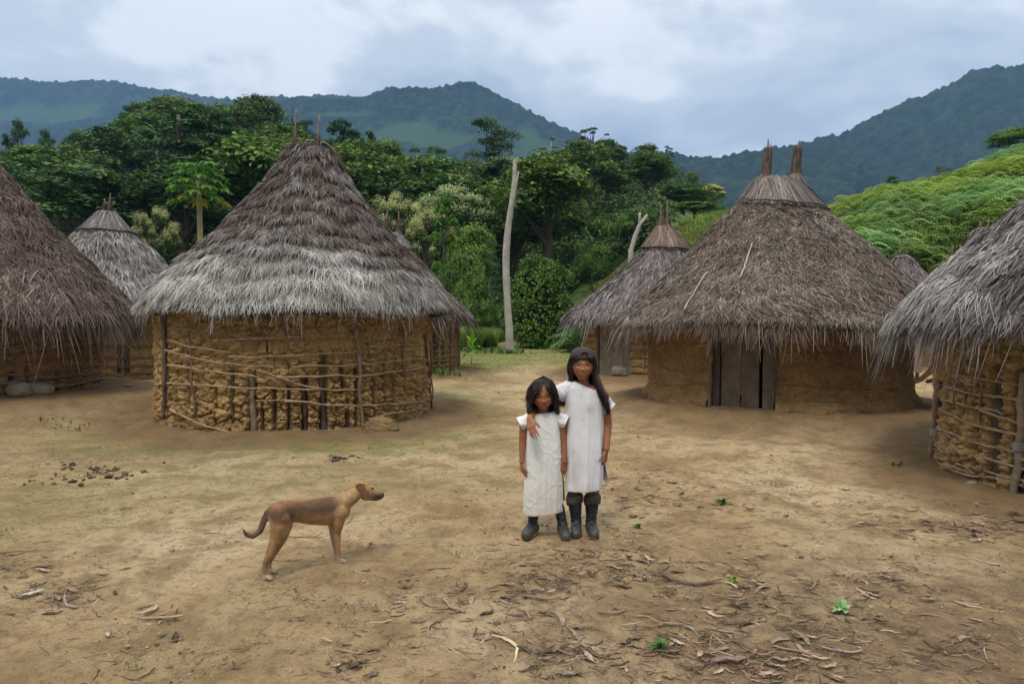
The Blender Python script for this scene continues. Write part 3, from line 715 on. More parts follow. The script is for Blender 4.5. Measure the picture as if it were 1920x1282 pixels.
    rf, sf, fr = roof(h, root, 'MR', PROF_MR, 105000, 7, .48, droop=.2, fringe=24000, frl=.155, ridge=.20, light=(.41, .35, .30), dark=(.050, .036, .029), brown=(.19, .135, .10), width=.0125, length=.19, step=.03, fan=.7)
    capping(rf, h, 'MR', fr, .20, 6500, .045, -.5, light=(.31, .265, .24), dark=(.06, .042, .034)); band(rf, fr, .205, .05, -.5, .017, lift=.075)
    for (x0, y0, x1, y1, r0, r1, xp, yp) in ((1434, 338, 1441, 280, .095, .05, 1441, 262), (1490, 338, 1496, 278, .095, .045, 1500, 264)):
        horn(rf, P(x0, y0, 11.25), P(x1, y1, 11.25), r0, r1, n=420, pole=P(xp, yp, 11.25))
    for (p0, p1) in (((1282, 507), (1326, 462)), ((1388, 446), (1412, 422))):
        q0 = P(*p0, 9.6); q1 = P(*p1, 10.1)
        def top(p):
            th = math.atan2(p[1]-h['Y'], p[0]-h['X']); best = min(np.linspace(.2, 1, 160), key=lambda t: abs(np.hypot(*(sf(np.array(th), np.array(t))[:2]-[h['X'], h['Y']]))-np.hypot(p[0]-h['X'], p[1]-h['Y'])))
            q = sf(np.array(th), np.array(best)); return q+[0, 0, .09]
        stick(rf, [top(q0), top(q1)], .012, (.42, .34, .27), 'loose_stalk')
    # ---- front right
    h, root = hut('FR', 'close hut cut by the right edge, lashed sticks over mud wall, shaggy grey thatch')
    zx = lambda a, b: (1660+a/4.27, 640+b/4.27)
    stakes = [(zx(530, 0)[0], 690, 850, .020), (zx(620, 0)[0], 680, 870, .022), (zx(752, 0)[0], 670, 880, .020), (zx(885, 0)[0], 690, 900, .034), (zx(460, 0)[0], 730, 800, .012), (1915, 690, 925, .03), (1960, 690, 950, .03), (2010, 690, 950, .03)]
    wall(h, root, 'FR', 'lump', 1.62, stakes, res=(1150, 150))
    PL = [[(480, 365), (640, 405), (780, 435), (940, 455), (1100, 470), (1300, 500)], [(450, 470), (600, 510), (740, 510), (850, 560), (940, 600)], [(740, 520), (860, 590), (1060, 655), (1300, 720)],
          [(420, 540), (610, 640), (740, 690), (900, 715), (1060, 740), (1300, 780)], [(420, 690), (590, 770), (740, 810), (880, 850), (1060, 890), (1300, 950)], [(405, 810), (480, 850), (590, 870), (720, 910), (880, 950), (1030, 1000), (1300, 1080)],
          [(405, 930), (480, 945), (590, 985), (740, 1020), (880, 1060), (1030, 1095), (1300, 1160)], [(470, 1010), (560, 1040), (700, 1080), (900, 1100), (1090, 1140), (1300, 1200)], [(385, 960), (500, 990), (640, 1040), (720, 1060)],
          [(520, 270), (800, 310), (1100, 350)], [(420, 700), (530, 770)], [(410, 830), (440, 880)], [(760, 520), (745, 600), (755, 700)]]
    hoops(h, root, [[(.012 if i < 9 else .008,)]+[zx(*q) for q in p] for i, p in enumerate(PL)], extra=.04, col=(.30, .21, .13))
    posts(h, root, [(*zx(432, 330), *zx(368, 970), .032, (.2, .14, .1)), (*zx(1112, 250), *zx(1035, 1215), .036, (.22, .165, .115)), (*zx(627, 380), *zx(627, 500), .009), (*zx(540, 300), *zx(540, 480), .010), (*zx(765, 300), *zx(765, 500), .010)])
    for (a, b) in ((397, 722), (1070, 835)):
        c = wpt(h, *zx(a, b), .05); m2 = MB()
        for k in range(5):
            q = np.linspace(0, 2*math.pi, 13); v, f = tube(np.stack([c[0]+.040*np.cos(q), c[1]+.040*np.sin(q), c[2]-.03+.013*k+0*q], -1), .006, 5, False); m2.add(v, f, (.28, .26, .24))
        mkb('rope_lashing', m2, M_stick, root)
    PFR = [(.12, 3.95), (.3, 3.86), (.56, 3.38), (.85, 2.94), (1.15, 2.56), (1.55, 2.16), (1.98, 1.80), (2.14, 1.58), (2.26, 1.38)]
    roof(h, root, 'FR', PFR, 84000, 9, .30, droop=.22, fringe=13000, frl=.17, ridge=.2, light=(.37, .345, .335), dark=(.038, .030, .030), brown=(.12, .088, .075), width=.011, length=.24, gaps=.05,
         pale=lambda th, t: .25*sstep(.4, .8, t))
    # ---- front left
    h, root = hut('FL', 'hut cut by the left edge, brown shaggy thatch drooping over a hooped mud wall')
    zx = lambda a, b: (a/5.34, 560+b/5.34)
    wall(h, root, 'FL', 'mid', 1.75, [(20, 700, 742, .02), (105, 705, 735, .018), (48, 690, 735, .014), (150, 690, 728, .012)], res=(900, 120))
    PL = [[(-700, 640), (0, 580), (300, 545), (600, 525), (1005, 512)], [(-700, 760), (0, 690), (300, 650), (600, 612), (1010, 580)], [(-700, 840), (0, 770), (400, 735), (750, 700), (1020, 655)],
          [(-700, 920), (0, 850), (400, 800), (750, 765), (1020, 735)], [(-700, 1000), (0, 935), (400, 900), (750, 860), (960, 812), (1050, 780)], [(550, 950), (890, 900)], [(380, 970), (500, 955)], [(-300, 510), (300, 460), (800, 440)]]
    hoops(h, root, [[(.019,)]+[zx(*q) for q in p] for p in PL], extra=.04, col=(.21, .15, .115))
    PFL = [(.10, 4.45), (.3, 4.25), (.53, 3.92), (.85, 3.50), (1.2, 3.05), (1.6, 2.6), (2.0, 2.18), (2.35, 1.78), (2.58, 1.42)]
    roof(h, root, 'FL', PFL, 72000, 8, .45, droop=.3, fringe=9500, frl=.24, ridge=.15, light=(.31, .235, .205), dark=(.050, .033, .028), brown=(.165, .108, .08), width=.0145, length=.27, gaps=.12, fan=.3)
    # ---- back left
    h, root = hut('BL', 'grey hut standing back between the two left huts, rope round its peak')
    wall(h, root, 'BL', 'mid', 1.7, [(237, 640, 700, .03), (222, 650, 700, .02)], res=(500, 70))
    hoops(h, root, [[(150, 648), (230, 650), (300, 649)], [(150, 668), (230, 671), (300, 670)], [(150, 684), (230, 688), (300, 686)], [(150, 696), (230, 701), (310, 698)]], r=.014, col=(.11, .08, .06))
    PBL = [(.04, 4.0), (.14, 3.88), (.44, 3.56), (.70, 3.33), (.92, 3.15), (1.3, 2.72), (1.75, 2.25), (2.15, 1.78), (2.38, 1.48)]
    rf, sf, fr = roof(h, root, 'BL', PBL, 22000, 9, .22, droop=.2, fringe=3500, frl=.2, ridge=.12, light=(.48, .46, .45), dark=(.10, .085, .08), brown=(.18, .14, .12), width=.021, length=.38, step=.07)
    capping(rf, h, 'BL', fr, .22, 900); band(rf, fr, .22, .01, 0, .02, lift=.09)
    horn(rf, P(194, 408, 16.8), P(196, 385, 16.8), .08, .05, n=80, pole=P(196, 372, 16.8)); horn(rf, P(206, 408, 16.8), P(206, 380, 16.8), .08, .05, n=80, pole=P(207, 362, 16.8))
    # ---- back, behind the big left hut
    h, root = hut('BM', 'hut half hidden behind the big left hut, brown thatch peak with two short horns')
    wall(h, root, 'BM', 'lump', 1.7, [(815, 625, 680, .03), (832, 625, 680, .03), (850, 625, 680, .03)], res=(500, 70))
    hoops(h, root, [[(780, y), (830, y+1), (862, y-2)] for y in (622, 634, 646, 657, 667, 676, 684)], r=.015, col=(.25, .18, .12))
    posts(h, root, [(845, 612, 846, 682, .025, (.24, .17, .12)), (860, 612, 861, 680, .03, (.24, .17, .12)), (820, 612, 821, 682, .02)])
    PBM = [(.06, 3.60), (.22, 3.5), (.5, 3.2), (.75, 2.9), (1.0, 2.62), (1.5, 2.05), (1.95, 1.64), (2.22, 1.40)]
    rf, sf, fr = roof(h, root, 'BM', PBM, 18000, 9, .3, droop=.15, fringe=3000, frl=.22, ridge=.18, light=(.30, .255, .235), dark=(.055, .038, .034), brown=(.15, .10, .08), width=.03, length=.42, step=.08)
    capping(rf, h, 'BM', fr, .2, 900, light=(.52, .52, .52)); band(rf, fr, .2, .02, -.5, .022, lift=.09)
    horn(rf, P(722, 440, 18), P(725, 410, 18), .10, .05, n=100, pole=P(727, 395, 18)); horn(rf, P(746, 440, 18), P(748, 413, 18), .10, .05, n=100, pole=P(748, 396, 18))
    # ---- back right, behind the plank-door hut
    h, root = hut('BR', 'hut behind the big right hut, grey thatch with brown peak, rock before its door')
    wall(h, root, 'BR', 'rows', 1.6, (), (1120, 1184, 1.4), res=(600, 80))
    A, B, n = planks(root, h, (1120, 1184), 0, 0, inset=.04); al = lambda px: A+(B-A)*((px-1120)/64)
    m2 = MB()
    for x1, x2 in ((1118, 1123), (1180, 1186)): v, f = box8(al(x1), al(x2), -n, .02, 1.5, .07); m2.add(v, f, (.17, .13, .09))
    v, f = box8(al(1118), al(1186), -n, 1.4, 1.5, .06); m2.add(v, f, (.12, .09, .07)); mkb('door_frame', m2, M_plank, root, False)
    m2 = MB()
    for x1, x2 in ((1124, 1168), (1168.6, 1179)): v, f = box8(al(x1), al(x2), -n, .08, 1.4, .03); m2.add(v, f, np.array([.23, .19, .145])*(1 if x1 < 1150 else .85))
    dd = mkb('door', m2, M_plank, root, False)
    v, f = tube([[*(al(1170)-n*.05), 1.0], [*(al(1170)-n*.06), .86]], .02, 6); mk('door_latch', v, f, M_stick, dd, (.04, .03, .02))
    hoops(h, root, [[(1096, 632), (1120, 633)], [(1186, 636), (1210, 638)], [(1186, 660), (1212, 664)], [(1186, 684), (1212, 688)]], r=.014)
    posts(h, root, [(1207, 630, 1207, 704, .018, (.26, .2, .14))])
    PBR = [(.04, 3.68), (.16, 3.52), (.36, 3.28), (.54, 3.06), (.95, 2.68), (1.42, 2.32), (1.82, 2.0), (2.22, 1.62), (2.46, 1.38)]
    rf, sf, fr = roof(h, root, 'BR', PBR, 22000, 7, .2, droop=.2, fringe=4500, frl=.2, ridge=.12, light=(.38, .355, .36), dark=(.075, .06, .06), brown=(.16, .125, .105), width=.026, length=.42, step=.03)
    capping(rf, h, 'BR', fr, .24, 1100, light=(.34, .25, .19), dark=(.10, .07, .05)); band(rf, fr, .24, .01, 0, .024, lift=.09)
    horn(rf, P(1238, 432, 17), P(1240, 412, 17), .10, .05, n=80, pole=P(1237, 378, 17), col=(.12, .08, .06)); horn(rf, P(1250, 432, 17), P(1250, 410, 17), .10, .05, n=80, pole=P(1251, 376, 17), col=(.12, .08, .06))
    # ---- three small ones beyond on the right
    for key, lab, Z0, hp in (('S1', 'far little hut peak with a single thin pole, right of the big right roof', 3.75, [(1687, 478, 1688, 456)]),
                             ('S2', 'far hut peak with two short poles, just above the close right roof', 3.55, [(1786, 488, 1787, 460), (1801, 488, 1801, 460)]),
                             ('S3', 'brownish hut peak with two thin poles, rising highest behind the close right roof', 3.95, [(1838, 445, 1838, 415), (1851, 445, 1852, 412)])):
        h, root = hut(key, lab)
        wall(h, root, key, 'mid', 1.6, (), res=(260, 40))
        pf = scaled(PROF_ML, (Z0-1.45)/(4.07-1.5), 1.45)
        rf, sf, fr = roof(h, root, key, pf, 9000, 6, .25, droop=.2, fringe=1200, frl=.3, light=(.36, .33, .33), dark=(.10, .08, .08), brown=(.2, .15, .13), width=.04, length=.5)
        for (a, b, c, d_) in hp:
            if key == 'S1': band(rf, fr, .07, 0, 0, .02)
            stick(rf, [P(a, b, h['Y']), P(c, d_, h['Y'])], .035, (.2, .13, .1), 'ridge_pole', 6, .01)
build_huts()
# ------------------------------------------------------------------ vegetation
def leaves(mb, Pn, Nn, L, W, col, rg, bend=.0, tilt=None):
    """diamond leaves at points Pn facing Nn"""
    n = len(Pn); Nn = unit(Nn)
    a = unit(np.cross(Nn, rg.normal(size=(n, 3)))) if tilt is None else unit(tilt-Nn*np.sum(tilt*Nn, 1, keepdims=True))
    b = np.cross(Nn, a); L = np.broadcast_to(L, (n,))[:, None]; W = np.broadcast_to(W, (n,))[:, None]
    V = np.stack([Pn-a*L*.5, Pn+b*W*.5, Pn+a*L*.5-Nn*L*bend, Pn-b*W*.5], 1).reshape(-1, 3)
    i = np.arange(n)[:, None]*4
    mb.add(V, i+[0, 1, 2, 3], np.repeat(np.broadcast_to(col, (n, 3)), 4, 0))
def sph(rg, n):
    return unit(rg.normal(size=(n, 3)))
def clumps(mb, cen, rad, nper, L, base, tip, rg, flat=.8, up=.5, W=.55, jit=.25):
    """leaf masses: cen (k,3), rad (k,), nper leaves each"""
    k = len(cen); idx = np.repeat(np.arange(k), nper); n = len(idx)
    d = sph(rg, n); d[:, 2] = np.where(d[:, 2] < -.35, -d[:, 2]*.6, d[:, 2])
    rr = rad[idx]*rg.uniform(.35, 1.08, n)**.6
    p = cen[idx]+d*rr[:, None]*np.array([1, 1, flat])
    nrm = unit(d*(1-up)+np.array([0, 0, 1])*up+rg.normal(size=(n, 3))*.45)
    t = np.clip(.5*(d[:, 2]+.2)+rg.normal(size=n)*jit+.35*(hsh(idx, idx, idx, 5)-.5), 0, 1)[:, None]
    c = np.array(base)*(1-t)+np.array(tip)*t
    leaves(mb, p, nrm, L*rg.uniform(.6, 1.3, n), L*W*rg.uniform(.7, 1.3, n), np.clip(c, .004, 1), rg, .15)
G1, G2 = (.034, .078, .020), (.175, .27, .065)        # dark / light foliage
def proto_tree(kind, seed):
    """returns crown (V,F,K) and trunk (V,F); real size, base at origin, about 12 m tall"""
    rg = R('tree%s%d' % (kind, seed)); mb = MB(); tr = MB()
    def limbs(top, cens, r0, col_h):
        tr.add(*tube([[0, 0, -.6], [.1*rg.normal(), .1*rg.normal(), top*.35], [.2*rg.normal(), .2*rg.normal(), top*.7], [.2*rg.normal(), .2*rg.normal(), top]], [r0*1.4, r0, r0*.8, r0*.45], 8))
        for c in cens[:9]:
            s_ = np.array([0, 0, top*rg.uniform(.45, .95)]); mid = (s_+c)/2+rg.normal(size=3)*.25
            tr.add(*tube([s_, mid, c], [r0*.45, r0*.28, r0*.1], 6, False))
    if kind == 'broad':                       # irregular rounded evergreen
        k = 38; d = sph(rg, k); d[:, 2] = np.where(d[:, 2] < -.3, -d[:, 2], d[:, 2])
        cen = d*np.array([2.9, 2.9, 3.9])*rg.uniform(.45, 1, k)[:, None]*np.interp(d[:, 2], [-1, 0, 1], [.75, 1, 1])[:, None]+[0, 0, 7.0]; rad = rg.uniform(.7, 1.6, k)
        clumps(mb, cen, rad, 165, .34, G1, G2, rg); limbs(8, cen, .22, 0); 
    elif kind == 'tall':                      # narrow, ragged, tiered
        k = 30; z = rg.uniform(2.0, 12, k); a = rg.uniform(0, 6.28, k); rr = np.interp(z, [3, 6, 10, 12.2], [1.2, 2.1, 1.5, .3])*rg.uniform(.5, 1.1, k)
        cen = np.stack([rr*np.cos(a), rr*np.sin(a), z], -1); rad = rg.uniform(.6, 1.15, k)
        clumps(mb, cen, rad, 190, .34, (.026, .062, .020), (.10, .19, .05), rg, .65); limbs(11.5, cen, .18, 0)
    elif kind == 'spread':                    # umbrella layers with gaps
        k = 28; z = rg.choice([5.4, 7.2, 8.8, 10.2, 11.3], k)+rg.normal(size=k)*.25; a = rg.uniform(0, 6.28, k); rr = np.interp(z, [7, 9, 11.5], [5.2, 4.3, 2.2])*rg.uniform(.25, 1., k)
        cen = np.stack([rr*np.cos(a), rr*np.sin(a), z], -1); rad = rg.uniform(1., 1.75, k)
        clumps(mb, cen, rad, 210, .30, (.03, .07, .018), (.13, .22, .05), rg, .34, .65); limbs(8.5, cen[:9], .3, 0)
        for c in cen[9:16]: tr.add(*tube([[0, 0, rg.uniform(3, 7)], (c+[0, 0, 6])/2, c], [.14, .09, .04], 6, False))
    elif kind == 'thin':                      # open crown, visible limbs
        k = 15; d = sph(rg, k); d[:, 2] = np.abs(d[:, 2]); cen = d*np.array([2.6, 2.6, 3.0])*rg.uniform(.6, 1.1, k)[:, None]+[0, 0, 8.2]; rad = rg.uniform(.45, .95, k)
        clumps(mb, cen, rad, 110, .30, (.035, .06, .02), (.10, .14, .045), rg, .6); limbs(8.5, cen, .16, 0)
        for c in cen[9:]: tr.add(*tube([[0, 0, 6.5], (c+[0, 0, 7.5])/2, c], [.1, .06, .02], 5, False))
    elif kind == 'pale':                      # flowering dome of fine pale tufts
        k = 46; d = sph(rg, k); d[:, 2] = np.abs(d[:, 2])*1.1-.35; cen = d*np.array([3.6, 3.6, 3.4])*rg.uniform(.72, 1., k)[:, None]+[0, 0, 7.6]; rad = rg.uniform(.5, .95, k)
        clumps(mb, cen, rad*.95, 130, .30, G1, (.075, .12, .03), rg, .9, .4)
        clumps(mb, cen*1.06, rad*1.05, 230, .16, (.24, .26, .08), (.80, .80, .40), rg, .9, .6, .5, .25); limbs(8, cen, .22, 0)
    elif kind == 'bush':                      # low and wide
        k = 16; d = sph(rg, k); d[:, 2] = np.abs(d[:, 2]); cen = d*np.array([3.2, 3.2, 2.6])*rg.uniform(.4, 1, k)[:, None]+[0, 0, 1.7]; rad = rg.uniform(.8, 1.4, k)
        clumps(mb, cen, rad, 210, .30, (.025, .055, .014), (.10, .16, .035), rg); limbs(3, cen, .15, 0)
    elif kind == 'cone':                      # conical young conifer-like
        n = 5200; z = rg.uniform(1, 12, n); a = rg.uniform(0, 6.28, n); tier = (z*1.15) % 1; r = (12.4-z)*.26*(1-.55*tier)*rg.uniform(.3, 1, n)**.5
        p = np.stack([r*np.cos(a), r*np.sin(a), z], -1); o = np.stack([np.cos(a), np.sin(a), .6+0*a], -1); t = rg.uniform(0, 1, n)[:, None]
        leaves(mb, p, o+rg.normal(size=(n, 3))*.4, .36, .14, np.array([.02, .045, .018])*(1-t)+np.array([.06, .11, .04])*t, rg, .2); limbs(12, p[:0], .16, 0)
    elif kind == 'young':                     # bright upright broadleaf with pointed top
        k = 26; z = rg.uniform(1.5, 11.6, k); a = rg.uniform(0, 6.28, k); rr = np.interp(z, [1.5, 5, 9, 12], [2.2, 2.6, 1.5, .1])*rg.uniform(.4, 1., k)
        cen = np.stack([rr*np.cos(a), rr*np.sin(a), z], -1); rad = rg.uniform(.6, 1.1, k)
        clumps(mb, cen, rad, 200, .40, (.022, .06, .012), (.10, .20, .03), rg, .8); limbs(11, cen, .16, 0)
    elif kind == 'palm':
        tr.add(*tube([[0, 0, -.5], [.2, .1, 4], [.1, .2, 8.6]], [.17, .13, .1], 8))
        for i in range(15):
            a = i*2.4+rg.normal()*.2; up = rg.uniform(.1, 1.1); s_ = np.linspace(0, 1, 22); r = 2.7*s_; z = 8.6+2.2*up*s_-3.2*s_**2
            ax = np.stack([r*math.cos(a)+.1, r*math.sin(a)+.2, z], -1); dd = unit(np.gradient(ax, axis=0)); sd = np.array([-math.sin(a), math.cos(a), 0])
            for sg in (-1, 1):
                ce = ax+sd*sg*.34*np.sin(s_*2.9+.2)[:, None]-[0, 0, .12]
                leaves(mb, ce, np.cross(dd, sd)*sg*0+[0, 0, 1]+sd*sg*.6, .85, .11, np.array([.06, .11, .03])*rg.uniform(.7, 1.3, (22, 1)), rg, .2, tilt=np.broadcast_to(sd*sg*1+dd*.8-[0, 0, .5], ax.shape))
    elif kind == 'bare':                      # dead pale trunk with a few limbs
        tr.add(*tube([[0, 0, -.5], [.2, .1, 4], [-.1, .2, 8], [.4, 0, 12]], [.16, .13, .09, .03], 8))
        for i in range(7):
            z = rg.uniform(6, 11.4); a = rg.uniform(0, 6.28); L_ = rg.uniform(.6, 1.8); s_ = np.array([.1, .1, z])
            tr.add(*tube([s_, s_+[L_*.5*math.cos(a), L_*.5*math.sin(a), .4], s_+[L_*math.cos(a), L_*math.sin(a), .5*rg.normal()+.5]], [.05, .03, .012], 5, False))
        cen = np.array([[.4, 0, 11.6], [1., .4, 10.6], [-.8, .2, 10.]]); clumps(mb, cen, np.array([.3, .35, .3]), 30, .3, (.05, .08, .02), (.12, .18, .04), rg)
    return mb.arrays(), tr.arrays()
PROTO = {}
def proto(kind, v):
    key = (kind, v)
    if key not in PROTO:
        (V, F, K), (tv, tf, tk) = proto_tree(kind, v)
        mc = mesh_data('crown_mesh', V, F, K, False); mc.materials.append(M_leaf)
        mt = mesh_data('trunk_mesh', tv, tf, None, True); mt.materials.append(M_bare if kind == 'bare' else M_bark)
        top = np.percentile(V[:, 2], 99.7); wid = np.percentile(np.abs(V[:, 0]), 97)*2
        PROTO[key] = (mc, mt, top, wid)
    return PROTO[key]
TREE_N = 0
def tree(name, kind, X, Y, height, width, label, group=None, cat='tree', rot=None, sink=0., v=None, crown='crown', lit=None):
    global TREE_N
    rg = R('t%d' % TREE_N); TREE_N += 1
    v = int(rg.integers(0, 3)) if v is None else v
    mc, mt, top, wid = proto(kind, v)
    z = float(G(X, Y))-sink
    o = thing(name, label, cat, (X, Y, z), group); s = height/top
    if kind == 'bare' and width is None: width = wid*s
    w = (width/wid) if width else s*rg.uniform(.85, 1.2)
    o.scale = (w, w, s); o.rotation_euler = (rg.normal()*.03, rg.normal()*.03, rg.uniform(0, 6.28) if rot is None else rot)
    put('trunk', mt, None, o); cr = put(crown, mc, None, o)
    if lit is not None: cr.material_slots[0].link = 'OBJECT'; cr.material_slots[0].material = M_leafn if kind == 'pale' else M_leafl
    return o
def at(px, Y): return (px-960)/1280*Y
def ptree(name, kind, px, pytop, Y, wpx, label, group=None, cat='tree', pybase=None, **k):
    X = at(px, Y); zt = 1.5+(590-pytop)/1280*Y; zg = float(G(X, Y)) if pybase is None else 1.5+(590-pybase)/1280*Y
    sink = float(G(X, Y))-zg
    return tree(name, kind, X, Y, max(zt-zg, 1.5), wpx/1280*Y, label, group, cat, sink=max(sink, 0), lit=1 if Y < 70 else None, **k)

def build_named_trees():
    T = ptree
    T('flowering_tree', 'pale', 742, 366, 44, 112, 'domed tree of pale yellow-green blossom, the larger one, above the half-hidden hut')
    T('flowering_tree', 'pale', 806, 392, 40, 90, 'smaller pale yellow-green blossom tree touching the right side of the larger one')
    T('flowering_tree', 'pale', 283, 388, 42, 84, 'small pale cream-green tree between the back left hut and the papaya')
    T('leafy_tree', 'young', 842, 372, 36, 70, 'bright green tree with a pointed top, just right of the pale blossom trees')
    T('leafy_tree', 'broad', 885, 418, 36, 76, 'olive green tree draped with climbers, below and right of the pointed bright tree')
    T('leafy_tree', 'bush', 868, 470, 31, 100, 'dark green bushy tree directly under the climber-draped olive one')
    T('shrub', 'bush', 878, 515, 27, 88, 'fresh green vine-topped shrub beside the right eave of the half-hidden hut', cat='shrub')
    T('shrub', 'bush', 905, 560, 30, 50, 'low dark shrub between the right eave of the half-hidden hut and the tall bare pole', cat='shrub')
    T('conifer', 'cone', 928, 424, 46, 34, 'slim bluish conical tree just left of the tall bare pole', cat='tree')
    T('spreading_tree', 'spread', 908, 236, 100, 150, 'tall spreading umbrella tree against the mountain, left of the top of the bare pole', v=0)
    T('dead_tree', 'bare', 1024, 262, 118, 40, 'thin dark mossy snag on the skyline right of the bare pole')
    T('skyline_tree', 'thin', 1112, 243, 140, 52, 'open-crowned tree standing highest on the central skyline', v=1)
    T('skyline_tree', 'thin', 1078, 262, 135, 40, 'narrow feathery tree on the skyline just left of its highest tree')
    T('skyline_tree', 'broad', 1205, 276, 150, 50, 'dark round tree on the skyline to the right of the highest central one')
    T('skyline_tree', 'thin', 1247, 278, 150, 26, 'small lollipop tree at the right end of the central skyline')
    T('skyline_tree', 'broad', 1298, 325, 120, 26, 'lone round dark tree on the grassy shoulder above the back right hut')
    T('round_tree', 'broad', 1275, 352, 72, 120, 'broad dense grey-green tree on the slope above the back right hut peak')
    T('round_tree', 'bush', 1180, 394, 52, 90, 'glossy dark green domed tree left of the back right hut peak')
    T('round_tree', 'broad', 1300, 382, 60, 84, 'dark tree with a few yellow leaves right of the back right hut peak')
    T('leafy_tree', 'bush', 1120, 398, 62, 100, 'silvery green wide shrub-like tree on the slope between vine bush and domed tree')
    T('leafy_tree', 'bush', 1110, 455, 45, 70, 'soft green bush on the slope just right of the vine-covered bush')
    T('leafy_tree', 'broad', 1058, 400, 66, 56, 'fresh green round tree above the vine-covered bush')
    T('leafy_tree', 'broad', 1000, 380, 78, 80, 'dark bluish tree directly right of the bare pole at mid height')
    T('ridge_tree', 'broad', 338, 188, 118, 130, 'large dark rounded tree on the left ridge above the papaya')
    T('ridge_tree', 'spread', 262, 205, 116, 60, 'tree with a small umbrella top on the left ridge, left of the large rounded one')
    T('ridge_tree', 'broad', 483, 184, 112, 105, 'tallest dark tree on the left ridge, just left of the big hut peak')
    T('ridge_tree', 'broad', 420, 205, 118, 80, 'dark tree on the ridge between the rounded one and the tallest one')
    T('ridge_tree', 'tall', 50, 232, 105, 36, 'spiky tall tree above the left roof at the far left of the ridge')
    T('ridge_tree', 'tall', 22, 258, 104, 30, 'shorter spiky tree at the far left edge of the ridge')
    T('ridge_tree', 'tall', 100, 250, 104, 34, 'second spiky tree right of the tall spiky one on the far left')
    T('ridge_tree', 'broad', 152, 250, 104, 44, 'small rounded tree of the low left ridge')
    T('ridge_tree', 'spread', 575, 228, 105, 70, 'flat-topped tree seen between and behind the two poles of the big hut')
    T('ridge_tree', 'tall', 655, 233, 100, 80, 'feathery tree just right of the big hut peak')
    T('ridge_tree', 'tall', 694, 252, 95, 44, 'upright yellowish-green tree right of the feathery one')
    T('ridge_tree', 'broad', 740, 268, 98, 66, 'rounded mid-green tree between the upright tree and the umbrella tree')
    T('ridge_tree', 'spread', 805, 278, 92, 90, 'low flat-topped tree left of the umbrella tree')
    T('dead_tree', 'bare', 166, 308, 60, 44, 'pale leaning bare trunk above the back left hut', rot=2.)
    T('dead_tree', 'bare', 207, 325, 52, 34, 'pale bare trunk with a curved tip rising behind the peak of the back left hut')
    T('dead_tree', 'bare', 120, 350, 56, 20, 'short pale trunk above the left roof edge')
    T('fruit_bush', 'bush', 1812, 395, 32, 100, 'rounded yellowish bush low on the fern slope above the close right roof', cat='bush', pybase=500)
    T('slope_tree', 'broad', 1890, 215, 50, 80, 'thin-crowned small tree leaning over the top of the fern slope at the right edge', pybase=285)
    T('slope_tree', 'thin', 1758, 288, 50, 30, 'sapling with sparse yellow-green leaves on the fern slope crest', pybase=325)
    T('slope_tree', 'tall', 1668, 305, 52, 24, 'small pointed shrub on the fern slope crest left of the sapling', pybase=350)
    T('palm_tree', 'palm', 1215, 300, 125, 44, 'small palm on the central slope under the round dark skyline tree')
    T('palm_tree', 'palm', 1075, 412, 54, 60, 'low palm with drooping fronds above the vine-covered bush')
    # forked bare pole behind the back right hut
    q = lambda a, b: P(a, b, 21.)
    mb = MB(); mb.add(*tube([q(1180, 500)-[0, 0, 1.2], q(1183, 470), q(1192, 440), q(1200, 420), q(1214, 403)], [.085, .08, .07, .06, .04], 9)); mb.add(*tube([q(1198, 424), q(1199, 410), q(1200, 398)], [.045, .04, .03], 8))
    tag(mkb('forked_pole', mb, M_bare, loc=q(1180, 590)), 'pale forked dead branch standing behind the back right hut', 'pole')

def name_forest(rec, labs):
    marks = [(-200, 110, 'above the left cut-off roof'), (110, 300, 'above the back left hut'), (300, 440, 'around the papaya'), (440, 660, 'behind the big left peak'), (660, 860, 'above the pale blossom trees'),
             (860, 960, 'left of the bare pole'), (960, 1080, 'above the vine bush'), (1080, 1400, 'above the back right hut')]
    words = {'broad': 'rounded', 'tall': 'narrow ragged', 'spread': 'flat-topped', 'young': 'pointed bright green', 'thin': 'open-crowned', 'palm': 'feathery palm', 'pale': 'pale-tipped domed'}
    rows = [(0, 300, 'highest'), (300, 380, 'upper'), (380, 460, 'lower'), (460, 700, 'lowest')]; cells = {}
    for o, k, px, py in rec:
        m = next((t for a, b, t in marks if a <= px < b), marks[-1][2]); r = next((t for a, b, t in rows if a <= py < b), 'highest'); cells.setdefault((k, r, m), []).append((px, o))
    ordn = ['', 'second', 'third', 'fourth', 'fifth', 'sixth', 'seventh', 'eighth']
    for (k, r, m), lst in cells.items():
        lst.sort(key=lambda q: q[0]); n = len(lst)
        for i, (px, o) in enumerate(lst):
            pre = '' if n == 1 else ('leftmost ' if i == 0 else ('rightmost ' if i == n-1 else ordn[min(i, 7)]+' from left, '))
            o['label'] = '%s%s tree of the %s forest row %s' % (pre, words[k], r, m) if k != 'palm' else '%s%s of the %s forest row %s' % (pre, words[k], r, m)
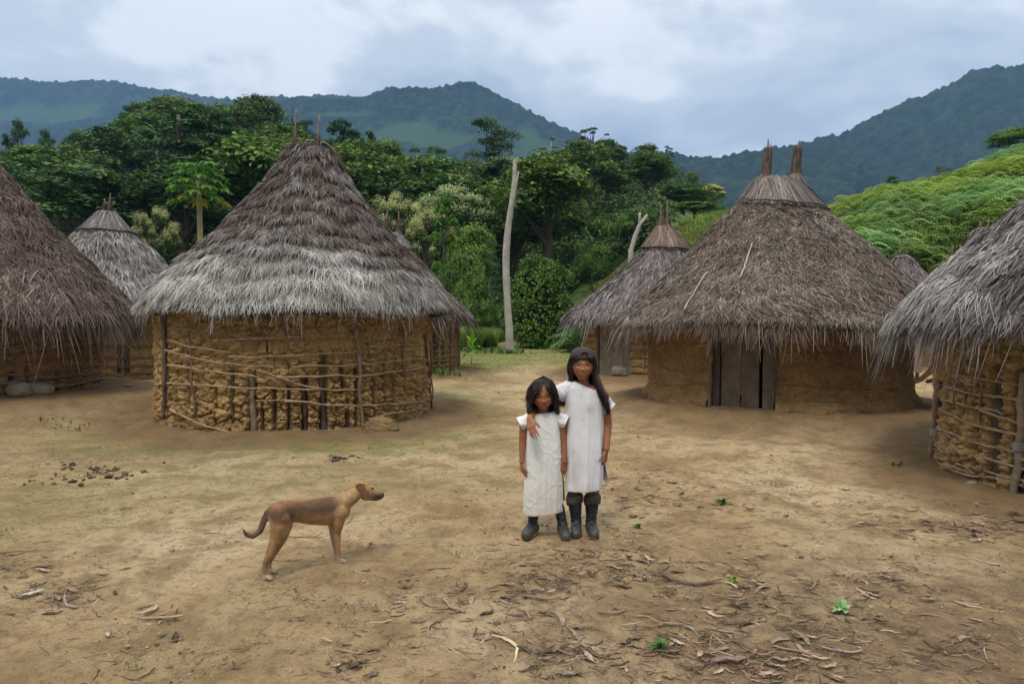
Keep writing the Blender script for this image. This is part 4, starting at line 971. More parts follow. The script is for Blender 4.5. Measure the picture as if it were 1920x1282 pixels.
def build_forest():
    rg = R('forest'); pts = []
    grp = 'trees of the forest slope'
    kinds = ['broad', 'broad', 'tall', 'spread', 'broad', 'young', 'broad', 'tall', 'tall', 'thin', 'pale', 'broad']
    labs = {'broad': ('forest_tree', 'rounded evergreen tree in the dense forest slope behind the village'), 'tall': ('forest_tree', 'narrow ragged tree in the dense forest slope behind the village'),
            'spread': ('forest_tree', 'flat-topped tree in the dense forest slope behind the village'), 'young': ('forest_tree', 'brighter green pointed tree in the dense forest slope behind the village'),
            'pale': ('forest_tree', ''), 'thin': ('forest_tree', 'open-crowned lighter tree in the dense forest slope behind the village'), 'palm': ('palm_tree', 'palm among the trees of the dense forest slope behind the village')}
    tries = 0; n = 0
    rec = []
    while n < 235 and tries < 16000:
        tries += 1
        px = rg.uniform(-120, 1330); Y = 48*(150/48)**rg.uniform(0, 1)
        if px > 1030 and Y < 66: continue
        if px > 1230 and Y < 90: continue
        X = at(px, Y); zg = float(G(X, Y))
        sp = (4.3+.026*Y)
        if any((X-a)**2+(Y-b)**2*.55 < sp*sp for a, b in pts): continue
        # crowns stay under the skyline read from the photo
        hgt = rg.uniform(9, 14.5); top = 590-(zg+hgt-1.5)/Y*1280
        sky = np.interp(px, [-100, 0, 200, 240, 300, 500, 540, 640, 700, 800, 980, 1060, 1130, 1250, 1330], [278, 276, 284, 235, 208, 212, 262, 268, 282, 305, 305, 285, 268, 300, 350])
        if top < sky:
            hgt = (590-sky)/1280*Y+1.5-zg
            if hgt < 5.5: continue
        pts.append((X, Y)); n += 1
        k = kinds[int(rg.integers(0, len(kinds)))]
        if k == 'palm' and rg.uniform() < .6: k = 'broad'
        tl = 0
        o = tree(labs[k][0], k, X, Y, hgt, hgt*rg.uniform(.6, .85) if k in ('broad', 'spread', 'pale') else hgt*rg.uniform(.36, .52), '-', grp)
        rec.append((o, k, px, 590-(zg+hgt-1.5)/Y*1280))
    name_forest(rec, labs)
    # understorey: one uncountable mass
    m = 13000; px = rg.uniform(-250, 1400, m); Y = 36*(165/36)**rg.uniform(0, 1, m)
    X = (px-960)/1280*Y; keep = ~((px > 1240) & (Y < 95)) & ~((px > 1040) & (Y < 50)) & ~((px > 860) & (px < 1100) & (Y < 38))
    X, Y = X[keep], Y[keep]; Z = G(X, Y); m = len(X); mb = MB()
    rad = rg.uniform(.5, 1.5, m)*(1+.004*Y); cen = np.stack([X, Y, Z+rad*.5+rg.uniform(0, 1, m)**2*1.6*sstep(40, 60, Y)], -1)
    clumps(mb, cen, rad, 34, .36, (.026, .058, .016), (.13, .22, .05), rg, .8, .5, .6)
    tag(mkb('undergrowth', mb, M_leafn, smooth=False), 'dense dark green undergrowth filling the forest slope', 'undergrowth', kind='stuff')

def frond_template(nseg=9):
    s_ = np.linspace(.08, 1, nseg); V, F = [], []
    def mid(s): return np.array([0, s, .42*math.sin(s*2.2)-.25*s*s])
    for i, s in enumerate(s_):
        c = mid(s); w = .34*math.sin(min(s*2.6+.35, math.pi-.05))*(1-s*.35)
        for sg in (-1, 1):
            n0 = len(V); V += [c, c+[sg*w*.45, .10, -.02], c+[sg*w, .10+.08*s, -.10], c+[sg*w*.45, .0, -.03]]; F.append([n0, n0+1, n0+2, n0+3])
    return np.array(V), np.array(F)
def build_slope():
    rg = R('fern'); Vt, Ft = frond_template()
    def scatter(n, fpx, fY, size, cols, name, label, cond=None, tiltup=.25):
        px = rg.uniform(*fpx, n); Y = rg.uniform(*fY, n); X = (px-960)/1280*Y; ok = np.ones(n, bool) if cond is None else cond(px, Y, X); X, Y, px = X[ok], Y[ok], px[ok]
        n = len(X); Z = G(X, Y); sz = size*rg.uniform(.55, 1.25, n)
        clump = fbm(X*.22, Y*.22, 0, 3, 41); yaw = rg.uniform(0, 6.28, n)
        # fronds face mostly down-slope, towards the village
        yaw = np.where(rg.uniform(0, 1, n) < .7, math.pi+rg.normal(size=n)*.9, yaw)
        c, s_ = np.cos(yaw), np.sin(yaw); V = Vt[None]*sz[:, None, None]
        x = V[..., 0]*c[:, None]-V[..., 1]*s_[:, None]; y = V[..., 0]*s_[:, None]+V[..., 1]*c[:, None]
        up = rg.uniform(.1, .75, n)+np.clip(clump, -.4, .8)*1.2
        W = np.stack([x+X[:, None], y+Y[:, None], V[..., 2]+(Z+np.maximum(up, .05)*size)[:, None]], -1)
        F = (Ft[None]+(np.arange(n)*len(Vt))[:, None, None]).reshape(-1, 4)
        t = np.clip(rg.uniform(0, 1, n)*.7+clump*.7+.15, 0, 1)[:, None]; col = np.array(cols[0])*(1-t)+np.array(cols[1])*t; hue = np.clip(fbm(X*.16+9, Y*.16, 0, 3, 83)*1.6+.3, 0, 1)[:, None]; col = col*(1-hue)+col*np.array([1.25, .98, .42])*hue
        mb = MB(); mb.add(W.reshape(-1, 3), F, np.repeat(col, len(Vt), 0))
        return tag(mkb(name, mb, M_grass, smooth=False), label, 'ferns', kind='stuff')
    crest = lambda px: np.interp(px, [1060, 1250, 1400, 1540, 1920], [38, 42, 47, 48, 54])
    nz = lambda X, Y: fbm(X*.13+4, Y*.13, 0, 3, 43)
    nz2 = lambda X, Y: fbm(X*.22+4, Y*.22, 0, 4, 47)
    scatter(26000, (1480, 2300), (27, 58), .8, ((.08, .17, .05), (.34, .54, .22)), 'fern_bank', 'arching pale green ferns covering the right hand slope', lambda px, Y, X: (nz2(X, Y)+rg.uniform(-.35, .35, len(X)) > .20-.22*sstep(1660, 1820, px)-.30*sstep(36, 31, Y))&(px > 1500+27.*np.maximum(Y-35, 0)))
    scatter(5200, (1050, 1240), (27, 40), .8, ((.05, .13, .03), (.18, .32, .10)), 'fern_bank', 'light green ferns on the low bank between the vine bush and the back right hut', lambda px, Y, X: px > 1060+(Y-27)*7)
    # long grasses and weeds
    def grassy(n, gen, h, cols, name, label, w=.03, lean=.35, group=None):
        X, Y = gen(n); n = len(X); Z = G(X, Y)-.02; hh = h*rg.uniform(.4, 1.2, n); a = rg.uniform(0, 6.28, n); ln = rg.uniform(.1, 1, n)*lean
        d = np.stack([np.cos(a), np.sin(a), 0*a], -1); sd = np.stack([-np.sin(a), np.cos(a), 0*a], -1)*(w*rg.uniform(.5, 1.3, n))[:, None]/2
        B = np.stack([X, Y, Z], -1); M = B+d*(hh*ln*.35)[:, None]+np.array([0, 0, 1])*(hh*.6)[:, None]; T = B+d*(hh*ln*1.1)[:, None]+np.array([0, 0, 1])*(hh*(1-.35*ln))[:, None]
        V = np.stack([B-sd, B+sd, M+sd*.9, M-sd*.9, T], 1).reshape(-1, 3); i = np.arange(n)[:, None]*5
        t = np.clip(rg.uniform(0, 1, n)*.8+.4*fbm(X*.5, Y*.5, 0, 2, 3), 0, 1)[:, None]; c = np.array(cols[0])*(1-t)+np.array(cols[1])*t; dr = np.clip(fbm(X*.25, Y*.25, 0, 3, 91)*2-.2, 0, .7)[:, None]*(.0 if h < .1 else 1.); c = c*(1-dr)+np.array([.22, .19, .07])*dr
        mb = MB(); mb.add(V, [i+[0, 1, 2, 3], i+[3, 2, 4]], np.repeat(c, 5, 0))
        return tag(mkb(name, mb, M_grass, smooth=False), label, 'grass', kind='stuff')
    def area(px, Yr, cond=None):
        def g(n):
            p = rg.uniform(*px, n); Y = rg.uniform(*Yr, n); X = (p-960)/1280*Y
            if cond is not None: k = cond(p, Y, X); X, Y = X[k], Y[k]
            return X, Y
        return g
    grassy(95000, area((1270, 2200), (26, 56), lambda p, Y, X: nz2(X, Y)+rg.uniform(-.3, .3, len(X)) < .4), .62, ((.08, .13, .025), (.40, .52, .09)), 'slope_grass', 'bright yellow-green long grass on the right hand slope', .045, .9)
    grassy(22000, area((1100, 1330), (30, 48), None), .5, ((.07, .14, .02), (.32, .46, .06)), 'slope_grass', 'bright grass strip on the slope behind the back right hut', .06)
    grassy(42000, area((850, 1110), (29.5, 36), lambda p, Y, X: (Y > 31+1.4*fbm(X*.7, 0*X, 0, 3, 8)) & (fbm(X*.5, Y*.5, 0, 2, 77) > -.3)), .8, ((.07, .16, .02), (.36, .56, .09)), 'tall_grass', 'band of tall bright green grass behind the bare pole', .035, .5)
    grassy(12000, area((855, 902), (28.5, 32), None), .95, ((.08, .18, .02), (.36, .58, .09)), 'tall_grass', 'clump of tall bright grass beside the wall of the half-hidden hut', .03, .6)
    def turf(n):
        Y = rg.uniform(11, 28, n); p = rg.uniform(820, 1110, n); X = (p-960)/1280*Y
        k = (sstep(14, 21, Y)*.9+.18+.5*fbm(X*1.3, Y*1.3, 0, 3, 19) > rg.uniform(.25, 1, n)) & (np.abs(X-(.2+(Y-9)*.06)+.7*fbm(X*1.1, Y*.8, 0, 3, 33))+rg.uniform(-.35, .35, len(X)) > .8*sstep(26, 15, Y)); return X[k], Y[k]
    grassy(60000, turf, .045, ((.07, .12, .02), (.22, .30, .07)), 'turf', 'short green turf in the clearing around the bare pole', .012, .8)
    def patches(n):
        cs = [(-1.1, 11.2, .8, 2.6), (-3.2, 7.6, 2.6, .4), (-7.3, 12.8, 1.5, 1.8), (-5.4, 8.2, 1., .7), (-.9, 8.2, .8, .9), (-1.5, 9.3, .9, .8), (2.2, 5.6, .7, .4), (-4.1, 5.4, 1., .5), (3.9, 6.6, .6, .4), (1.8, 4.3, .7, .3), (2.6, 2.9, .9, .5)]
        w = np.array([5, 3, 3, 1.5, 2, 2, .3, .7, .3, .3, .4]); k = rg.choice(len(cs), n, p=w/w.sum()); c = np.array(cs)[k]
        X = c[:, 0]+c[:, 2]*rg.normal(size=n)*.6; Y = c[:, 1]+c[:, 3]*rg.normal(size=n)*.6
        ok = fbm(X*4, Y*4, 0, 3, 23) > .08
        for h in HUTS.values(): ok &= np.hypot(X-h['X'], Y-h['Y']) > h['rw']+.25
        ok &= Y > 2.2
        return X[ok], Y[ok]
    def tufts(n):
        k = 85; cx = rg.uniform(-6, 7, k); cy = 1.9*(11/1.9)**rg.uniform(0, 1, k); i = rg.integers(0, k, n); s_ = rg.uniform(.02, .10, k)[i]*(1+cy[i]*.06)
        X = cx[i]+rg.normal(size=n)*s_; Y = cy[i]+rg.normal(size=n)*s_*.7; ok = np.ones(n, bool)
        for h in HUTS.values(): ok &= np.hypot(X-h['X'], Y-h['Y']) > h['rw']+.2
        return X[ok], Y[ok]
    grassy(3400, tufts, .040, ((.06, .11, .02), (.20, .27, .07)), 'grass_tufts', 'sparse little grass tufts dotted over the yard', .005, 1.1)
    grassy(34000, patches, .022, ((.09, .12, .03), (.24, .27, .09)), 'turf', 'thin sparse grass film scattered over the trodden yard', .008, 1.2)

def leafblade(mb, base, tip, side, w, col, fold=.1, n=5, droop=.0):
    """one broad leaf between base and tip"""
    base, tip, side = map(np.asarray, (base, tip, side)); t = np.linspace(0, 1, n+1); c = base+(tip-base)*t[:, None]; L = np.linalg.norm(tip-base)
    c[:, 2] += L*.16*np.sin(t*math.pi)-droop*L*t**2; prof = w*np.sin(np.clip(t*.93+.05, 0, 1)*math.pi)**.8
    e = side*prof[:, None]; up = np.array([0, 0, 1.])*(prof*fold)[:, None]
    V = np.concatenate([c-e+up, c, c+e+up]); m = n+1; i = np.arange(n)
    F = np.concatenate([np.stack([i, i+1, i+1+m, i+m], -1), np.stack([i+m, i+1+m, i+1+2*m, i+2*m], -1)]); mb.add(V, F, col)
def build_plants():
    rg = R('plants')
    # papaya
    X, Y = at(377, 24.), 24.; z0 = float(G(X, Y)); zt = P(377, 345, 24.)[2]
    o = thing('papaya_tree', 'papaya tree with big lobed leaves rising behind the big left roof', 'tree', (X, Y, z0))
    v, f = tube([[X, Y, z0-.2], [X+.03, Y, z0+2], [X+.02, Y, zt-.6], [X, Y, zt+.1]], [.11, .10, .085, .06], 10)
    mk('trunk', v, f, mat('papaya_bark', (.33, .29, .15), .8, .2, False, (20, .5, .02), (6, .2)), o)
    pet = MB(); n = 30
    for i in range(n):
        a = i*2.399; el = np.interp(i, [0, n-1], [.95, -.6])+rg.normal()*.1; L = rg.uniform(.55, .85); dr = np.array([math.cos(a)*math.cos(el), math.sin(a)*math.cos(el), math.sin(el)])
        b = np.array([X, Y, zt-.25+.3*(1-i/n)]); c = b+dr*L; pet.add(*tube([b, (b+c)/2+[0, 0, .07], c], [.016, .012, .009], 5, False), (.20, .27, .08))
        mb = MB(); out = unit(np.array([dr[0], dr[1], -.25+.25*math.sin(el)])); sdv = unit(np.cross(out, [0, 0, 1.]))
        yel = i >= n-3
        for q in (-2.1, -1.3, -.65, 0, .65, 1.3, 2.1):
            dl = unit(out*math.cos(q)+sdv*math.sin(q)); LL = .42*(1-.16*abs(q)/1.2)*rg.uniform(.9, 1.15); sd = unit(np.cross(dl, [0, 0, 1.]))
            cl = np.array([.30, .26, .03]) if yel else np.array([.075, .20, .022])*rg.uniform(.75, 1.35)
            leafblade(mb, c, c+dl*LL, sd, .085, cl, .15, 4, .22)
            for sg in (-1, 1):
                m_ = c+dl*LL*.5; d2 = unit(dl*.75+sd*sg*.7); leafblade(mb, m_, m_+d2*LL*.38, unit(np.cross(d2, [0, 0, 1.])), .045, cl*1.1, .1, 2, .2)
        mkb('leaf', mb, M_leafn, o, smooth=False)
    mkb('leaf_stalks', pet, M_grass, o)
    # young broad-leaved plant by the path
    X, Y = at(884, 20.5), 20.5; z0 = float(G(X, Y)); o = thing('seedling', 'young plant with large bright green leaves at the corner of the half-hidden hut', 'plant', (X, Y, z0))
    v, f = tube([[X, Y, z0-.03], [X+.01, Y, z0+.3], [X, Y, z0+.5]], [.012, .01, .006], 6); mk('stem', v, f, M_grass, o, (.14, .2, .06))
    for i in range(11):
        a = i*2.4; h = .2+.042*i; el = .1+.11*i; L = rg.uniform(.30, .42) if i < 9 else .34; dr = np.array([math.cos(a)*math.cos(el), math.sin(a)*math.cos(el), math.sin(el)])
        mb = MB(); leafblade(mb, [X, Y, z0+h], np.array([X, Y, z0+h])+dr*L, unit(np.cross(dr, [0, 0, 1.])), .075, np.array([.16, .34, .03])*rg.uniform(.7, 1.3), .2, 5, .35 if i < 7 else .05)
        mkb('leaf', mb, M_leafn, o, smooth=False)
    # vine-covered bush
    X, Y = at(1010, 31.), 31.; z0 = float(G(X, Y)); o = thing('vine_bush', 'tall block-shaped bush smothered in dark green vines right of the bare pole', 'bush', (X, Y, z0))
    mb = MB(); k = 60; a = rg.uniform(0, 6.28, k); z = rg.uniform(.3, 3.85, k); rr = np.interp(z, [0, 1, 3, 3.9], [1.1, 1.2, 1.1, .65])*rg.uniform(.45, 1.12, k)
    cen = np.stack([X+rr*np.cos(a), Y+rr*np.sin(a), z0+z], -1); clumps(mb, cen, rg.uniform(.25, .62, k), 260, .13, (.03, .075, .014), (.13, .24, .03), rg, .9, .25, .75, .3)
    n = 2600; a = rg.uniform(0, 6.28, n); z = rg.uniform(0.1, 4.0, n)**1; rr = np.interp(z, [0, 1, 3, 3.9], [1.2, 1.38, 1.25, .6])+rg.normal(size=n)*.16+.22*fbm(np.cos(a)*2, np.sin(a)*2, z*1.2, 3, 71); st = np.sin(a*19+2*np.sin(z))*.09
    p = np.stack([X+(rr+st)*np.cos(a), Y+(rr+st)*np.sin(a), z0+z], -1); t = rg.uniform(0, 1, n)[:, None]
    leaves(mb, p, np.stack([np.cos(a), np.sin(a), .5+0*a], -1)+rg.normal(size=(n, 3))*.3, .12, .10, np.array([.05, .12, .015])*(1-t)+np.array([.16, .25, .03])*t, rg, .2)
    mkb('vine_leaves', mb, M_leafn, o, smooth=False)
    v, f = tube([[X, Y, z0-.3], [X, Y, z0+1.6], [X+.1, Y, z0+3.1]], [.16, .13, .06], 8); mk('trunk', v, f, M_bark, o)
    # bare tall pole
    q = lambda a, b: P(a, b, 27.); zb = float(G(at(957, 27.), 27.))
    pts = [q(957, 660), q(955, 620), q(951, 560), q(948, 500), q(951, 440), q(958, 390), q(965, 350), q(965, 320), q(965, 301)]; pts[0][2] = zb-.3
    o = thing('bare_pole', 'tall crooked pale bare tree pole standing alone in the middle clearing', 'pole', (pts[0][0], 27., zb))
    q2 = np.array(pts); tt = np.linspace(0, 8, 40); q3 = np.stack([np.interp(tt, range(9), q2[:, i]) for i in range(3)], -1)
    for _ in range(3): q3[1:-1] = .25*q3[:-2]+.5*q3[1:-1]+.25*q3[2:]
    v, f = tube(q3, np.interp(tt, [0, 1, 4, 6.2, 7, 8], [.20, .155, .13, .105, .09, .07])*(1+.04*R('bp').normal(size=40)), 14)
    v = v+.02*fbm(v[:, 0]*5, v[:, 1]*5, v[:, 2]*2, 3, 3)[:, None]; mk('trunk', v, f, M_bare, o)
    m2 = MB(); m2.add(*tube([q(960, 350), q(969, 343), q(972, 322)], [.05, .04, .015], 6)); mkb('branch_stub', m2, M_bare, o)
    # weeds round its foot and along walls
    def weed(px, Y, n, h, lab, colr=(.07, .15, .03), r=.25):
        X = at(px, Y); z0 = float(G(X, Y)); mb = MB()
        for i in range(n):
            a = rg.uniform(0, 6.28); b = np.array([X+rg.normal()*r, Y+rg.normal()*r*.6, 0]); b[2] = float(G(b[0], b[1])); L = h*rg.uniform(.5, 1.1); el = rg.uniform(.3, 1.3)
            dr = np.array([math.cos(a)*math.cos(el), math.sin(a)*math.cos(el), math.sin(el)]); leafblade(mb, b, b+dr*L, unit(np.cross(dr, [0, 0, 1.])), L*.16, np.array(colr)*rg.uniform(.6, 1.5), .2, 4, .2)
        tag(mkb('weed' if r < .1 else 'weeds', mb, M_leafn, smooth=False, loc=(X, Y, z0)), lab, 'weed', kind=None if r < .1 else 'stuff')
    weed(953, 26.5, 60, .38, 'leafy weeds round the foot of the tall bare pole', r=.4)
    weed(1040, 30, 70, .6, 'broad-leaved weeds at the left foot of the back right hut eave', r=.6)
    weed(830, 16.4, 26, .26, 'small weeds at the foot of the half-hidden hut wall', r=.2)
    weed(1690, 6.6, 16, .07, 'tiny green weed left of the close right hut', r=.02)
    weed(1592, 3.36, 22, .085, 'pale green low weed with jagged leaves on the ground, lower right', (.25, .38, .16), r=.012)
    weed(1380, 3.75, 12, .06, 'small yellow-green weed right of the children on the ground', (.24, .32, .05), r=.01)
    weed(1197, 4.73, 16, .06, 'little grass tuft just right of the boots', r=.012)
    weed(1360, 5.3, 20, .08, 'little grass tuft on the open ground right of the children', r=.015)
    weed(1245, 3.0, 14, .07, 'small grass tuft near the bottom centre right', r=.012)
    weed(1290, 16.5, 1, .1, 'tiny sprout hidden by the plank-door hut', r=.03) if False else None
    weed(120, 8.9, 30, .07, 'small green weeds on the bank before the left cut-off hut', r=.16)
build_named_trees(); build_forest(); build_slope(); build_plants()
# ------------------------------------------------------------------ people and dog
M_skin = mat('skin', (1, 1, 1), .52, .35, True)
M_cloth = mat('cotton', (1, 1, 1), .9, .15, True, (70, .4, .005), (9, .07, .04))
M_rubber = mat('rubber', (1, 1, 1), .48, .45, True, (40, .25, .004), (18, .35))
M_hair = mat('hair', (1, 1, 1), .45, .4, True)
M_fur = mat('fur', (1, 1, 1), .8, .2, True, (120, 1.0, .006), (40, .22, .12))
M_eye = mat('eye', (1, 1, 1), .55, .25, True)
M_felt = mat('cap_cloth', (.060, .044, .047), .9, .15, False, (90, .5, .004), (20, .2))
SKIN = np.array([.29, .122, .058])

def hand(mb, wrist, fdir, side, normal, s=1., curl=.5, spread=.12, thumb=.7, curls=None):
    """palm and five tapering fingers; fdir towards the fingertips, side towards the thumb, normal out of the palm"""
    w, f, n = np.array(wrist, float), unit(np.array(fdir, float)), np.array(normal, float)
    n = unit(n-f*np.dot(n, f)); sd = np.cross(n, f); sd = sd*(1 if np.dot(sd, side) > 0 else -1)
    L = .062*s
    for k in (-1.1, -.35, .4, 1.1):
        mb.add(*capsule(w+sd*k*.010*s, w+f*L+sd*k*.0185*s, .0115*s, .0095*s, 10))
    mb.add(*capsule(w-f*.012*s, w+f*.02*s, .0165*s, .0165*s, 12, .72, sd))
    lens = [.030, .034, .031, .024]; c_ = curls or [curl]*4
    for i, k in enumerate((1.25, .42, -.42, -1.2)):
        p = w+f*L*(1. if i < 3 else .94)+sd*k*.0165*s; a = spread*k*.6; r = .0068*s; d0 = unit(f+sd*a)
        cc = c_[i]; ang = .25*cc
        for j, q in enumerate((1., .72, .55)):
            ang += cc*(.55 if j else .35); d = d0*math.cos(ang)+n*math.sin(ang); p2 = p+d*lens[i]*q*s
            mb.add(*capsule(p, p2, r, r*.9, 9)); p = p2; r *= .9
    p = w+f*.012*s+sd*.018*s; d = unit(f*.75+sd*thumb+n*.25)
    for q, r in ((.026, .0095), (.024, .0082), (.018, .0072)):
        p2 = p+d*q*s; mb.add(*capsule(p, p2, r*s, r*.92*s, 9)); p = p2; d = unit(d*.9+f*.25+n*.12)
    return w+f*L

def head_mesh(c, s, yaw=0., roll=0., pitch=0., skin=SKIN, lip=(.30, .085, .07), wide=1.):
    """sculpted child's head; s = height in m from chin to crown; faces -Y; returns V,F,K and a mapper"""
    nu, nv = 150, 190
    ph = np.linspace(0, math.pi, nu); th = np.arange(nv)*2*math.pi/nv
    D = np.stack([np.sin(ph)[:, None]*np.sin(th), -np.sin(ph)[:, None]*np.cos(th), np.cos(ph)[:, None]*np.ones(nv)], -1).reshape(-1, 3)
    x, y, z = D.T
    # units: head height = 1, centre at 0, chin at -.5, crown at +.5
    W = np.interp(z, [-1, -.8, -.45, -.1, .3, 1], [.17, .27, .335, .362, .372, .36])*wide
    # interpolate width by latitude; depth front / back
    df = np.interp(z, [-1, -.8, -.4, 0, .4, 1], [.33, .40, .405, .40, .40, .38]); db = np.interp(z, [-1, -.7, -.3, .1, 1], [.10, .16, .34, .46, .46])
    X = x*W; Y = np.where(y < 0, y*df, y*db); Z = np.where(z < 0, z*.50, z*.50)
    front = sstep(.1, -.45, Y)
    # flatten the face plane a little
    Y = np.where(Y < -.33, -.33+(Y+.33)*.55, Y)
    def g(x0, z0, sx, sz): return np.exp(-((X-x0)/sx)**2-((Z-z0)/sz)**2)*front
    def g2(x0, z0, sx, sz): return np.exp(-((np.abs(X)-x0)/sx)**2-((Z-z0)/sz)**2)*front
    dY = 0
    dY -= .020*g2(.12, .085, .10, .035)                # brow
    dY += .034*g2(.160, .0, .070, .044)                # sockets
    dY -= .013*g2(.150, -.003, .052, .026)             # lids over the eyeball
    dY -= .030*g(0, .03, .035, .09)                    # bridge
    dY -= .085*g(0, -.125, .048, .055)                 # nose tip
    dY -= .045*g2(.055, -.145, .030, .028)             # nostrils
    dY -= .030*g2(.19, -.10, .10, .085)                # cheeks
    dY -= .035*g(0, -.275, .115, .060)                 # mouth mound
    dY -= .022*g(0, -.243, .075, .020); dY -= .026*g(0, -.297, .065, .023); dY += .022*g(0, -.270, .090, .009)
    dY += .018*g(0, -.345, .07, .022); dY -= .045*g(0, -.425, .085, .055)   # chin
    dY += .012*g(0, -.205, .014, .02)
    Y = Y+dY
    X = X*(1-.06*np.exp(-((Z+.36)/.1)**2))
    K = np.ones((len(X), 3))*skin*(1+.07*fbm(X*9, Z*9, Y*9, 3, 5))[:, None]
    def mixk(w, c_): return K*(1-w[:, None])+np.array(c_)*w[:, None]
    K = mixk(.55*g2(.19, -.12, .09, .08), np.array(skin)*[1.18, .95, .9])
    lp = np.clip(g(0, -.272, .088, .036)*1.6-.45, 0, 1)*(np.abs(X) < .115); K = mixk(lp, lip)
    K = mixk(np.clip(g(0, -.270, .085, .006)*1.4, 0, 1)*.7, (.06, .02, .018))
    K = mixk(np.clip(g2(.034, -.178, .016, .012)*1.4, 0, 1)*.8, (.05, .02, .012))
    # eyebrows and lash lines lie in the skin
    for sg in (-1, 1):
        bx = (sg*X-.145)/.085; bz = Z-(.092+.020*(1-bx**2)-.012*bx); K = mixk(np.clip(1.5*np.exp(-(bz/.019)**2)-.25, 0, 1)*(np.abs(bx) < 1)*front, (.008, .005, .004))
    ez = np.abs(Z+.003)/.030; ex = (np.abs(X)-.148)/.066; el = np.sqrt(ex**2+ez**2)
    K = mixk(np.clip(1.6*np.exp(-((el-1.05)/.18)**2)-.35, 0, 1)*front*.6*(Z > -.018), (.03, .016, .012))
    V = np.stack([X, Y, Z], -1)*s
    cy, sy = math.cos(yaw), math.sin(yaw); cr, sr = math.cos(roll), math.sin(roll); cp, sp_ = math.cos(pitch), math.sin(pitch)
    Rm = np.array([[cy, -sy, 0], [sy, cy, 0], [0, 0, 1]])@np.array([[cr, 0, sr], [0, 1, 0], [-sr, 0, cr]])@np.array([[1, 0, 0], [0, cp, -sp_], [0, sp_, cp]])
    f = lambda p: np.asarray(p)*s@Rm.T+np.asarray(c)
    return V@Rm.T+np.asarray(c), [grid_faces(nu, nv, True)], K, f, Rm
def ears(mb, f, s):
    for sg in (-1, 1):
        for a in np.linspace(-1.9, 1.9, 7):
            p = f([sg*.372, .03+.045*math.cos(a)*1.0, -.02+.075*math.sin(a)]); mb.add(*ellipsoid(p, (.010*s/.19, .014*s/.19, .014*s/.19), 6, 8))
def eyes(root, f, s, Rm):
    for sg in (-1, 1):
        c = f([sg*.146, -.300, -.003]); r = .066*s
        ph = np.linspace(0, math.pi, 17); th = np.arange(24)*2*math.pi/24
        D = np.stack([np.sin(ph)[:, None]*np.cos(th), -np.cos(ph)[:, None]*np.ones(24), np.sin(ph)[:, None]*np.sin(th)], -1).reshape(-1, 3)
        e = np.degrees(np.arccos(np.clip(-D[:, 1], -1, 1)))
        K = np.where((e < 46)[:, None], np.array([.022, .011, .007]), np.array([.20, .17, .16])); K = np.where((e < 18)[:, None], .004, K)
        V = (D*r*[.88, .85, .40])@Rm.T+c; mk('eye', V, [grid_faces(17, 24, True)], M_eye, root, K)
def lift(p, dy=0., dx=0., dz=0.): return np.asarray(p, float)+[dx, dy, dz]
def strands(mb, roots, n, rg, w=.0028, col=(.020, .013, .011), jit=.006, taper=.5, shade=None):
    """roots: list of guide polylines (k,3); strands follow mixtures of neighbouring guides"""
    gl = np.array(roots); m, k, _ = gl.shape
    f = rg.uniform(0, m-1.001, n); i = f.astype(int); t = (f-i)[:, None, None]
    P_ = gl[i]*(1-t)+gl[i+1]*t
    off = rg.normal(size=(n, 1, 3))*jit; ss = np.linspace(0, 1, k)[None, :, None]
    wav = np.sin(ss*rg.uniform(2, 6, (n, 1, 1))+rg.uniform(0, 6, (n, 1, 1)))*rg.normal(size=(n, 1, 3))*jit*.8
    P_ = P_+off*(.35+.9*ss)+wav*ss
    cut = rg.uniform(.80, 1., n)[:, None, None]; 
    # shorten by re-sampling
    idx = np.clip(ss*cut*(k-1), 0, k-1-1e-6)[..., 0]; i0 = idx.astype(int); fr = (idx-i0)[..., None]; ar = np.arange(n)[:, None]
    P_ = P_[ar, i0]*(1-fr)+P_[ar, np.minimum(i0+1, k-1)]*fr
    T = unit(np.gradient(P_, axis=1)); view = np.array([0, -1., .15])+rg.normal(size=(n, 1, 3))*.8
    S = unit(np.cross(T, view)); ww = w*rg.uniform(.6, 1.4, (n, 1, 1))*(1-taper*ss**3)
    A, B = P_-S*ww/2, P_+S*ww/2; V = np.stack([A, B], 2).reshape(n, 2*k, 3)
    b = np.arange(k-1)*2; q = np.stack([b, b+1, b+3, b+2], -1); F = (q[None]+(np.arange(n)*2*k)[:, None, None]).reshape(-1, 4)
    c = np.array(col)*rg.uniform(.5, 1.7, (n, 1)); c = np.where(rg.uniform(0, 1, (n, 1)) < .12, c*1.9, c)
    mb.add(V.reshape(-1, 3), F, np.repeat(c, 2*k, 0))
def smooth_line(pts, k=18):
    pts = np.array(pts, float); L = np.concatenate([[0], np.cumsum(np.linalg.norm(np.diff(pts, axis=0), axis=1))]); t = np.linspace(0, L[-1], k)
    q = np.stack([np.interp(t, L, pts[:, i]) for i in range(3)], -1)
    for _ in range(2): q[1:-1] = .25*q[:-2]+.5*q[1:-1]+.25*q[2:]
    return q
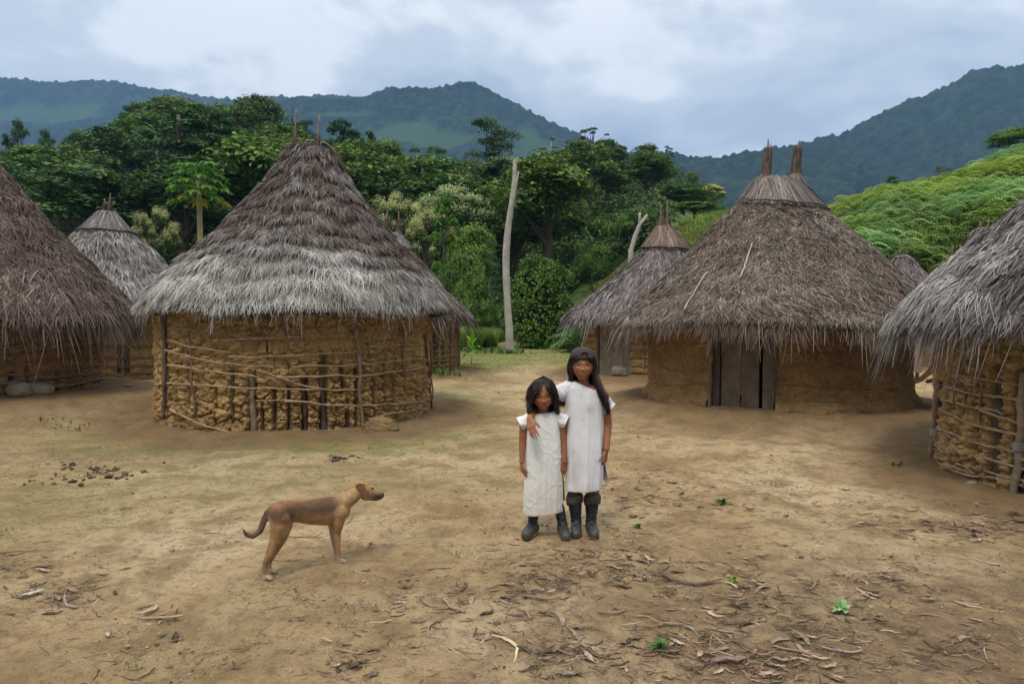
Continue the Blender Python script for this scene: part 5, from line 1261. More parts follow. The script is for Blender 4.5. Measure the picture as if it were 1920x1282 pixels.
def cloth_tube(rings, nth=120, seed=1, fold=.5, nz=90, hemslant=0.):
    """rings: (z, cx, cy, rx, ry, slope) from top to bottom"""
    r = np.array(rings, float); t = np.linspace(0, 1, len(r)); tt = np.linspace(0, 1, nz)
    q = np.stack([np.interp(tt, t, r[:, i]) for i in range(r.shape[1])], -1)
    for _ in range(6): q[1:-1] = .25*q[:-2]+.5*q[1:-1]+.25*q[2:]
    th = np.arange(nth)*2*math.pi/nth; c, s_ = np.cos(th), np.sin(th)
    sup = (np.abs(c)**2.5+np.abs(s_)**2.5)**(-1/2.5)
    gth, gt = np.meshgrid(th, tt)
    amp = np.clip(gt*1.2-.12, 0, 1)*fold
    w = fbm(np.cos(gth)*2.6+seed, np.sin(gth)*2.6, gt*1.0, 3, seed)*.15*amp+fbm(np.cos(gth)*6+gt, np.sin(gth)*6, gt*1.1, 3, seed+2)*.11*amp+fbm(np.cos(gth)*6, np.sin(gth)*6, gt*12+gth, 2, seed+4)*.016*fold
    k = 1+w
    X = q[:, 1:2]+q[:, 3:4]*(c*sup)*k; Y = q[:, 2:3]+q[:, 4:5]*(s_*sup)*k; Z = q[:, 0:1]+q[:, 5:6]*c*1.+0*X
    if hemslant: Z = Z+hemslant*np.clip(gt*3-2, 0, 1)*c
    return np.stack([X, Y, Z], -1).reshape(-1, 3), grid_faces(nz, nth, True), gth, gt
def boot(root, ankle_top, foot, toe_dir, zg, rs=.045, ra=.037, L=.20, cuff=False, topz=None):
    """rubber boot; ankle_top = centre of the shaft's mouth, foot = centre under the ankle"""
    a, ft, td = np.array(ankle_top, float), np.array(foot, float), unit(np.array([*toe_dir, 0.])); mb = MB()
    n = 12; ts = np.linspace(0, 1, n); c = a+(np.array([ft[0], ft[1], zg+.075])-a)*ts[:, None]; rr = np.interp(ts, [0, .35, .75, 1], [rs, rs*.97, ra, ra*1.05])
    for i in range(n-1): mb.add(*capsule(c[i], c[i+1], rr[i], rr[i+1], 18))
    sd = np.array([-td[1], td[0], 0]); b = np.array([ft[0], ft[1], zg])
    mb.add(*capsule(b-td*.030+[0, 0, .042], b+td*.04+[0, 0, .045], .037, .036, 18)); mb.add(*capsule(b+td*.02+[0, 0, .050], b+td*L*.52+[0, 0, .040], .038, .036, 18))
    mb.add(*capsule(b+td*L*.45+[0, 0, .037], b+td*L*.66+[0, 0, .034], .036, .032, 18)); mb.add(*capsule(b-td*.03+[0, 0, .022], b+td*L*.64+[0, 0, .022], .032, .034, 18))
    V, F, nn = remesh(mb, .0045, 5); 
    wr = .0012*np.sin(V[:, 2]*190+3*np.sin(V[:, 0]*60))*sstep(.04, .08, V[:, 2]-zg)*sstep(.2, .1, V[:, 2]-zg); V = V+nn*wr[:, None]
    V[:, 2] = np.maximum(V[:, 2], zg+.004)
    K = np.array([.018, .022, .026])*(1+.6*fbm(V[:, 0]*22, V[:, 1]*22, V[:, 2]*14, 3, 8))[:, None]; dust = (sstep(.11, .02, V[:, 2]-zg)*.35)[:, None]; K = K*(1-dust)+np.array([.16, .13, .10])*dust
    o = mk('rubber_boot', V, F, M_rubber, root, K)
    # welted sole
    q = np.linspace(0, 2*math.pi, 48, endpoint=False); lx = np.cos(q); ly = np.sin(q)
    px_ = np.where(lx > 0, lx*(L*.5+.002), lx*(L*.5+.002)); wd = np.interp(px_, [-L*.5, -L*.25, 0, L*.25, L*.5], [.034, .036, .033, .041, .034]); mid = b+td*(L*.5-.068)
    out = mid+td*px_[:, None]+sd*(ly*wd)[:, None]; S = []
    for z_, k in ((.0, .95), (.0, 1.), (.010, 1.03), (.022, 1.02), (.024, .96)): S.append(mid+(out-mid)*k+[0, 0, z_])
    S = np.concatenate(S); m2 = MB(); kk = np.repeat(np.array([[.10, .06, .03], [.16, .09, .04], [.30, .16, .05], [.22, .17, .08], [.05, .06, .06]]), 48, 0)
    m2.add(S, grid_faces(5, 48, True), kk); mkb('sole', m2, M_rubber, o)
    if cuff:
        rr = np.array([.046, .054, .058, .060, .056, .050]); zz = a[2]+np.array([.018, .030, .022, .0, -.030, -.034]); q = np.linspace(0, 2*math.pi, 33)[:-1]; V2 = []
        for r_, z_ in zip(rr, zz): V2.append(np.stack([a[0]+r_*np.cos(q)*1.0, a[1]+r_*np.sin(q), z_+.007*np.sin(q*2+a[0]*9)+.006*np.cos(q)], -1))
        V2 = np.concatenate(V2); mk('folded_cuff', V2, grid_faces(6, 32, True), M_rubber, o, np.array([.062, .058, .046])*(1+.3*fbm(V2[:, 0]*30, V2[:, 1]*30, V2[:, 2]*30, 2, 3))[:, None])
    return o
def body_colour(V, skin=SKIN): return np.array(skin)*(1+.10*fbm(V[:, 0]*9, V[:, 1]*9, V[:, 2]*9, 4, 6)+.04*fbm(V[:, 0]*60, V[:, 1]*60, V[:, 2]*60, 2, 7))[:, None]
def seg(mb, pts, rad, flat=1.):
    for (p, q, a, b) in zip(pts[:-1], pts[1:], rad[:-1], rad[1:]): mb.add(*capsule(p, q, a, b, 16, flat))

def build_older():
    Y0 = 4.60; Q = lambda px, py, dy=0.: P(px, py, Y0+dy); zg = float(G(at(1095, Y0), Y0)); rg = R('older')
    root = thing('person', 'taller girl in dark backwards cap and white tunic, arm round the shorter girl, rubber boots', 'person', (at(1094, Y0), Y0, zg))
    # head
    hc = Q(1092, 684.5); s = .215; V, F, K, f, Rm = head_mesh(hc, s, -.03, .015, -.04, wide=.97)
    mb = MB(); ears(mb, f, s)
    sh_r, sh_l = Q(1131, 741, .01), Q(1056, 729, .03)
    seg(mb, [Q(1093, 700, .03), Q(1094, 722, .03)], [.040, .041]); seg(mb, [sh_l, Q(1094, 727, .035), sh_r], [.030, .046, .040])
    mb.add(*ellipsoid(Q(1095, 775, .03), (.110, .062, .19))); mb.add(*ellipsoid(Q(1096, 850, .03), (.105, .068, .16)))
    seg(mb, [sh_r, Q(1139, 795, .03), Q(1137, 842, -.03)], [.040, .031, .021])
    el = Q(1031, 762, .14)
    seg(mb, [sh_l, el], [.031, .029]); seg(mb, [el, Q(1000, 771, .02), Q(994, 783, -.115)], [.031, .026, .022])
    # her right hand resting over the shorter girl's shoulder
    hand(mb, Q(993, 785, -.135), Q(1000, 815, -.20)-Q(993, 785, -.135), [1, 0, 0], Q(1003, 800, 0)-Q(999, 801, -.03), 1.05, .30, .16, .40, [.25, .2, .25, .35])
    # her left hand, fingers closed on the small blue thing
    hand(mb, Q(1136, 847, -.035), [-.16, -.03, -1], [-1, -.25, 0], [-.75, .55, -.1], .98, 1.0, .08, .45, [1.15, 1.05, .8, .7])
    seg(mb, [Q(1079, 880, .03), Q(1078, 960, .02)], [.052, .026]); seg(mb, [Q(1110, 880, .03), Q(1110, 960, .02)], [.052, .026])
    bV, bF, bn = remesh(mb, .0036, 3)
    body = MB(); body.add(bV, bF, body_colour(bV)); body.add(V, F, K); mkb('body', body, M_skin, root)
    eyes(root, f, s, Rm)
    # tunic: one shoulder slipped, hem slightly lower on the left
    c1 = P(1096, 760, Y0+.03); X = lambda px: at(px, Y0+.03); Zz = lambda py: P(1096, py, Y0+.03)[2]
    rings = [(Zz(722), X(1096), Y0+.035, .058, .056, -.030), (Zz(723), X(1096), Y0+.033, .090, .064, -.036), (Zz(731), X(1096), Y0+.03, .125, .070, -.026), (Zz(752), X(1097), Y0+.028, .132, .082, -.01), (Zz(790), X(1097), Y0+.025, .126, .092, 0),
             (Zz(830), X(1097), Y0+.02, .124, .100, 0), (Zz(880), X(1097), Y0+.015, .122, .104, 0), (Zz(914), X(1096), Y0+.01, .118, .102, .006)]
    V, Fc, th, tt = cloth_tube(rings, 150, 11, .95, 130)
    V[:, 2] += 0
    K = np.array([.66, .655, .69])*(1+.03*fbm(V[:, 0]*5, V[:, 1]*5, V[:, 2]*5, 3, 2))[:, None]
    st = np.clip(fbm(V[:, 0]*7+3, V[:, 1]*4, V[:, 2]*6, 4, 14)*1.8-.25, 0, .6)*sstep(.25, .8, tt.ravel()); K = K*(1-st[:, None]*.5)+np.array([.42, .33, .25])*st[:, None]*.5
    for (sx, sy, r_) in ((1090, 742, .007), (1093, 787, .009), (1107, 768, .03)):
        p = P(sx, sy, Y0-.06); d = np.hypot(V[:, 0]-p[0], V[:, 2]-p[2])/r_; w = np.exp(-d**2)[:, None]*.45*(V[:, 1] < Y0)[:, None]; K = K*(1-w)+np.array([.35, .27, .22])*w
    hem = sstep(.985, 1., tt.ravel())[:, None]*.45; K = K*(1-hem)+np.array([.33, .16, .12])*hem
    dr = MB(); dr.add(V, Fc, K)
    def sleeve(a, b, r0, r1, flat, seed, col=(.66, .655, .69), curl=.25):
        a, b = np.array(a), np.array(b); n = 22; t = np.linspace(0, 1, n); pts = a+(b-a)*t[:, None]; rr = r0+(r1-r0)*t
        v, fq = tube(pts, rr, 40, False, flat); w = fbm(v[:, 0]*26, v[:, 1]*26, v[:, 2]*20, 3, seed)*.010; ctr = np.repeat(pts, 40, 0); v = v+unit(v-ctr)*w[:, None]; dr.add(v, fq, np.array(col)*(1+.03*fbm(v[:, 0]*9, v[:, 1]*9, v[:, 2]*9, 2, 3))[:, None])
    sleeve(Q(1112, 732, .03), Q(1142, 767, .02), .054, .056, 1.0, 3); sleeve(Q(1076, 724, .03), Q(1047, 739, .05), .052, .057, 1.05, 4)
    t_ = mkb('tunic', dr, M_cloth, root)
    # loose back panel showing behind her left side
    n1, n2 = 26, 12; u, v_ = np.meshgrid(np.linspace(0, 1, n2), np.linspace(0, 1, n1)); xx = 1128+u*(3+9*v_); yy = 828+v_*(66+14*u)
    pp = P(xx, yy, Y0+.09+.02*np.sin(u*5)); mk('tunic_back_flap', pp.reshape(-1, 3), grid_faces(n1, n2), M_cloth, t_, (.60, .58, .62))
    v, fq = tube(smooth_line([Q(1132, 868, .02), Q(1134, 880, .05), Q(1137, 890, .07), Q(1139, 899, .08)], 12), .0035, 6); mk('cord', v, fq, M_cloth, t_, (.015, .015, .02))
    # leggings
    for px in (1078.5, 1110.5):
        a, b = Q(px, 905, .02), Q(px, 936, .02); n = 18; t = np.linspace(0, 1, n); v, fq = tube(a+(b-a)*t[:, None], .050-.004*t, 30, False); v = v+unit(v-np.repeat(a+(b-a)*t[:, None], 30, 0))*(.004*np.sin(v[:, 2]*150+v[:, 0]*40))[:, None]
        mk('legging', v, fq, M_cloth, root, np.array([.125, .098, .082]))
    for (mx, fx, tx) in ((1077.5, 1081, -.10), (1110.5, 1109, .05)):
        fo = P(fx, 1000, Y0); boot(root, Q(mx, 934, .02), (fo[0], Y0+.03, zg), (tx, -1), zg, .047, .037, .205, True)
    # hair under the cap: falls behind the left shoulder, in front of the right one
    H = MB(); hcx = f([0, .06, .03]); H.add(*ellipsoid(f([0, .10, .07]), np.array([.385, .42, .44])*s, 24, 32, Rm)); H.add(*ellipsoid(Q(1094, 712, .09), (.078, .045, .085)))
    V, F, _ = remesh(H, .006, 6); hair = mk('hair', V, F, M_hair, root, (.014, .010, .009))
    S = MB()
    def side(sg, az0, az1, tail, m=8):
        g = []
        for i, az in enumerate(np.linspace(az0, az1, m)):
            ca, sa = math.cos(az), math.sin(az); P0 = f([sg*.16*sa, -.10*ca+.08, .47]); P1 = f([sg*.36*sa, -.34*ca+.09, .27]); P2 = f([sg*.435*sa, -.37*ca+.10, .02]); P3 = f([sg*.43*sa, -.34*ca+.11, -.25])
            g.append(smooth_line([P0, P1, P2, P3]+tail(i/(m-1)), 24))
        return g
    # (viewer's) right side, swept forward over the shoulder
    gR = side(1, .78, 2.6, lambda t: [Q(1118-8*t, 712, -.045+.10*t), Q(1125-6*t, 732, -.075+.12*t), Q(1136-7*t, 752, -.075+.12*t), Q(1143-9*t, 778-8*t, -.06+.11*t)])
    gL = side(-1, .78, 2.6, lambda t: [Q(1071+6*t, 712, .0+.10*t), Q(1060+12*t, 722, .04+.07*t), Q(1050+12*t, 738, .09), Q(1047+16*t, 762, .13)])
    gB = side(1, 2.4, 3.9, lambda t: [Q(1100-14*t, 715, .11), Q(1102-14*t, 745, .12), Q(1102-14*t, 775, .12)], 5)
    strands(S, gR, 1500, rg, .0030); strands(S, gL, 1300, rg, .0030); strands(S, gB, 500, rg, .003)
    gF = [smooth_line([f([x, -.36, .31]), f([x*1.5, -.40, .265]), f([(.27 if x > 0 else -.27)+x*.3, -.345, .17]), f([.37 if x > 0 else -.37, -.22, .0])], 12) for x in np.linspace(-.24, .26, 9)]
    strands(S, gF, 420, rg, .0026, jit=.004)
    S2 = MB(); g = [smooth_line([f([.40, -.1, -.15]), Q(1124+i, 722, -.07), Q(1134+i*1.5, 745, -.10), Q(1141+i, 764+i*2, -.10)], 18) for i in range(4)]; strands(S, g, 60, rg, .002, jit=.008)
    mkb('hair_strands', S, M_hair, hair, smooth=False)
    # cap worn backwards: crown, strap with its half-round opening, peak behind
    nu, nv = 22, 56; ph = np.linspace(0.0, math.pi/2, nu); th = np.arange(nv)*2*math.pi/nv; PH, TH = np.meshgrid(ph, th, indexing='ij')
    ex = .415*np.sin(PH)**.9*np.sin(TH); ey = -.455*np.sin(PH)**.9*np.cos(TH)+.04; ez = .245+.345*np.cos(PH)**.85-.035*(1-np.cos(TH))*np.sin(PH)+.0*ex
    pan = 1-.012*np.abs(np.cos(TH*3))*np.sin(PH); V = f(np.stack([ex*pan, ey*pan, ez], -1).reshape(-1, 3))
    Fq = grid_faces(nu, nv, True); cf = np.stack([ex, ey, ez], -1).reshape(-1, 3)[Fq].mean(1)
    hole = (np.abs(cf[:, 0]-.03)/.125)**2+((cf[:, 2]-.315)/.115)**2 < 1; hole &= (cf[:, 1] < 0) & (cf[:, 2] > .300)
    capo = mk('cap', V, Fq[~hole], M_felt, root)
    st_ = MB(); a = np.linspace(-.9, .9, 30)
    for (z0, z1, o) in ((.222, .305, .458),):
        A = np.stack([.415*np.sin(a), .04-o*np.cos(a), z0-.01*(1-np.cos(a))], -1); B = np.stack([.412*np.sin(a), .045-o*np.cos(a), z1-.01*(1-np.cos(a))], -1); st_.add(f(np.concatenate([A, B])), grid_faces(2, 30))
    mkb('cap_strap', st_, M_felt, capo)
    a = np.linspace(0, math.pi, 26); rim = tube(f(np.stack([.03+.128*np.cos(a), -.455+.03*np.cos(a)**2*2-.0*a, .300+.118*np.sin(a)], -1)+np.array([0, .01, 0])*np.sin(a)[:, None]*2), .0035, 6); mk('cap_opening_rim', *rim, M_felt, capo)
    nu2 = 12; a = np.linspace(-1., 1., 24); A = np.stack([.40*np.sin(a), .04+.45*np.cos(a), .20+0*a], -1); B = A+np.stack([.05*np.sin(a), .38*np.cos(a)**.6, -.10-.03*np.cos(a)], -1)
    V = f(np.concatenate([A, (A+B)/2+[0, 0, .01], B, (A+B)/2-[0, 0, .012]])); mk('cap_peak', V, grid_faces(4, 24), M_felt, capo)
    # bead bracelet and the small thing in her hand
    c = Q(1136.5, 841, -.03); q = np.linspace(0, 2*math.pi, 25); v, fq = tube(np.stack([c[0]+.0235*np.cos(q), c[1]+.0235*np.sin(q), c[2]+.004*np.sin(q)], -1), .003, 6, False); mk('bracelet', v, fq, M_cloth, root, (.10, .07, .06))
    a, b = Q(1122, 857.5, -.085), Q(1128, 864, -.075); v, fq = tube([a, (a+b)/2, b], .0065, 4, True, .6)
    tag(mk('plastic_item', v, fq, mat('pale_plastic', (.33, .50, .66), .35, .5), None, None, True, loc=(a+b)/2), 'tiny pale blue plastic thing held in the taller girl\'s lower hand', 'plastic item')
    return root

def build_younger():
    Y0 = 4.56; Q = lambda px, py, dy=0.: P(px, py, Y0+dy); zg = float(G(at(1020, Y0), Y0)); rg = R('younger')
    root = thing('person', 'shorter girl with loose dark hair in a long crinkled white tunic, arms down, rubber boots', 'person', (at(1020, Y0), Y0, zg))
    hc = Q(1017.5, 741.5); s = .205; V, F, K, f, Rm = head_mesh(hc, s, .03, -.045, .06, wide=1.0)
    mb = MB(); ears(mb, f, s)
    sl, sr = Q(983, 788, .03), Q(1051, 782, .03)
    seg(mb, [Q(1018, 757, .035), Q(1018, 777, .035)], [.036, .038]); seg(mb, [sl, Q(1018, 783, .035), sr], [.032, .042, .032])
    mb.add(*ellipsoid(Q(1018, 825, .03), (.092, .055, .16))); mb.add(*ellipsoid(Q(1019, 880, .03), (.088, .058, .13)))
    seg(mb, [sl, Q(980, 828, .03), Q(979, 866, .0)], [.032, .026, .018]); seg(mb, [sr, Q(1057, 828, .035), Q(1058, 862, .0)], [.032, .026, .018])
    hand(mb, Q(979, 869, -.002), [.05, -.05, -1], [.55, -1, 0], [1, .35, .1], .86, .9, .1, .5, [.7, .8, .9, 1.0])
    hand(mb, Q(1057, 866, -.002), [-.12, -.05, -1], [-1, -.5, 0], [-.35, 1, 0], .9, .35, .28, .55, [.35, .3, .35, .4])
    seg(mb, [Q(1002, 900, .03), Q(1001, 962, .03), Q(1001, 972, .03)], [.05, .022, .018]); seg(mb, [Q(1040, 900, .03), Q(1047, 950, .03), Q(1048.5, 962, .03)], [.05, .022, .018])
    bV, bF, bn = remesh(mb, .0036, 3); body = MB(); sk = SKIN*[.93, .90, .88]
    body.add(bV, bF, body_colour(bV, sk)); body.add(V, F, K*[.93, .90, .88]); mkb('body', body, M_skin, root); eyes(root, f, s, Rm)
    X = lambda px: at(px, Y0+.03); Zz = lambda py: P(1018, py, Y0+.03)[2]
    rings = [(Zz(773), X(1019), Y0+.038, .053, .050, .006), (Zz(774.5), X(1019), Y0+.036, .074, .056, .004), (Zz(781), X(1019), Y0+.035, .103, .062, .003), (Zz(802), X(1019), Y0+.032, .110, .072, 0), (Zz(840), X(1020), Y0+.03, .116, .082, 0),
             (Zz(880), X(1020), Y0+.03, .124, .090, 0), (Zz(920), X(1019), Y0+.03, .130, .094, 0), (Zz(959), X(1018.5), Y0+.03, .130, .094, .012)]
    V, Fc, th, tt = cloth_tube(rings, 170, 23, .7, 170)
    # crumpled cotton: crossing diagonal creases
    cr = 0
    for (ax, az, fr, sd) in ((1, 1.2, 34, 3), (-1, 1.0, 30, 5), (.4, 1.6, 40, 7)):
        w = ax*V[:, 0]+az*V[:, 2]+.05*fbm(V[:, 0]*7, V[:, 1]*7, V[:, 2]*7, 3, sd); cr = cr+(1-np.abs(np.sin(w*fr)))**6*np.clip(fbm(V[:, 0]*9, V[:, 1]*9, V[:, 2]*9, 2, sd+20)+.2, 0, 1)
    ctr = np.stack([np.full(len(V), X(1019)), np.full(len(V), Y0+.03), V[:, 2]], -1); V = V+unit(V-ctr)*(cr*.0052*sstep(.12, .35, tt.ravel()))[:, None]
    K = np.array([.69, .69, .67])*(1+.03*fbm(V[:, 0]*5, V[:, 1]*5, V[:, 2]*5, 3, 2))[:, None]
    lo = (sstep(.55, 1, tt.ravel())*(.5+.8*fbm(V[:, 0]*8, V[:, 1]*8, V[:, 2]*8, 3, 9)))[:, None]; lo = np.clip(lo, 0, 1)*.55; K = K*(1-lo)+np.array([.55, .47, .38])*lo
    hem = sstep(.985, 1., tt.ravel())[:, None]*.5; K = K*(1-hem)+np.array([.36, .17, .11])*hem
    dr = MB(); dr.add(V, Fc, K)
    for (a, b, r0, r1, fl, sd) in ((Q(1005, 781, .036), Q(975, 796, .03), .042, .052, .95, 3), (Q(1033, 778, .036), Q(1061, 791, .03), .042, .052, .95, 4)):
        n = 18; t = np.linspace(0, 1, n); pts = a+(b-a)*t[:, None]; v, fq = tube(pts, r0+(r1-r0)*t, 36, False, fl); v = v+unit(v-np.repeat(pts, 36, 0))*(fbm(v[:, 0]*30, v[:, 1]*30, v[:, 2]*30, 3, sd)*.012)[:, None]; dr.add(v, fq, (.69, .69, .68))
    mkb('tunic', dr, M_cloth, root)
    m2 = MB()
    for (dx, c) in ((0, (.02, .03, .16)), (2.6, (.40, .34, .02))):
        a = smooth_line([Q(1052+dx, 890, .07), Q(1054+dx, 912, .07), Q(1055.5+dx, 938, .07)], 10); n = len(a); sd = np.array([.006, 0, 0]); v = np.concatenate([a-sd, a+sd]); m2.add(v, grid_faces(2, n), c)
    mkb('hanging_ribbon', m2, M_cloth, root)
    for (mx, my, fx, yy, td) in ((1000.5, 962, 999, Y0+.05, (-.42, -1)), (1048, 950, 1055.5, Y0+.02, (.10, -1))):
        fo = P(fx, 1000, Y0); boot(root, Q(mx, my, .03), (fo[0], yy, zg), td, zg, .037, .033, .185, False)
    for px in (978.5, 1058.5):
        c = Q(px, 863.5, .0); q = np.linspace(0, 2*math.pi, 25); v, fq = tube(np.stack([c[0]+.0205*np.cos(q), c[1]+.0205*np.sin(q), c[2]+.003*np.sin(q)], -1), .0028, 6, False); mk('bracelet', v, fq, M_cloth, root, (.30, .20, .15))
    H = MB(); H.add(*ellipsoid(f([0, .085, .06]), np.array([.425, .455, .475])*s, 24, 32, Rm)); H.add(*ellipsoid(Q(1018, 766, .09), (.080, .040, .062)))
    V, F, _ = remesh(H, .006, 6); hair = mk('hair', V, F, M_hair, root, (.016, .011, .009)); S = MB()
    def side(sg, az0, az1, tail, m=9):
        g = []
        for i, az in enumerate(np.linspace(az0, az1, m)):
            ca, sa = math.cos(az), math.sin(az)
            g.append(smooth_line([f([.06+sg*.02, .05-.30*ca*.8, .525-.06*ca]), f([.04+sg*.26*sa, -.30*ca+.06, .47-.03*ca]), f([sg*.42*sa, -.40*ca+.08, .25]), f([sg*.47*sa, -.39*ca+.09, 0]), f([sg*.48*sa, -.34*ca+.10, -.25])]+tail(i/(m-1)), 24))
        return g
    gL = side(-1, .84, 2.7, lambda t: [Q(991+5*t, 765, -.05+.12*t), Q(993+5*t, 774, -.06+.13*t), Q(997+6*t, 782, -.06+.13*t)])
    gR = side(1, .84, 2.7, lambda t: [Q(1044-5*t, 764, -.03+.10*t), Q(1046-6*t, 770, -.02+.10*t), Q(1047-6*t, 777, .0+.08*t)])
    gB = side(1, 2.5, 3.8, lambda t: [Q(1020-6*t, 766, .09), Q(1020-6*t, 790, .10)], 5)
    strands(S, gL, 1500, rg, .0030, col=(.022, .014, .011)); strands(S, gR, 1500, rg, .0030, col=(.022, .014, .011)); strands(S, gB, 400, rg, .003)
    g = [smooth_line([f([.05, -.10, .53]), f([.09+.05*i, -.36, .38]), f([.20+.05*i, -.405, .21]), f([.34+.02*i, -.33, .04]), f([.42, -.24, -.2])], 16) for i in range(4)]; strands(S, g, 420, rg, .0026, jit=.006)
    g = [smooth_line([f([.04, -.10, .53]), f([-.05-.05*i, -.36, .38]), f([-.18-.05*i, -.405, .20]), f([-.34-.02*i, -.33, .03]), f([-.42, -.24, -.2])], 16) for i in range(4)]; strands(S, g, 420, rg, .0026, jit=.006)
    g = [smooth_line([f([.47, -.05, -.1]), Q(1046+i, 752, -.03), Q(1049+i, 762+i*2, -.02)], 14) for i in range(3)]; strands(S, g, 40, rg, .0018, jit=.008)
    mkb('hair_strands', S, M_hair, hair, smooth=False)
    return root

def build_dog():
    zx = lambda a, b: (420+a/4.93, 860+b/4.93)
    def Dp(a, b, Y): return P(*zx(a, b), Y)
    hy, fy = 3.86, 4.12
    def yc(a): return hy+(fy-hy)*(a-480)/(1080-480)
    o = thing('dog', 'thin tan short-haired dog standing side-on, dark back and tail, watching the children', 'dog', (*Dp(700, 900, 3.98)[:2], 0.))
    mb = MB()
    def el(a, b, rz, ry, dx=.05): 
        p = Dp(a, b, yc(a)); ax = unit(np.array([.78, .62, 0])); M = np.stack([ax, [-ax[1], ax[0], 0], [0, 0, 1]], 1); mb.add(*ellipsoid(p, (dx, ry, rz), 16, 22, M))
    # trunk: deep chest narrowing to a tucked belly
    tk = np.array([(520, 470, .054, .050), (580, 478, .062, .052), (650, 482, .064, .050), (730, 487, .068, .052), (810, 491, .074, .057), (890, 488, .080, .062), (970, 482, .086, .066), (1040, 470, .086, .063), (1095, 458, .072, .052)], float)
    for a in np.arange(520, 1100, 14.): el(a, *[np.interp(a, tk[:, 0], tk[:, i]) for i in (1, 2, 3)], .05)
    for (a, b, rz, ry, dx) in () and ((520, 470, .054, .050, .06), (580, 478, .062, .052, .06), (650, 482, .066, .050, .06), (730, 487, .069, .052, .06), (810, 492, .074, .057, .06), (890, 488, .080, .062, .065), (970, 482, .087, .066, .065), (1040, 468, .088, .064, .060), (1095, 458, .072, .052, .045)): el(a, b, rz, ry, dx)
    neck = [Dp(1070, 420, 4.13), Dp(1150, 370, 4.16), Dp(1235, 310, 4.20)]; seg(mb, neck, [.062, .050, .041])
    mb.add(*capsule(Dp(1110, 400, 4.13), Dp(1200, 345, 4.18), .050, .043))
    # head in profile
    seg(mb, [Dp(1262, 282, 4.21), Dp(1310, 290, 4.23)], [.046, .038]); mb.add(*ellipsoid(Dp(1262, 270, 4.21), (.044, .040, .040)))
    seg(mb, [Dp(1320, 305, 4.23), Dp(1400, 328, 4.265), Dp(1452, 338, 4.29)], [.033, .0275, .021]); seg(mb, [Dp(1300, 345, 4.225), Dp(1400, 362, 4.262), Dp(1440, 362, 4.28)], [.026, .018, .013])
    mb.add(*ellipsoid(Dp(1466, 322, 4.297), (.010, .011, .009)))
    # near and far hind legs: thigh, knee forward, hock back, upright shank
    for (dy, pts) in ((-.035, [(500, 500), (520, 610), (495, 730), (420, 880), (378, 968), (372, 1080), (385, 1140)]), (.055, [(520, 500), (545, 610), (520, 730), (455, 870), (415, 950), (415, 1030), (428, 1075)])):
        q = []
        for i, (a, b) in enumerate(pts):
            Y = (3.865+dy) if i < 3 else (3.80 if dy < 0 else 3.90); q.append(Dp(a, b, Y))
        seg(mb, q, [.054, .056, .040, .0225, .0165, .0145, .0165])
        mb.add(*capsule(Dp(545 if dy < 0 else 560, 560, 3.86+dy), Dp(540 if dy < 0 else 555, 690, 3.86+dy), .046, .032))
        e = q[-1]; zg = float(G(e[0], e[1]))+.010
        mb.add(*capsule([e[0], e[1], zg+.006], [e[0]+.028, e[1]-.004, zg+.002], .0155, .0135))
        for k in (-1, -.33, .33, 1): mb.add(*capsule([e[0]+.022, e[1]-.004+k*.010, zg], [e[0]+.040-.004*abs(k), e[1]-.004+k*.012, zg-.003], .0068, .0056, 9))
    for (dy, pts) in ((-.03, [(1075, 500), (1060, 590), (1048, 680), (1052, 830), (1062, 930), (1075, 968)]), (.055, [(1040, 540), (1012, 610), (1010, 690), (1028, 830), (1045, 900), (1058, 935)])):
        q = [Dp(a, b, (4.10+dy*1.2) if i < 2 else (4.075 if dy < 0 else 4.15)) for i, (a, b) in enumerate(pts)]
        seg(mb, q, [.046, .034, .0225, .0150, .0135, .0155])
        e = q[-1]; zg = float(G(e[0], e[1]))+.010
        mb.add(*capsule([e[0], e[1], zg+.006], [e[0]+.026, e[1], zg+.002], .0150, .0130))
        for k in (-1, -.33, .33, 1): mb.add(*capsule([e[0]+.020, e[1]+k*.010, zg], [e[0]+.038-.004*abs(k), e[1]+k*.012, zg-.003], .0068, .0056, 9))
    tl = [Dp(470, 450, 3.84), Dp(405, 500, 3.82), Dp(365, 580, 3.80), Dp(335, 665, 3.79), Dp(268, 714, 3.77), Dp(205, 700, 3.76), Dp(180, 655, 3.75)]
    seg(mb, tl, [.030, .021, .019, .017, .016, .012, .007])
    V, F, nn = remesh(mb, .0040, 14)
    # ribs and muscle relief
    ax = unit(np.array([.78, .62, 0])); s_ = (V-Dp(900, 480, yc(900)))@ax
    z = V[:, 2]; V = V+nn*(.0004*np.sin(s_*210)*np.exp(-(s_/.09)**2)*(z > .28)*(z < .42))[:, None]
    K = np.ones((len(V), 3))*[.345, .205, .098]
    n1 = fbm(V[:, 0]*14, V[:, 1]*14, V[:, 2]*14, 4, 4)
    # photo-plane coordinates of each vertex for the coat's patches (fixed on the coat)
    def near(a, b, Y, r, rz=None): p = Dp(a, b, Y); return np.exp(-((V[:, 0]-p[0])**2+(V[:, 1]-p[1])**2*.4)/r**2-((V[:, 2]-p[2])/(rz or r))**2)
    def mx(w, c): w = np.clip(w, 0, 1)[:, None]; return K*(1-w)+np.array(c)*w
    K = mx(.85*sstep(.30, .37, z+.03*n1)*sstep(.02, -.06, s_-.10)*(1-sstep(.40, .43, z)*.5), (.095, .052, .032))
    K = mx(.75*near(960, 450, 4.05, .05, .04)+.5*near(820, 470, 4., .09, .03), (.07, .045, .035)); K = mx(.8*near(600, 400, 3.9, .12, .018), (.22, .10, .05))
    K = mx(.6*near(1150, 380, 4.16, .045, .03), (.17, .12, .09)); K = mx(.8*near(1145, 420, 4.12, .012, .03), (.42, .36, .30))
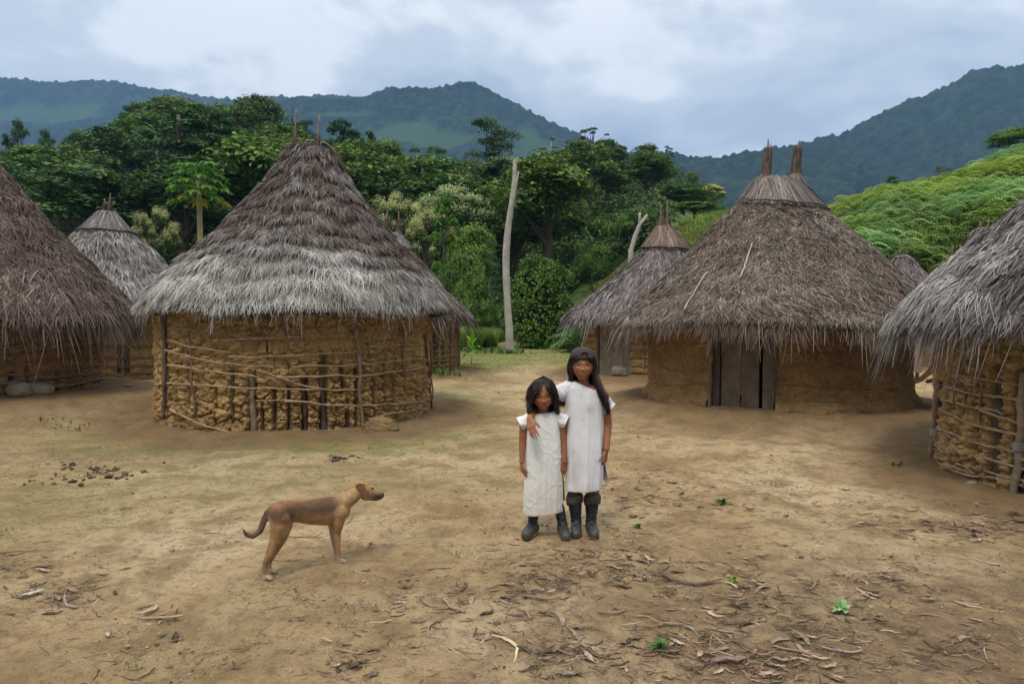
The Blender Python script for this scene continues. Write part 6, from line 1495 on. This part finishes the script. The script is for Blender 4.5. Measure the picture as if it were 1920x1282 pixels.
    K = mx(1.0*near(1270, 240, 4.21, .05, .025), (.40, .19, .06)); K = mx(1.3*near(1425, 355, 4.27, .040, .034)+.6*near(1470, 330, 4.30, .02), (.085, .065, .050))
    K = mx(1.5*near(1470, 318, 4.30, .012, .010), (.012, .010, .010))
    K = mx(.85*sstep(.0, -.05, V[:, 0]-tl[0][0]+.0)*(V[:, 2] > .16)*(V[:, 2] < .40)*(V[:, 0] < Dp(440, 480, 3.8)[0]), (.085, .052, .038))
    K = mx(.7*near(425, 585, 3.8, .012, .03), (.55, .50, .44)); K = mx(.55*near(520, 790, 3.83, .045, .05), (.17, .10, .06)); K = mx(.6*near(390, 960, 3.8, .03, .03), (.15, .095, .06))
    K = mx(sstep(.050, .026, z)*.7, (.36, .30, .25)); K = mx(.4*near(850, 600, 4., .12, .02), (.46, .30, .15))
    far_ = near(1020, 770, 4.15, .02, .09)*(V[:, 1] > 4.11); K = mx(far_*1.2, (.40, .36, .30))
    K = K*(1+.20*n1+.10*fbm(V[:, 0]*70, V[:, 1]*70, V[:, 2]*40, 2, 8))[:, None]
    mk('body', V, F, M_fur, o, np.clip(K, .01, 1))
    # hanging ear, eye
    for (dy, sh) in ((-.036, 0), (.036, 8)):
        pts = np.array([(1215, 240), (1250, 225), (1300, 235), (1302, 265), (1285, 300), (1265, 322), (1240, 300), (1220, 270)], float); pts[:, 0] += sh
        mid = Dp(1258, 270, 4.21+dy*1.12)-[0, .0, 0]; rim = np.array([Dp(a, b, 4.21+dy*(1.15 if i in (1, 2) else 1.32)) for i, (a, b) in enumerate(pts)])
        m2 = MB(); inn = mid+(rim-mid)*.5-[0, -dy*.12, 0]; base = np.concatenate([rim, inn, [mid]]); n = 8; i = np.arange(n); j = (i+1) % n
        for off in (0, .006): m2.add(base+[0, off, 0], [np.stack([i, j, j+n, i+n], -1), np.stack([i+n, j+n, np.full(n, 2*n)], -1)], (.17, .085, .045))
        m2.add(np.concatenate([rim, rim+[0, .006, 0]]), grid_faces(2, n, True), (.12, .06, .03)); mkb('ear', m2, M_fur, o)
    for dy in (-.030, .030):
        p = Dp(1374, 276, 4.235+dy); mk('eye', *ellipsoid(p, (.0085, .0075, .0062), 10, 14), M_eye, o, (.012, .008, .006))
    return o

def build_far_people():
    # standing person seen only below the waist beyond the huts
    Y = 16.; Q = lambda px, py, dy=0.: P(px, py, Y+dy); zg = float(G(at(1714, Y), Y))
    o = thing('person', 'distant standing person in a beige skirt, seen below the eave between the two right huts', 'person', (at(1714, Y), Y, zg))
    mb = MB()
    for px, tp in ((1707, -1), (1720, 1)):
        seg(mb, [Q(px+3*-tp, 655), Q(px, 680), Q(px, 704)], [.075, .055, .04]); k = P(px, 700, Y); mb.add(*capsule([k[0], Y+.02, zg+.04], [k[0]-.02, Y-.15, zg+.03], .04, .03))
    mb.add(*ellipsoid(Q(1714, 628), (.17, .11, .34))); mb.add(*ellipsoid(Q(1714, 582), (.085, .1, .12))); seg(mb, [Q(1714, 596), Q(1714, 604)], [.05, .05])
    for sg in (-1, 1):
        w = Q(1714+16*sg, 655); seg(mb, [Q(1714+12*sg, 607), Q(1714+16*sg, 632), w], [.06, .045, .03]); hand(mb, w, [0, -.1, -1], [0, -1, 0], [-sg, 0, 0], 1.1, .4)
    V, F, n = remesh(mb, .011, 3); mk('body', V, F, M_skin, o, body_colour(V))
    V, Fc, th, tt = cloth_tube([(Q(1714, 603)[2], at(1714, Y), Y, .10, .09, 0), (Q(1714, 612)[2], at(1714, Y), Y, .17, .12, 0), (Q(1714, 640)[2], at(1714, Y), Y, .17, .14, 0), (Q(1714, 697)[2], at(1714, Y), Y, .19, .17, 0)], 60, 5, .6, 40); mk('dress', V, Fc, M_cloth, o, (.20, .155, .125))
    H = MB(); H.add(*ellipsoid(Q(1714, 580, .03), (.10, .11, .13))); V, F = H.V[0], H.F; mk('hair', V, F, M_hair, o, (.016, .011, .009))
    # person sitting behind the near right hut: one bare foot and shin reach out into view
    Y = 9.3; Q = lambda px, py, dy=0.: P(px, py, Y+dy); kn = Q(1772, 668, .05); hip = kn+[.42, .12, -.02]; zg = float(G(hip[0], hip[1]))
    o = thing('person', 'person resting behind the close right hut, only a bare foot and shin stretched into view', 'person', (hip[0], hip[1], zg))
    mb = MB(); an = Q(1733, 705); seg(mb, [hip, kn, Q(1752, 690, .02), an], [.085, .060, .052, .032])
    hl = Q(1729, 711); mb.add(*capsule(an, hl, .032, .028)); mb.add(*capsule(hl, Q(1717, 716, -.01), .028, .022)); mb.add(*capsule(an, Q(1720, 711, -.01), .028, .018)); 
    for k in range(5): a = Q(1718, 715-1.3*k, -.03+.013*k); mb.add(*capsule(a, a+[-.028+.003*k, -.004, .006], .0095 if k else .008, .008, 8))
    h2 = hip+[0, .2, 0]; k2 = h2+[-.30, .05, .10]; seg(mb, [h2, k2, k2+[.02, 0, -.42]], [.085, .06, .035]); mb.add(*capsule(k2+[.02, 0, -.43], k2+[-.14, -.02, -.46], .035, .028))
    seg(mb, [hip+[.02, .1, .02], hip+[.10, .1, .28], hip+[.10, .1, .46]], [.12, .11, .10]); seg(mb, [hip+[.1, .1, .46], hip+[.09, .1, .56]], [.05, .045]); mb.add(*ellipsoid(hip+[.08, .1, .66], (.085, .075, .11)))
    for sg in (-1, 1):
        s_ = hip+[.10, .1+.15*sg, .44]; e = s_+[-.02, .06*sg, -.26]; w = e+[-.2, -.02*sg, -.05]; seg(mb, [s_, e, w], [.05, .04, .026]); hand(mb, w, [-1, 0, -.2], [0, -sg, .3], [0, 0, -1], .95, .3)
    V, F, n = remesh(mb, .009, 3); mk('body', V, F, M_skin, o, body_colour(V))
    H = MB(); H.add(*ellipsoid(hip+[.10, .1, .68], (.095, .09, .11))); mk('hair', H.V[0], H.F, M_hair, o, (.016, .011, .009))
    b = hip+[.05, .1, 0]; v, f = box8((b[0]-.22, b[1]-.25), (b[0]-.22, b[1]+.3), (1, 0), zg-.05, hip[2]-.085, .5)
    tag(mk('bench', v, f, M_plank, None, (.2, .15, .1), False, loc=(b[0], b[1], zg)), 'plain wooden bench under the resting person behind the close right hut', 'bench')
    h = HUTS['MR']; mb = MB(); p = P(1695, 712, 10.9); 
    seg(mb, [P(1694, 706, 10.9), P(1697, 710, 10.9), P(1695, 722, 10.9), P(1692, 730, 10.9)], [.035, .05, .035, .02]); V, F, n = remesh(mb, .008, 2); K = np.where((np.abs(V[:, 0]-p[0]+.03) < .014)[:, None], [.16, .02, .02], [.014, .014, .018])
    tag(mk('dark_bundle', V, F, M_cloth, None, K, loc=(p[0], 10.9, float(G(p[0], 10.9)))), 'small black and red bundle at the right edge of the plastered mud wall', 'bundle')
build_older(); build_younger(); build_dog(); build_far_people()
# ------------------------------------------------------------------ stones, sticks, litter
def gp(px, py):                                  # the ground point under a photo spot
    Y = 1.5*1280/(py-590.)
    for _ in range(2):
        z = float(G((px-960)/1280*Y, Y)); Y = (1.5-z)*1280/(py-590.)
    return (px-960)/1280*Y, Y, float(G((px-960)/1280*Y, Y))
def rock(px, py, sz, lab, grp=None, seed=0):
    X, Y, z = gp(px, py); v, f = ellipsoid((0, 0, 0), (1, 1, 1), 30, 40); d = 1+.22*fbm(v[:, 0]*1.1+seed, v[:, 1]*1.1, v[:, 2]*1.1, 3, seed)+.05*fbm(v[:, 0]*5, v[:, 1]*5, v[:, 2]*5, 3, seed+1)
    v = v*d[:, None]; v = np.clip(v, -.92, .92)*np.array(sz)+[X, Y, z+sz[2]*.6]; tag(mk('rock', v, f, M_stone, None, None, True, loc=(X, Y, z)), lab, 'rock', grp)
def bark_mesh(kind, seed):
    """bark curl, split stalk, twig or crumpled leaf: unit length along x"""
    rg = R('bark%s%d' % (kind, seed)); n = 16; t = np.linspace(-.5, .5, n); mb = MB()
    bend = .16*rg.normal()*np.cos(t*3)+.04*np.cumsum(rg.normal(size=n))/3; lift_ = .02+.10*rg.uniform()*(2*t)**2
    if kind == 'bark':
        a = np.linspace(-1.1, 1.3, 7)+math.pi/2; w = .036*(1-(2*t)**4*.75)*(1+.3*rg.normal(size=n)*.3)
        x = t[:, None]+0*a; tw = .8*rg.normal()*t
        y = bend[:, None]+w[:, None]*np.cos(a[None]+tw[:, None]); z = lift_[:, None]+w[:, None]*(np.sin(a[None]+tw[:, None])*.8-.05)
        V = np.stack([x, y, z], -1).reshape(-1, 3); mb.add(V, grid_faces(n, 7)); V2 = V*[1, 1, 1]-[0, 0, .010]; mb.add(V2, grid_faces(n, 7)[:, ::-1])
    elif kind == 'stalk':
        w = .035*(1-.3*(2*t)**6); pts = np.stack([t, bend, lift_*.4+.03], -1); mb.add(*tube(pts, w, 7))
    elif kind == 'twig':
        pts = np.stack([t, bend*1.4, lift_+.01], -1); mb.add(*tube(pts, np.linspace(.016, .007, n), 5))
        for _ in range(3): i = int(rg.integers(3, 13)); e = pts[i]+[rg.uniform(.1, .2), rg.normal()*.14, .04]; mb.add(*tube([pts[i], (pts[i]+e)/2+[0, .01, 0], e], [.009, .007, .004], 4))
    else:
        m = 9; u = np.linspace(-1, 1, m); w = .16*np.sin((t+.5)*math.pi)**.7; cu = rg.uniform(.8, 2.)
        y = w[:, None]*np.sin(u[None]*cu*.8)/cu*1.3; z = .03+w[:, None]*(1-np.cos(u[None]*cu))*.5+.05*fbm(t[:, None]*6+0*u, u[None]*2+0*t[:, None], 0, 2, seed)+lift_[:, None]; x = t[:, None]+0*u
        V = np.stack([x, y+bend[:, None], z], -1).reshape(-1, 3); mb.add(V, grid_faces(n, m))
    return mb.arrays()
def build_litter():
    rg = R('litter')
    rock(55, 752, (.16, .12, .075), 'flattish grey-brown rock nearest the wall of the left cut-off hut', seed=1) if False else None
    rock(62, 755, (.27, .20, .12), 'mossy rounded rock, the long one at the foot of the left cut-off hut', seed=2)
    rock(32, 754, (.17, .14, .13), 'smaller rounded rock half behind the long mossy one on the left', seed=5)
    rock(238, 757, (.09, .06, .03), 'small flat pale stone lying between the two left huts', seed=7)
    rock(1166, 712, (.25, .20, .15), 'squarish pale rock against the plank door of the back right hut', seed=9)
    X, Y, z = gp(712, 806); v, f = ellipsoid((0, 0, 0), (1, 1, 1), 40, 60); v = v*(1+.25*fbm(v[:, 0]*1.3, v[:, 1]*1.3, v[:, 2]*1.3, 3, 12)+.10*fbm(v[:, 0]*5, v[:, 1]*5, v[:, 2]*5, 4, 13))[:, None]*np.array([.22, .13, .15])+[X, Y+.04, z+.01]; tag(mk('mud_lump', v, f, M_mud, None, np.array([.23, .155, .075])*(1+.3*fbm(v[:, 0]*9, v[:, 1]*9, v[:, 2]*9, 3, 2))[:, None], loc=(X, Y, z)), 'low lump of fallen mud at the right foot of the big left hut', 'mud')
    rock(1829, 911, (.045, .03, .02), 'tiny pale stone under the lowest stick of the close right hut', seed=13)
    pal = {'bark': (.20, .125, .085), 'stalk': (.27, .19, .13), 'twig': (.13, .09, .065), 'leaf': (.30, .23, .17)}
    arr = {(k, i): bark_mesh(k, i) for k in pal for i in range(4)}
    def place(mb, k, i, px, py, L, yaw, colr, tilt=0.):
        X, Y, z = gp(px, py); V, F, K = arr[(k, i)]; c, s_ = math.cos(yaw), math.sin(yaw); v = V*L; v = v+[0, 0, 0]; v = np.stack([v[:, 0]*c-v[:, 1]*s_, v[:, 0]*s_+v[:, 1]*c, v[:, 2]+tilt*v[:, 0]], -1)
        zz = G(X+v[:, 0], Y+v[:, 1]); mb.add(v+np.stack([np.full(len(v), X), np.full(len(v), Y), zz+.002], -1), F, colr); return X, Y, z
    def item(name, k, i, px, py, L, yaw, colr, lab, cat, grp=None, tilt=0.):
        mb = MB(); loc = place(mb, k, i, px, py, L, yaw, colr, tilt); tag(mkb(name, mb, M_litter, loc=loc, smooth=k != 'leaf'), lab, cat, grp)
    # the pieces one can point at
    S = [('broken_branch', 'stalk', 0, 118, 1140, .22, -.75, (.30, .20, .15), 'thick cut piece of reddish stalk lying lower left', 'branch'),
         ('split_stalk', 'stalk', 1, 292, 1172, .20, .2, (.36, .24, .17), 'straight split stalk under the curled pale husk, lower left', 'branch'),
         ('dry_husk', 'leaf', 1, 262, 1158, .13, 1.2, (.48, .38, .27), 'curled pale dry husk above the straight split stalk, lower left', 'husk'),
         ('dry_leaf', 'leaf', 2, 44, 1122, .13, 1.1, (.5, .45, .38), 'pale crumpled dry leaf at the left edge', 'leaf'),
         ('dry_leaf', 'leaf', 0, 228, 1074, .09, 1.0, (.42, .33, .27), 'single upright dry leaf on bare soil left of the dog', 'leaf'),
         ('curved_stalk', 'twig', 2, 40, 1048, .32, .15, (.30, .2, .12), 'long thin arched stalk near the left edge', 'branch'),
         ('dark_branch', 'bark', 1, 176, 1112, .17, .5, (.16, .11, .085), 'dark forked bark piece above the thick cut stalk', 'branch'),
         ('curved_branch', 'stalk', 2, 848, 1146, .22, -1.0, (.30, .2, .14), 'bent pale brown branch right of centre near the bottom', 'branch'),
         ('palm_leaf_strip', 'bark', 3, 946, 1228, .26, -1.05, (.50, .40, .25), 'long straw-coloured split leaf strip at the bottom centre', 'leaf'),
         ('palm_leaf_strip', 'twig', 0, 903, 1212, .14, 1.0, (.60, .48, .30), 'thin straw-coloured strip just left of the long split leaf strip', 'leaf'),
         ('bone_like_stalk', 'stalk', 3, 672, 1080, .085, -.55, (.50, .42, .33), 'short pale grey stalk on the soil in front of the dog', 'branch'),
         ('twig', 'twig', 1, 560, 1018, .30, .08, (.22, .13, .09), 'thin forked twigs lying behind the dog\'s legs', 'twig'),
         ('twig', 'twig', 3, 532, 1062, .18, .05, (.17, .11, .08), 'straight dark twig between the dog\'s front and hind feet', 'twig'),
         ('twig', 'bark', 2, 588, 1068, .14, .6, (.15, .1, .08), 'crossed dark bark bits between the dog\'s feet', 'twig'),
         ('bark_piece', 'bark', 3, 513, 1150, .13, .5, (.27, .19, .15), 'tapered brown bark piece below the dog\'s hind feet', 'bark'),
         ('bark_piece', 'bark', 0, 1300, 1094, .36, -.45, (.13, .09, .065), 'long dark wavy bark strip right of centre in front of the girls', 'bark'),
         ('bark_piece', 'stalk', 1, 1010, 1132, .17, -.3, (.24, .16, .12), 'straight brown stick on the litter below the boots', 'bark'),
         ('bark_piece', 'stalk', 0, 1150, 1158, .15, .25, (.26, .16, .12), 'smooth reddish curved bark piece alone on sand, below centre right', 'bark'),
         ('bark_piece', 'bark', 2, 1255, 1180, .17, -.35, (.22, .15, .11), 'fluted brown bark piece left of the lower right litter heap', 'bark'),
         ('bark_piece', 'bark', 1, 1385, 1200, .20, -.45, (.26, .19, .15), 'pair of long parallel bark slivers in the lower right', 'bark'),
         ('dry_leaf', 'leaf', 1, 1032, 1118, .07, .9, (.48, .38, .28), 'rounded pale dry leaf on the dark litter patch below the boots', 'leaf'),
         ('dry_leaf', 'leaf', 2, 1278, 1216, .09, -.8, (.46, .34, .25), 'pale folded leaf standing in the lower right litter heap', 'leaf'),
         ('dry_leaf', 'leaf', 0, 1375, 1256, .17, .2, (.28, .2, .16), 'broad brown leaf lying near the bottom edge, right', 'leaf'),
         ('bark_piece', 'bark', 3, 1768, 1170, .18, -.4, (.22, .15, .12), 'dark curved bark piece on open sand at lower right', 'bark'),
         ('bark_piece', 'stalk', 2, 1828, 1144, .12, -.9, (.42, .33, .26), 'short pale splinter on open sand at lower right', 'bark'),
         ('bark_piece', 'stalk', 3, 1590, 1232, .17, -.35, (.30, .2, .16), 'straight reddish stick near the bottom, right of the litter heap', 'bark'),
         ('bark_piece', 'bark', 2, 1862, 1062, .16, -.8, (.36, .28, .2), 'pale bark sliver curling near the right edge', 'bark'),
         ('bark_piece', 'bark', 1, 1500, 1235, .22, -.5, (.23, .16, .12), 'long brown bark strip at the bottom right of centre', 'bark')]
    for a in S: item(*a)
    item('orange_peel', 'leaf', 1, 994, 1024, .022, .3, (.65, .13, .02), 'tiny orange scrap by the shorter girl\'s boots', 'scrap')
    item('white_scrap', 'leaf', 2, 1543, 1030, .075, .2, (.75, .76, .78), 'crumpled white plastic scrap on the right side of the yard', 'scrap')
    item('white_scrap', 'leaf', 0, 402, 883, .04, .2, (.75, .75, .7), 'small white scrap on bare soil before the big left hut', 'scrap')
    item('white_scrap', 'leaf', 3, 889, 728, .09, .2, (.7, .72, .75), 'white scrap on the path right of the big left hut', 'scrap')
    item('green_husk', 'leaf', 3, 1381, 1097, .075, .1, (.28, .30, .05), 'small green husk in the litter right of centre', 'husk')
    item('red_leaf', 'leaf', 1, 1799, 950, .05, .2, (.40, .08, .02), 'small rust-red leaf before the close right hut', 'leaf')
    for k, i, px, py, L, yaw in (('twig', 0, 250, 712, .6, .3), ('stalk', 1, 270, 708, .5, .1), ('leaf', 2, 260, 710, .35, .3)):
        pass
    # clustered clutter: (px, py, sx, sy, count, mean length, kinds)
    CL = [(1130, 1050, 60, 22, 60, .085), (1060, 1090, 80, 32, 120, .075), (1230, 1070, 80, 30, 70, .08), (1330, 1080, 60, 25, 55, .08), (1400, 1110, 40, 20, 40, .07), (1010, 1080, 50, 20, 40, .08), (900, 1170, 70, 30, 60, .085), (1090, 1240, 110, 26, 110, .085),
          (1310, 1225, 70, 28, 95, .09), (1420, 1180, 80, 40, 100, .085), (1480, 1260, 90, 26, 90, .09), (1560, 1110, 70, 35, 60, .075), (1680, 1090, 30, 14, 30, .07), (1700, 1230, 120, 30, 50, .085), (1240, 950, 70, 20, 70, .08), (1180, 905, 60, 18, 40, .08), (1300, 930, 60, 18, 40, .08),
          (1650, 960, 50, 16, 45, .09), (1830, 1000, 45, 12, 60, .10), (1880, 990, 40, 14, 30, .10), (1720, 980, 60, 14, 26, .08), (60, 1100, 55, 30, 50, .08), (120, 1130, 60, 22, 40, .075), (20, 1060, 40, 16, 20, .09), (320, 1240, 90, 30, 22, .07), (640, 1255, 60, 16, 30, .06), (700, 1225, 70, 22, 30, .06),
          (760, 1130, 25, 14, 18, .07), (735, 1145, 22, 10, 22, .06), (150, 885, 50, 12, 80, .05), (60, 905, 40, 6, 22, .06), (640, 862, 28, 5, 26, .07), (900, 1120, 60, 18, 26, .08), (1600, 1180, 120, 50, 70, .07), (1850, 1230, 60, 40, 30, .08), (1150, 1120, 120, 30, 60, .06), (1450, 950, 60, 20, 30, .06)]
    mb = MB(); bigs = []; 
    for (cx, cy, sx, sy, n, Lm) in CL:
        n = int(n*1.7)
        for _ in range(n):
            px, py = cx+rg.normal()*sx, cy+rg.normal()*sy
            if py < 700 or py > 1300: continue
            k = rg.choice(['bark', 'bark', 'bark', 'stalk', 'twig', 'leaf'], p=[.2, .2, .15, .15, .18, .12]); c = np.array(pal[k])*rg.choice([.32, .5, .75, 1.0, 1.45])*rg.uniform(.8, 1.2); L = Lm*rg.uniform(.3, 1.45)*.92
            yaw = rg.normal()*.7-.15
            if L > .092 and len(bigs) < 70: bigs.append((k, int(rg.integers(0, 4)), px, py, L, yaw, c)); continue
            place(mb, k, int(rg.integers(0, 4)), px, py, L, yaw, c, rg.normal()*.12)
    for _ in range(6500):                        # thin general scatter, small crumbs
        py = 690+610*rg.uniform()**.75; px = rg.uniform(-40, 1960)
        if rg.uniform() > .35+.65*sstep(500, 1300, px+.35*(py-700)): continue
        X, Y, z = gp(px, py)
        if any(math.hypot(X-h['X'], Y-h['Y']) < h['rw']+.15 for h in HUTS.values()): continue
        k = rg.choice(['bark', 'stalk', 'twig', 'leaf'], p=[.45, .15, .3, .1]); place(mb, k, int(rg.integers(0, 4)), px, py, rg.gamma(2.2, .010)+.010*(Y/4), rg.uniform(0, 6.28), np.array(pal[k])*rg.uniform(.3, 1.25), rg.normal()*.1)
    tag(mkb('leaf_litter', mb, M_litter, smooth=False), 'brown bark crumbs, twigs and dry leaf bits strewn over the yard', 'litter', kind='stuff')
    nm = {'bark': ('bark_piece', 'brown curled bark piece among the litter strewn over the yard', 'bark'), 'stalk': ('bark_piece', 'short dry stick among the litter strewn over the yard', 'stick'), 'twig': ('twig', 'thin forked twig among the litter strewn over the yard', 'twig'), 'leaf': ('dry_leaf', 'crumpled dry leaf among the litter strewn over the yard', 'leaf')}
    def zone(px, py):
        if px < 500: return 'on the lower left ground'
        if px < 860: return 'on the ground below the dog'
        if px < 1180: return 'in the litter straight below the boots' if py > 1030 else 'beside the boots'
        if px < 1560: return 'in the lower right litter heap' if py > 1160 else ('right of the boots at mid ground' if py > 1000 else 'on the ground right of the tunics')
        return 'on the open sand before the close right hut' if py < 1060 else 'on the lower right open sand'
    zz = {}
    for b in bigs: zz.setdefault((b[0], zone(b[2], b[3])), []).append(b)
    wd = {'bark': 'brown curled bark piece', 'stalk': 'short dry stick', 'twig': 'thin forked twig', 'leaf': 'crumpled dry leaf'}; od = ['leftmost', 'second', 'third', 'fourth', 'fifth', 'sixth', 'seventh', 'eighth', 'ninth', 'tenth', 'eleventh', 'twelfth', 'thirteenth', 'fourteenth', 'fifteenth', 'sixteenth', 'seventeenth', 'eighteenth', 'nineteenth', 'twentieth', 'twenty-first', 'twenty-second']
    for (k, z_), lst in zz.items():
        lst.sort(key=lambda b: b[2])
        for i, b in enumerate(lst):
            lb = wd[k]+' '+z_ if len(lst) == 1 else ('%s %s %s' % (od[0] if i == 0 else ('rightmost' if i == len(lst)-1 else od[min(i, 21)]+' from left,'), wd[k], z_))
            item(nm[k][0], *b[:7], lb, nm[k][2], 'larger dry pieces among the yard litter')
    mb = MB(); ov, of = ellipsoid((0, 0, 0), (1, 1, 1), 6, 8)
    for (cx, cy, sx, sy, n) in ((175, 893, 55, 12, 60), (60, 908, 45, 5, 22), (112, 875, 20, 4, 10), (640, 862, 28, 4, 22), (640, 1262, 24, 5, 22)):
        for _ in range(n):
            px, py = cx+rg.normal()*sx*.7, cy+rg.normal()*sy*.7; X, Y, z = gp(px, py); s_ = rg.gamma(3, .0034)*(1.2 if py < 1000 else .7); v = ov*(1+.35*rg.normal(size=(len(ov), 1)))*[s_*1.2, s_, s_*.7]+[X, Y, z+s_*.3]
            mb.add(v, of, np.array([.095, .068, .045])*rg.uniform(.6, 2.))
    tag(mkb('clods', mb, M_litter, smooth=False), 'dark crumbled clods of droppings and earth lying in patches on the yard', 'clods', kind='stuff')
    # crumbs of soil
    m = 46000; px = rg.uniform(-150, 2070, m); Y = 1.9*(13/1.9)**rg.uniform(0, 1, m); X = (px-960)/1280*Y; dens = fbm(X*1.7, Y*1.7, 0, 4, 51)
    k = dens+rg.uniform(-.25, .25, m) > .06; X, Y = X[k], Y[k]; m = len(X); Z = G(X, Y)
    s_ = rg.gamma(2., .0020, m)*(1+Y*.07); th = rg.uniform(0, 6.28, m); base = np.array([[1, 0, 0], [0, 1, 0], [-1, 0, 0], [0, -1, 0], [.2, .1, .45]]); 
    V = base[None]*s_[:, None, None]*rg.uniform(.5, 1.5, (m, 5, 1)); c, sn = np.cos(th), np.sin(th); V = np.stack([V[..., 0]*c[:, None]-V[..., 1]*sn[:, None], V[..., 0]*sn[:, None]+V[..., 1]*c[:, None], V[..., 2]], -1)+np.stack([X, Y, Z-.001], -1)[:, None]
    T = np.array([[0, 1, 4], [1, 2, 4], [2, 3, 4], [3, 0, 4]]); F = (T[None]+(np.arange(m)*5)[:, None, None]).reshape(-1, 3); t = rg.uniform(0, 1, m)[:, None]; col = np.array([.14, .09, .05])*(1-t)+np.array([.34, .25, .15])*t; col = np.where(rg.uniform(0, 1, (m, 1)) < .3, col*.45, col)
    mb = MB(); mb.add(V.reshape(-1, 3), F, np.repeat(col, 5, 0)); tag(mkb('soil_crumbs', mb, M_litter, smooth=False), 'crumbs of soil and grit on the bare yard', 'soil', kind='stuff')
build_litter()
# ------------------------------------------------------------------ the blue air between here and the mountains
def build_haze():
    x0, x1, y0, y1, z0, z1 = -2700, 2700, -40, 2640, -60, 690
    V = np.array([[x, y, z] for z in (z0, z1) for y in (y0, y1) for x in (x0, x1)], float); F = np.array([[0, 2, 3, 1], [4, 5, 7, 6], [0, 1, 5, 4], [2, 6, 7, 3], [0, 4, 6, 2], [1, 3, 7, 5]])
    m = bpy.data.materials.new('haze'); m.use_nodes = True; nt = m.node_tree; nt.nodes.clear(); out = N(nt, 'ShaderNodeOutputMaterial'); v = N(nt, 'ShaderNodeVolumePrincipled')
    v.inputs['Density'].default_value = HAZE; v.inputs['Color'].default_value = (.30, .54, .95, 1); v.inputs['Anisotropy'].default_value = 0
    nt.links.new(v.outputs[0], out.inputs['Volume'])
    o = mk('haze', V, F, m, None, None, False); tag(o, 'blue haze between the village and the mountains', 'haze', kind='stuff')
build_haze()
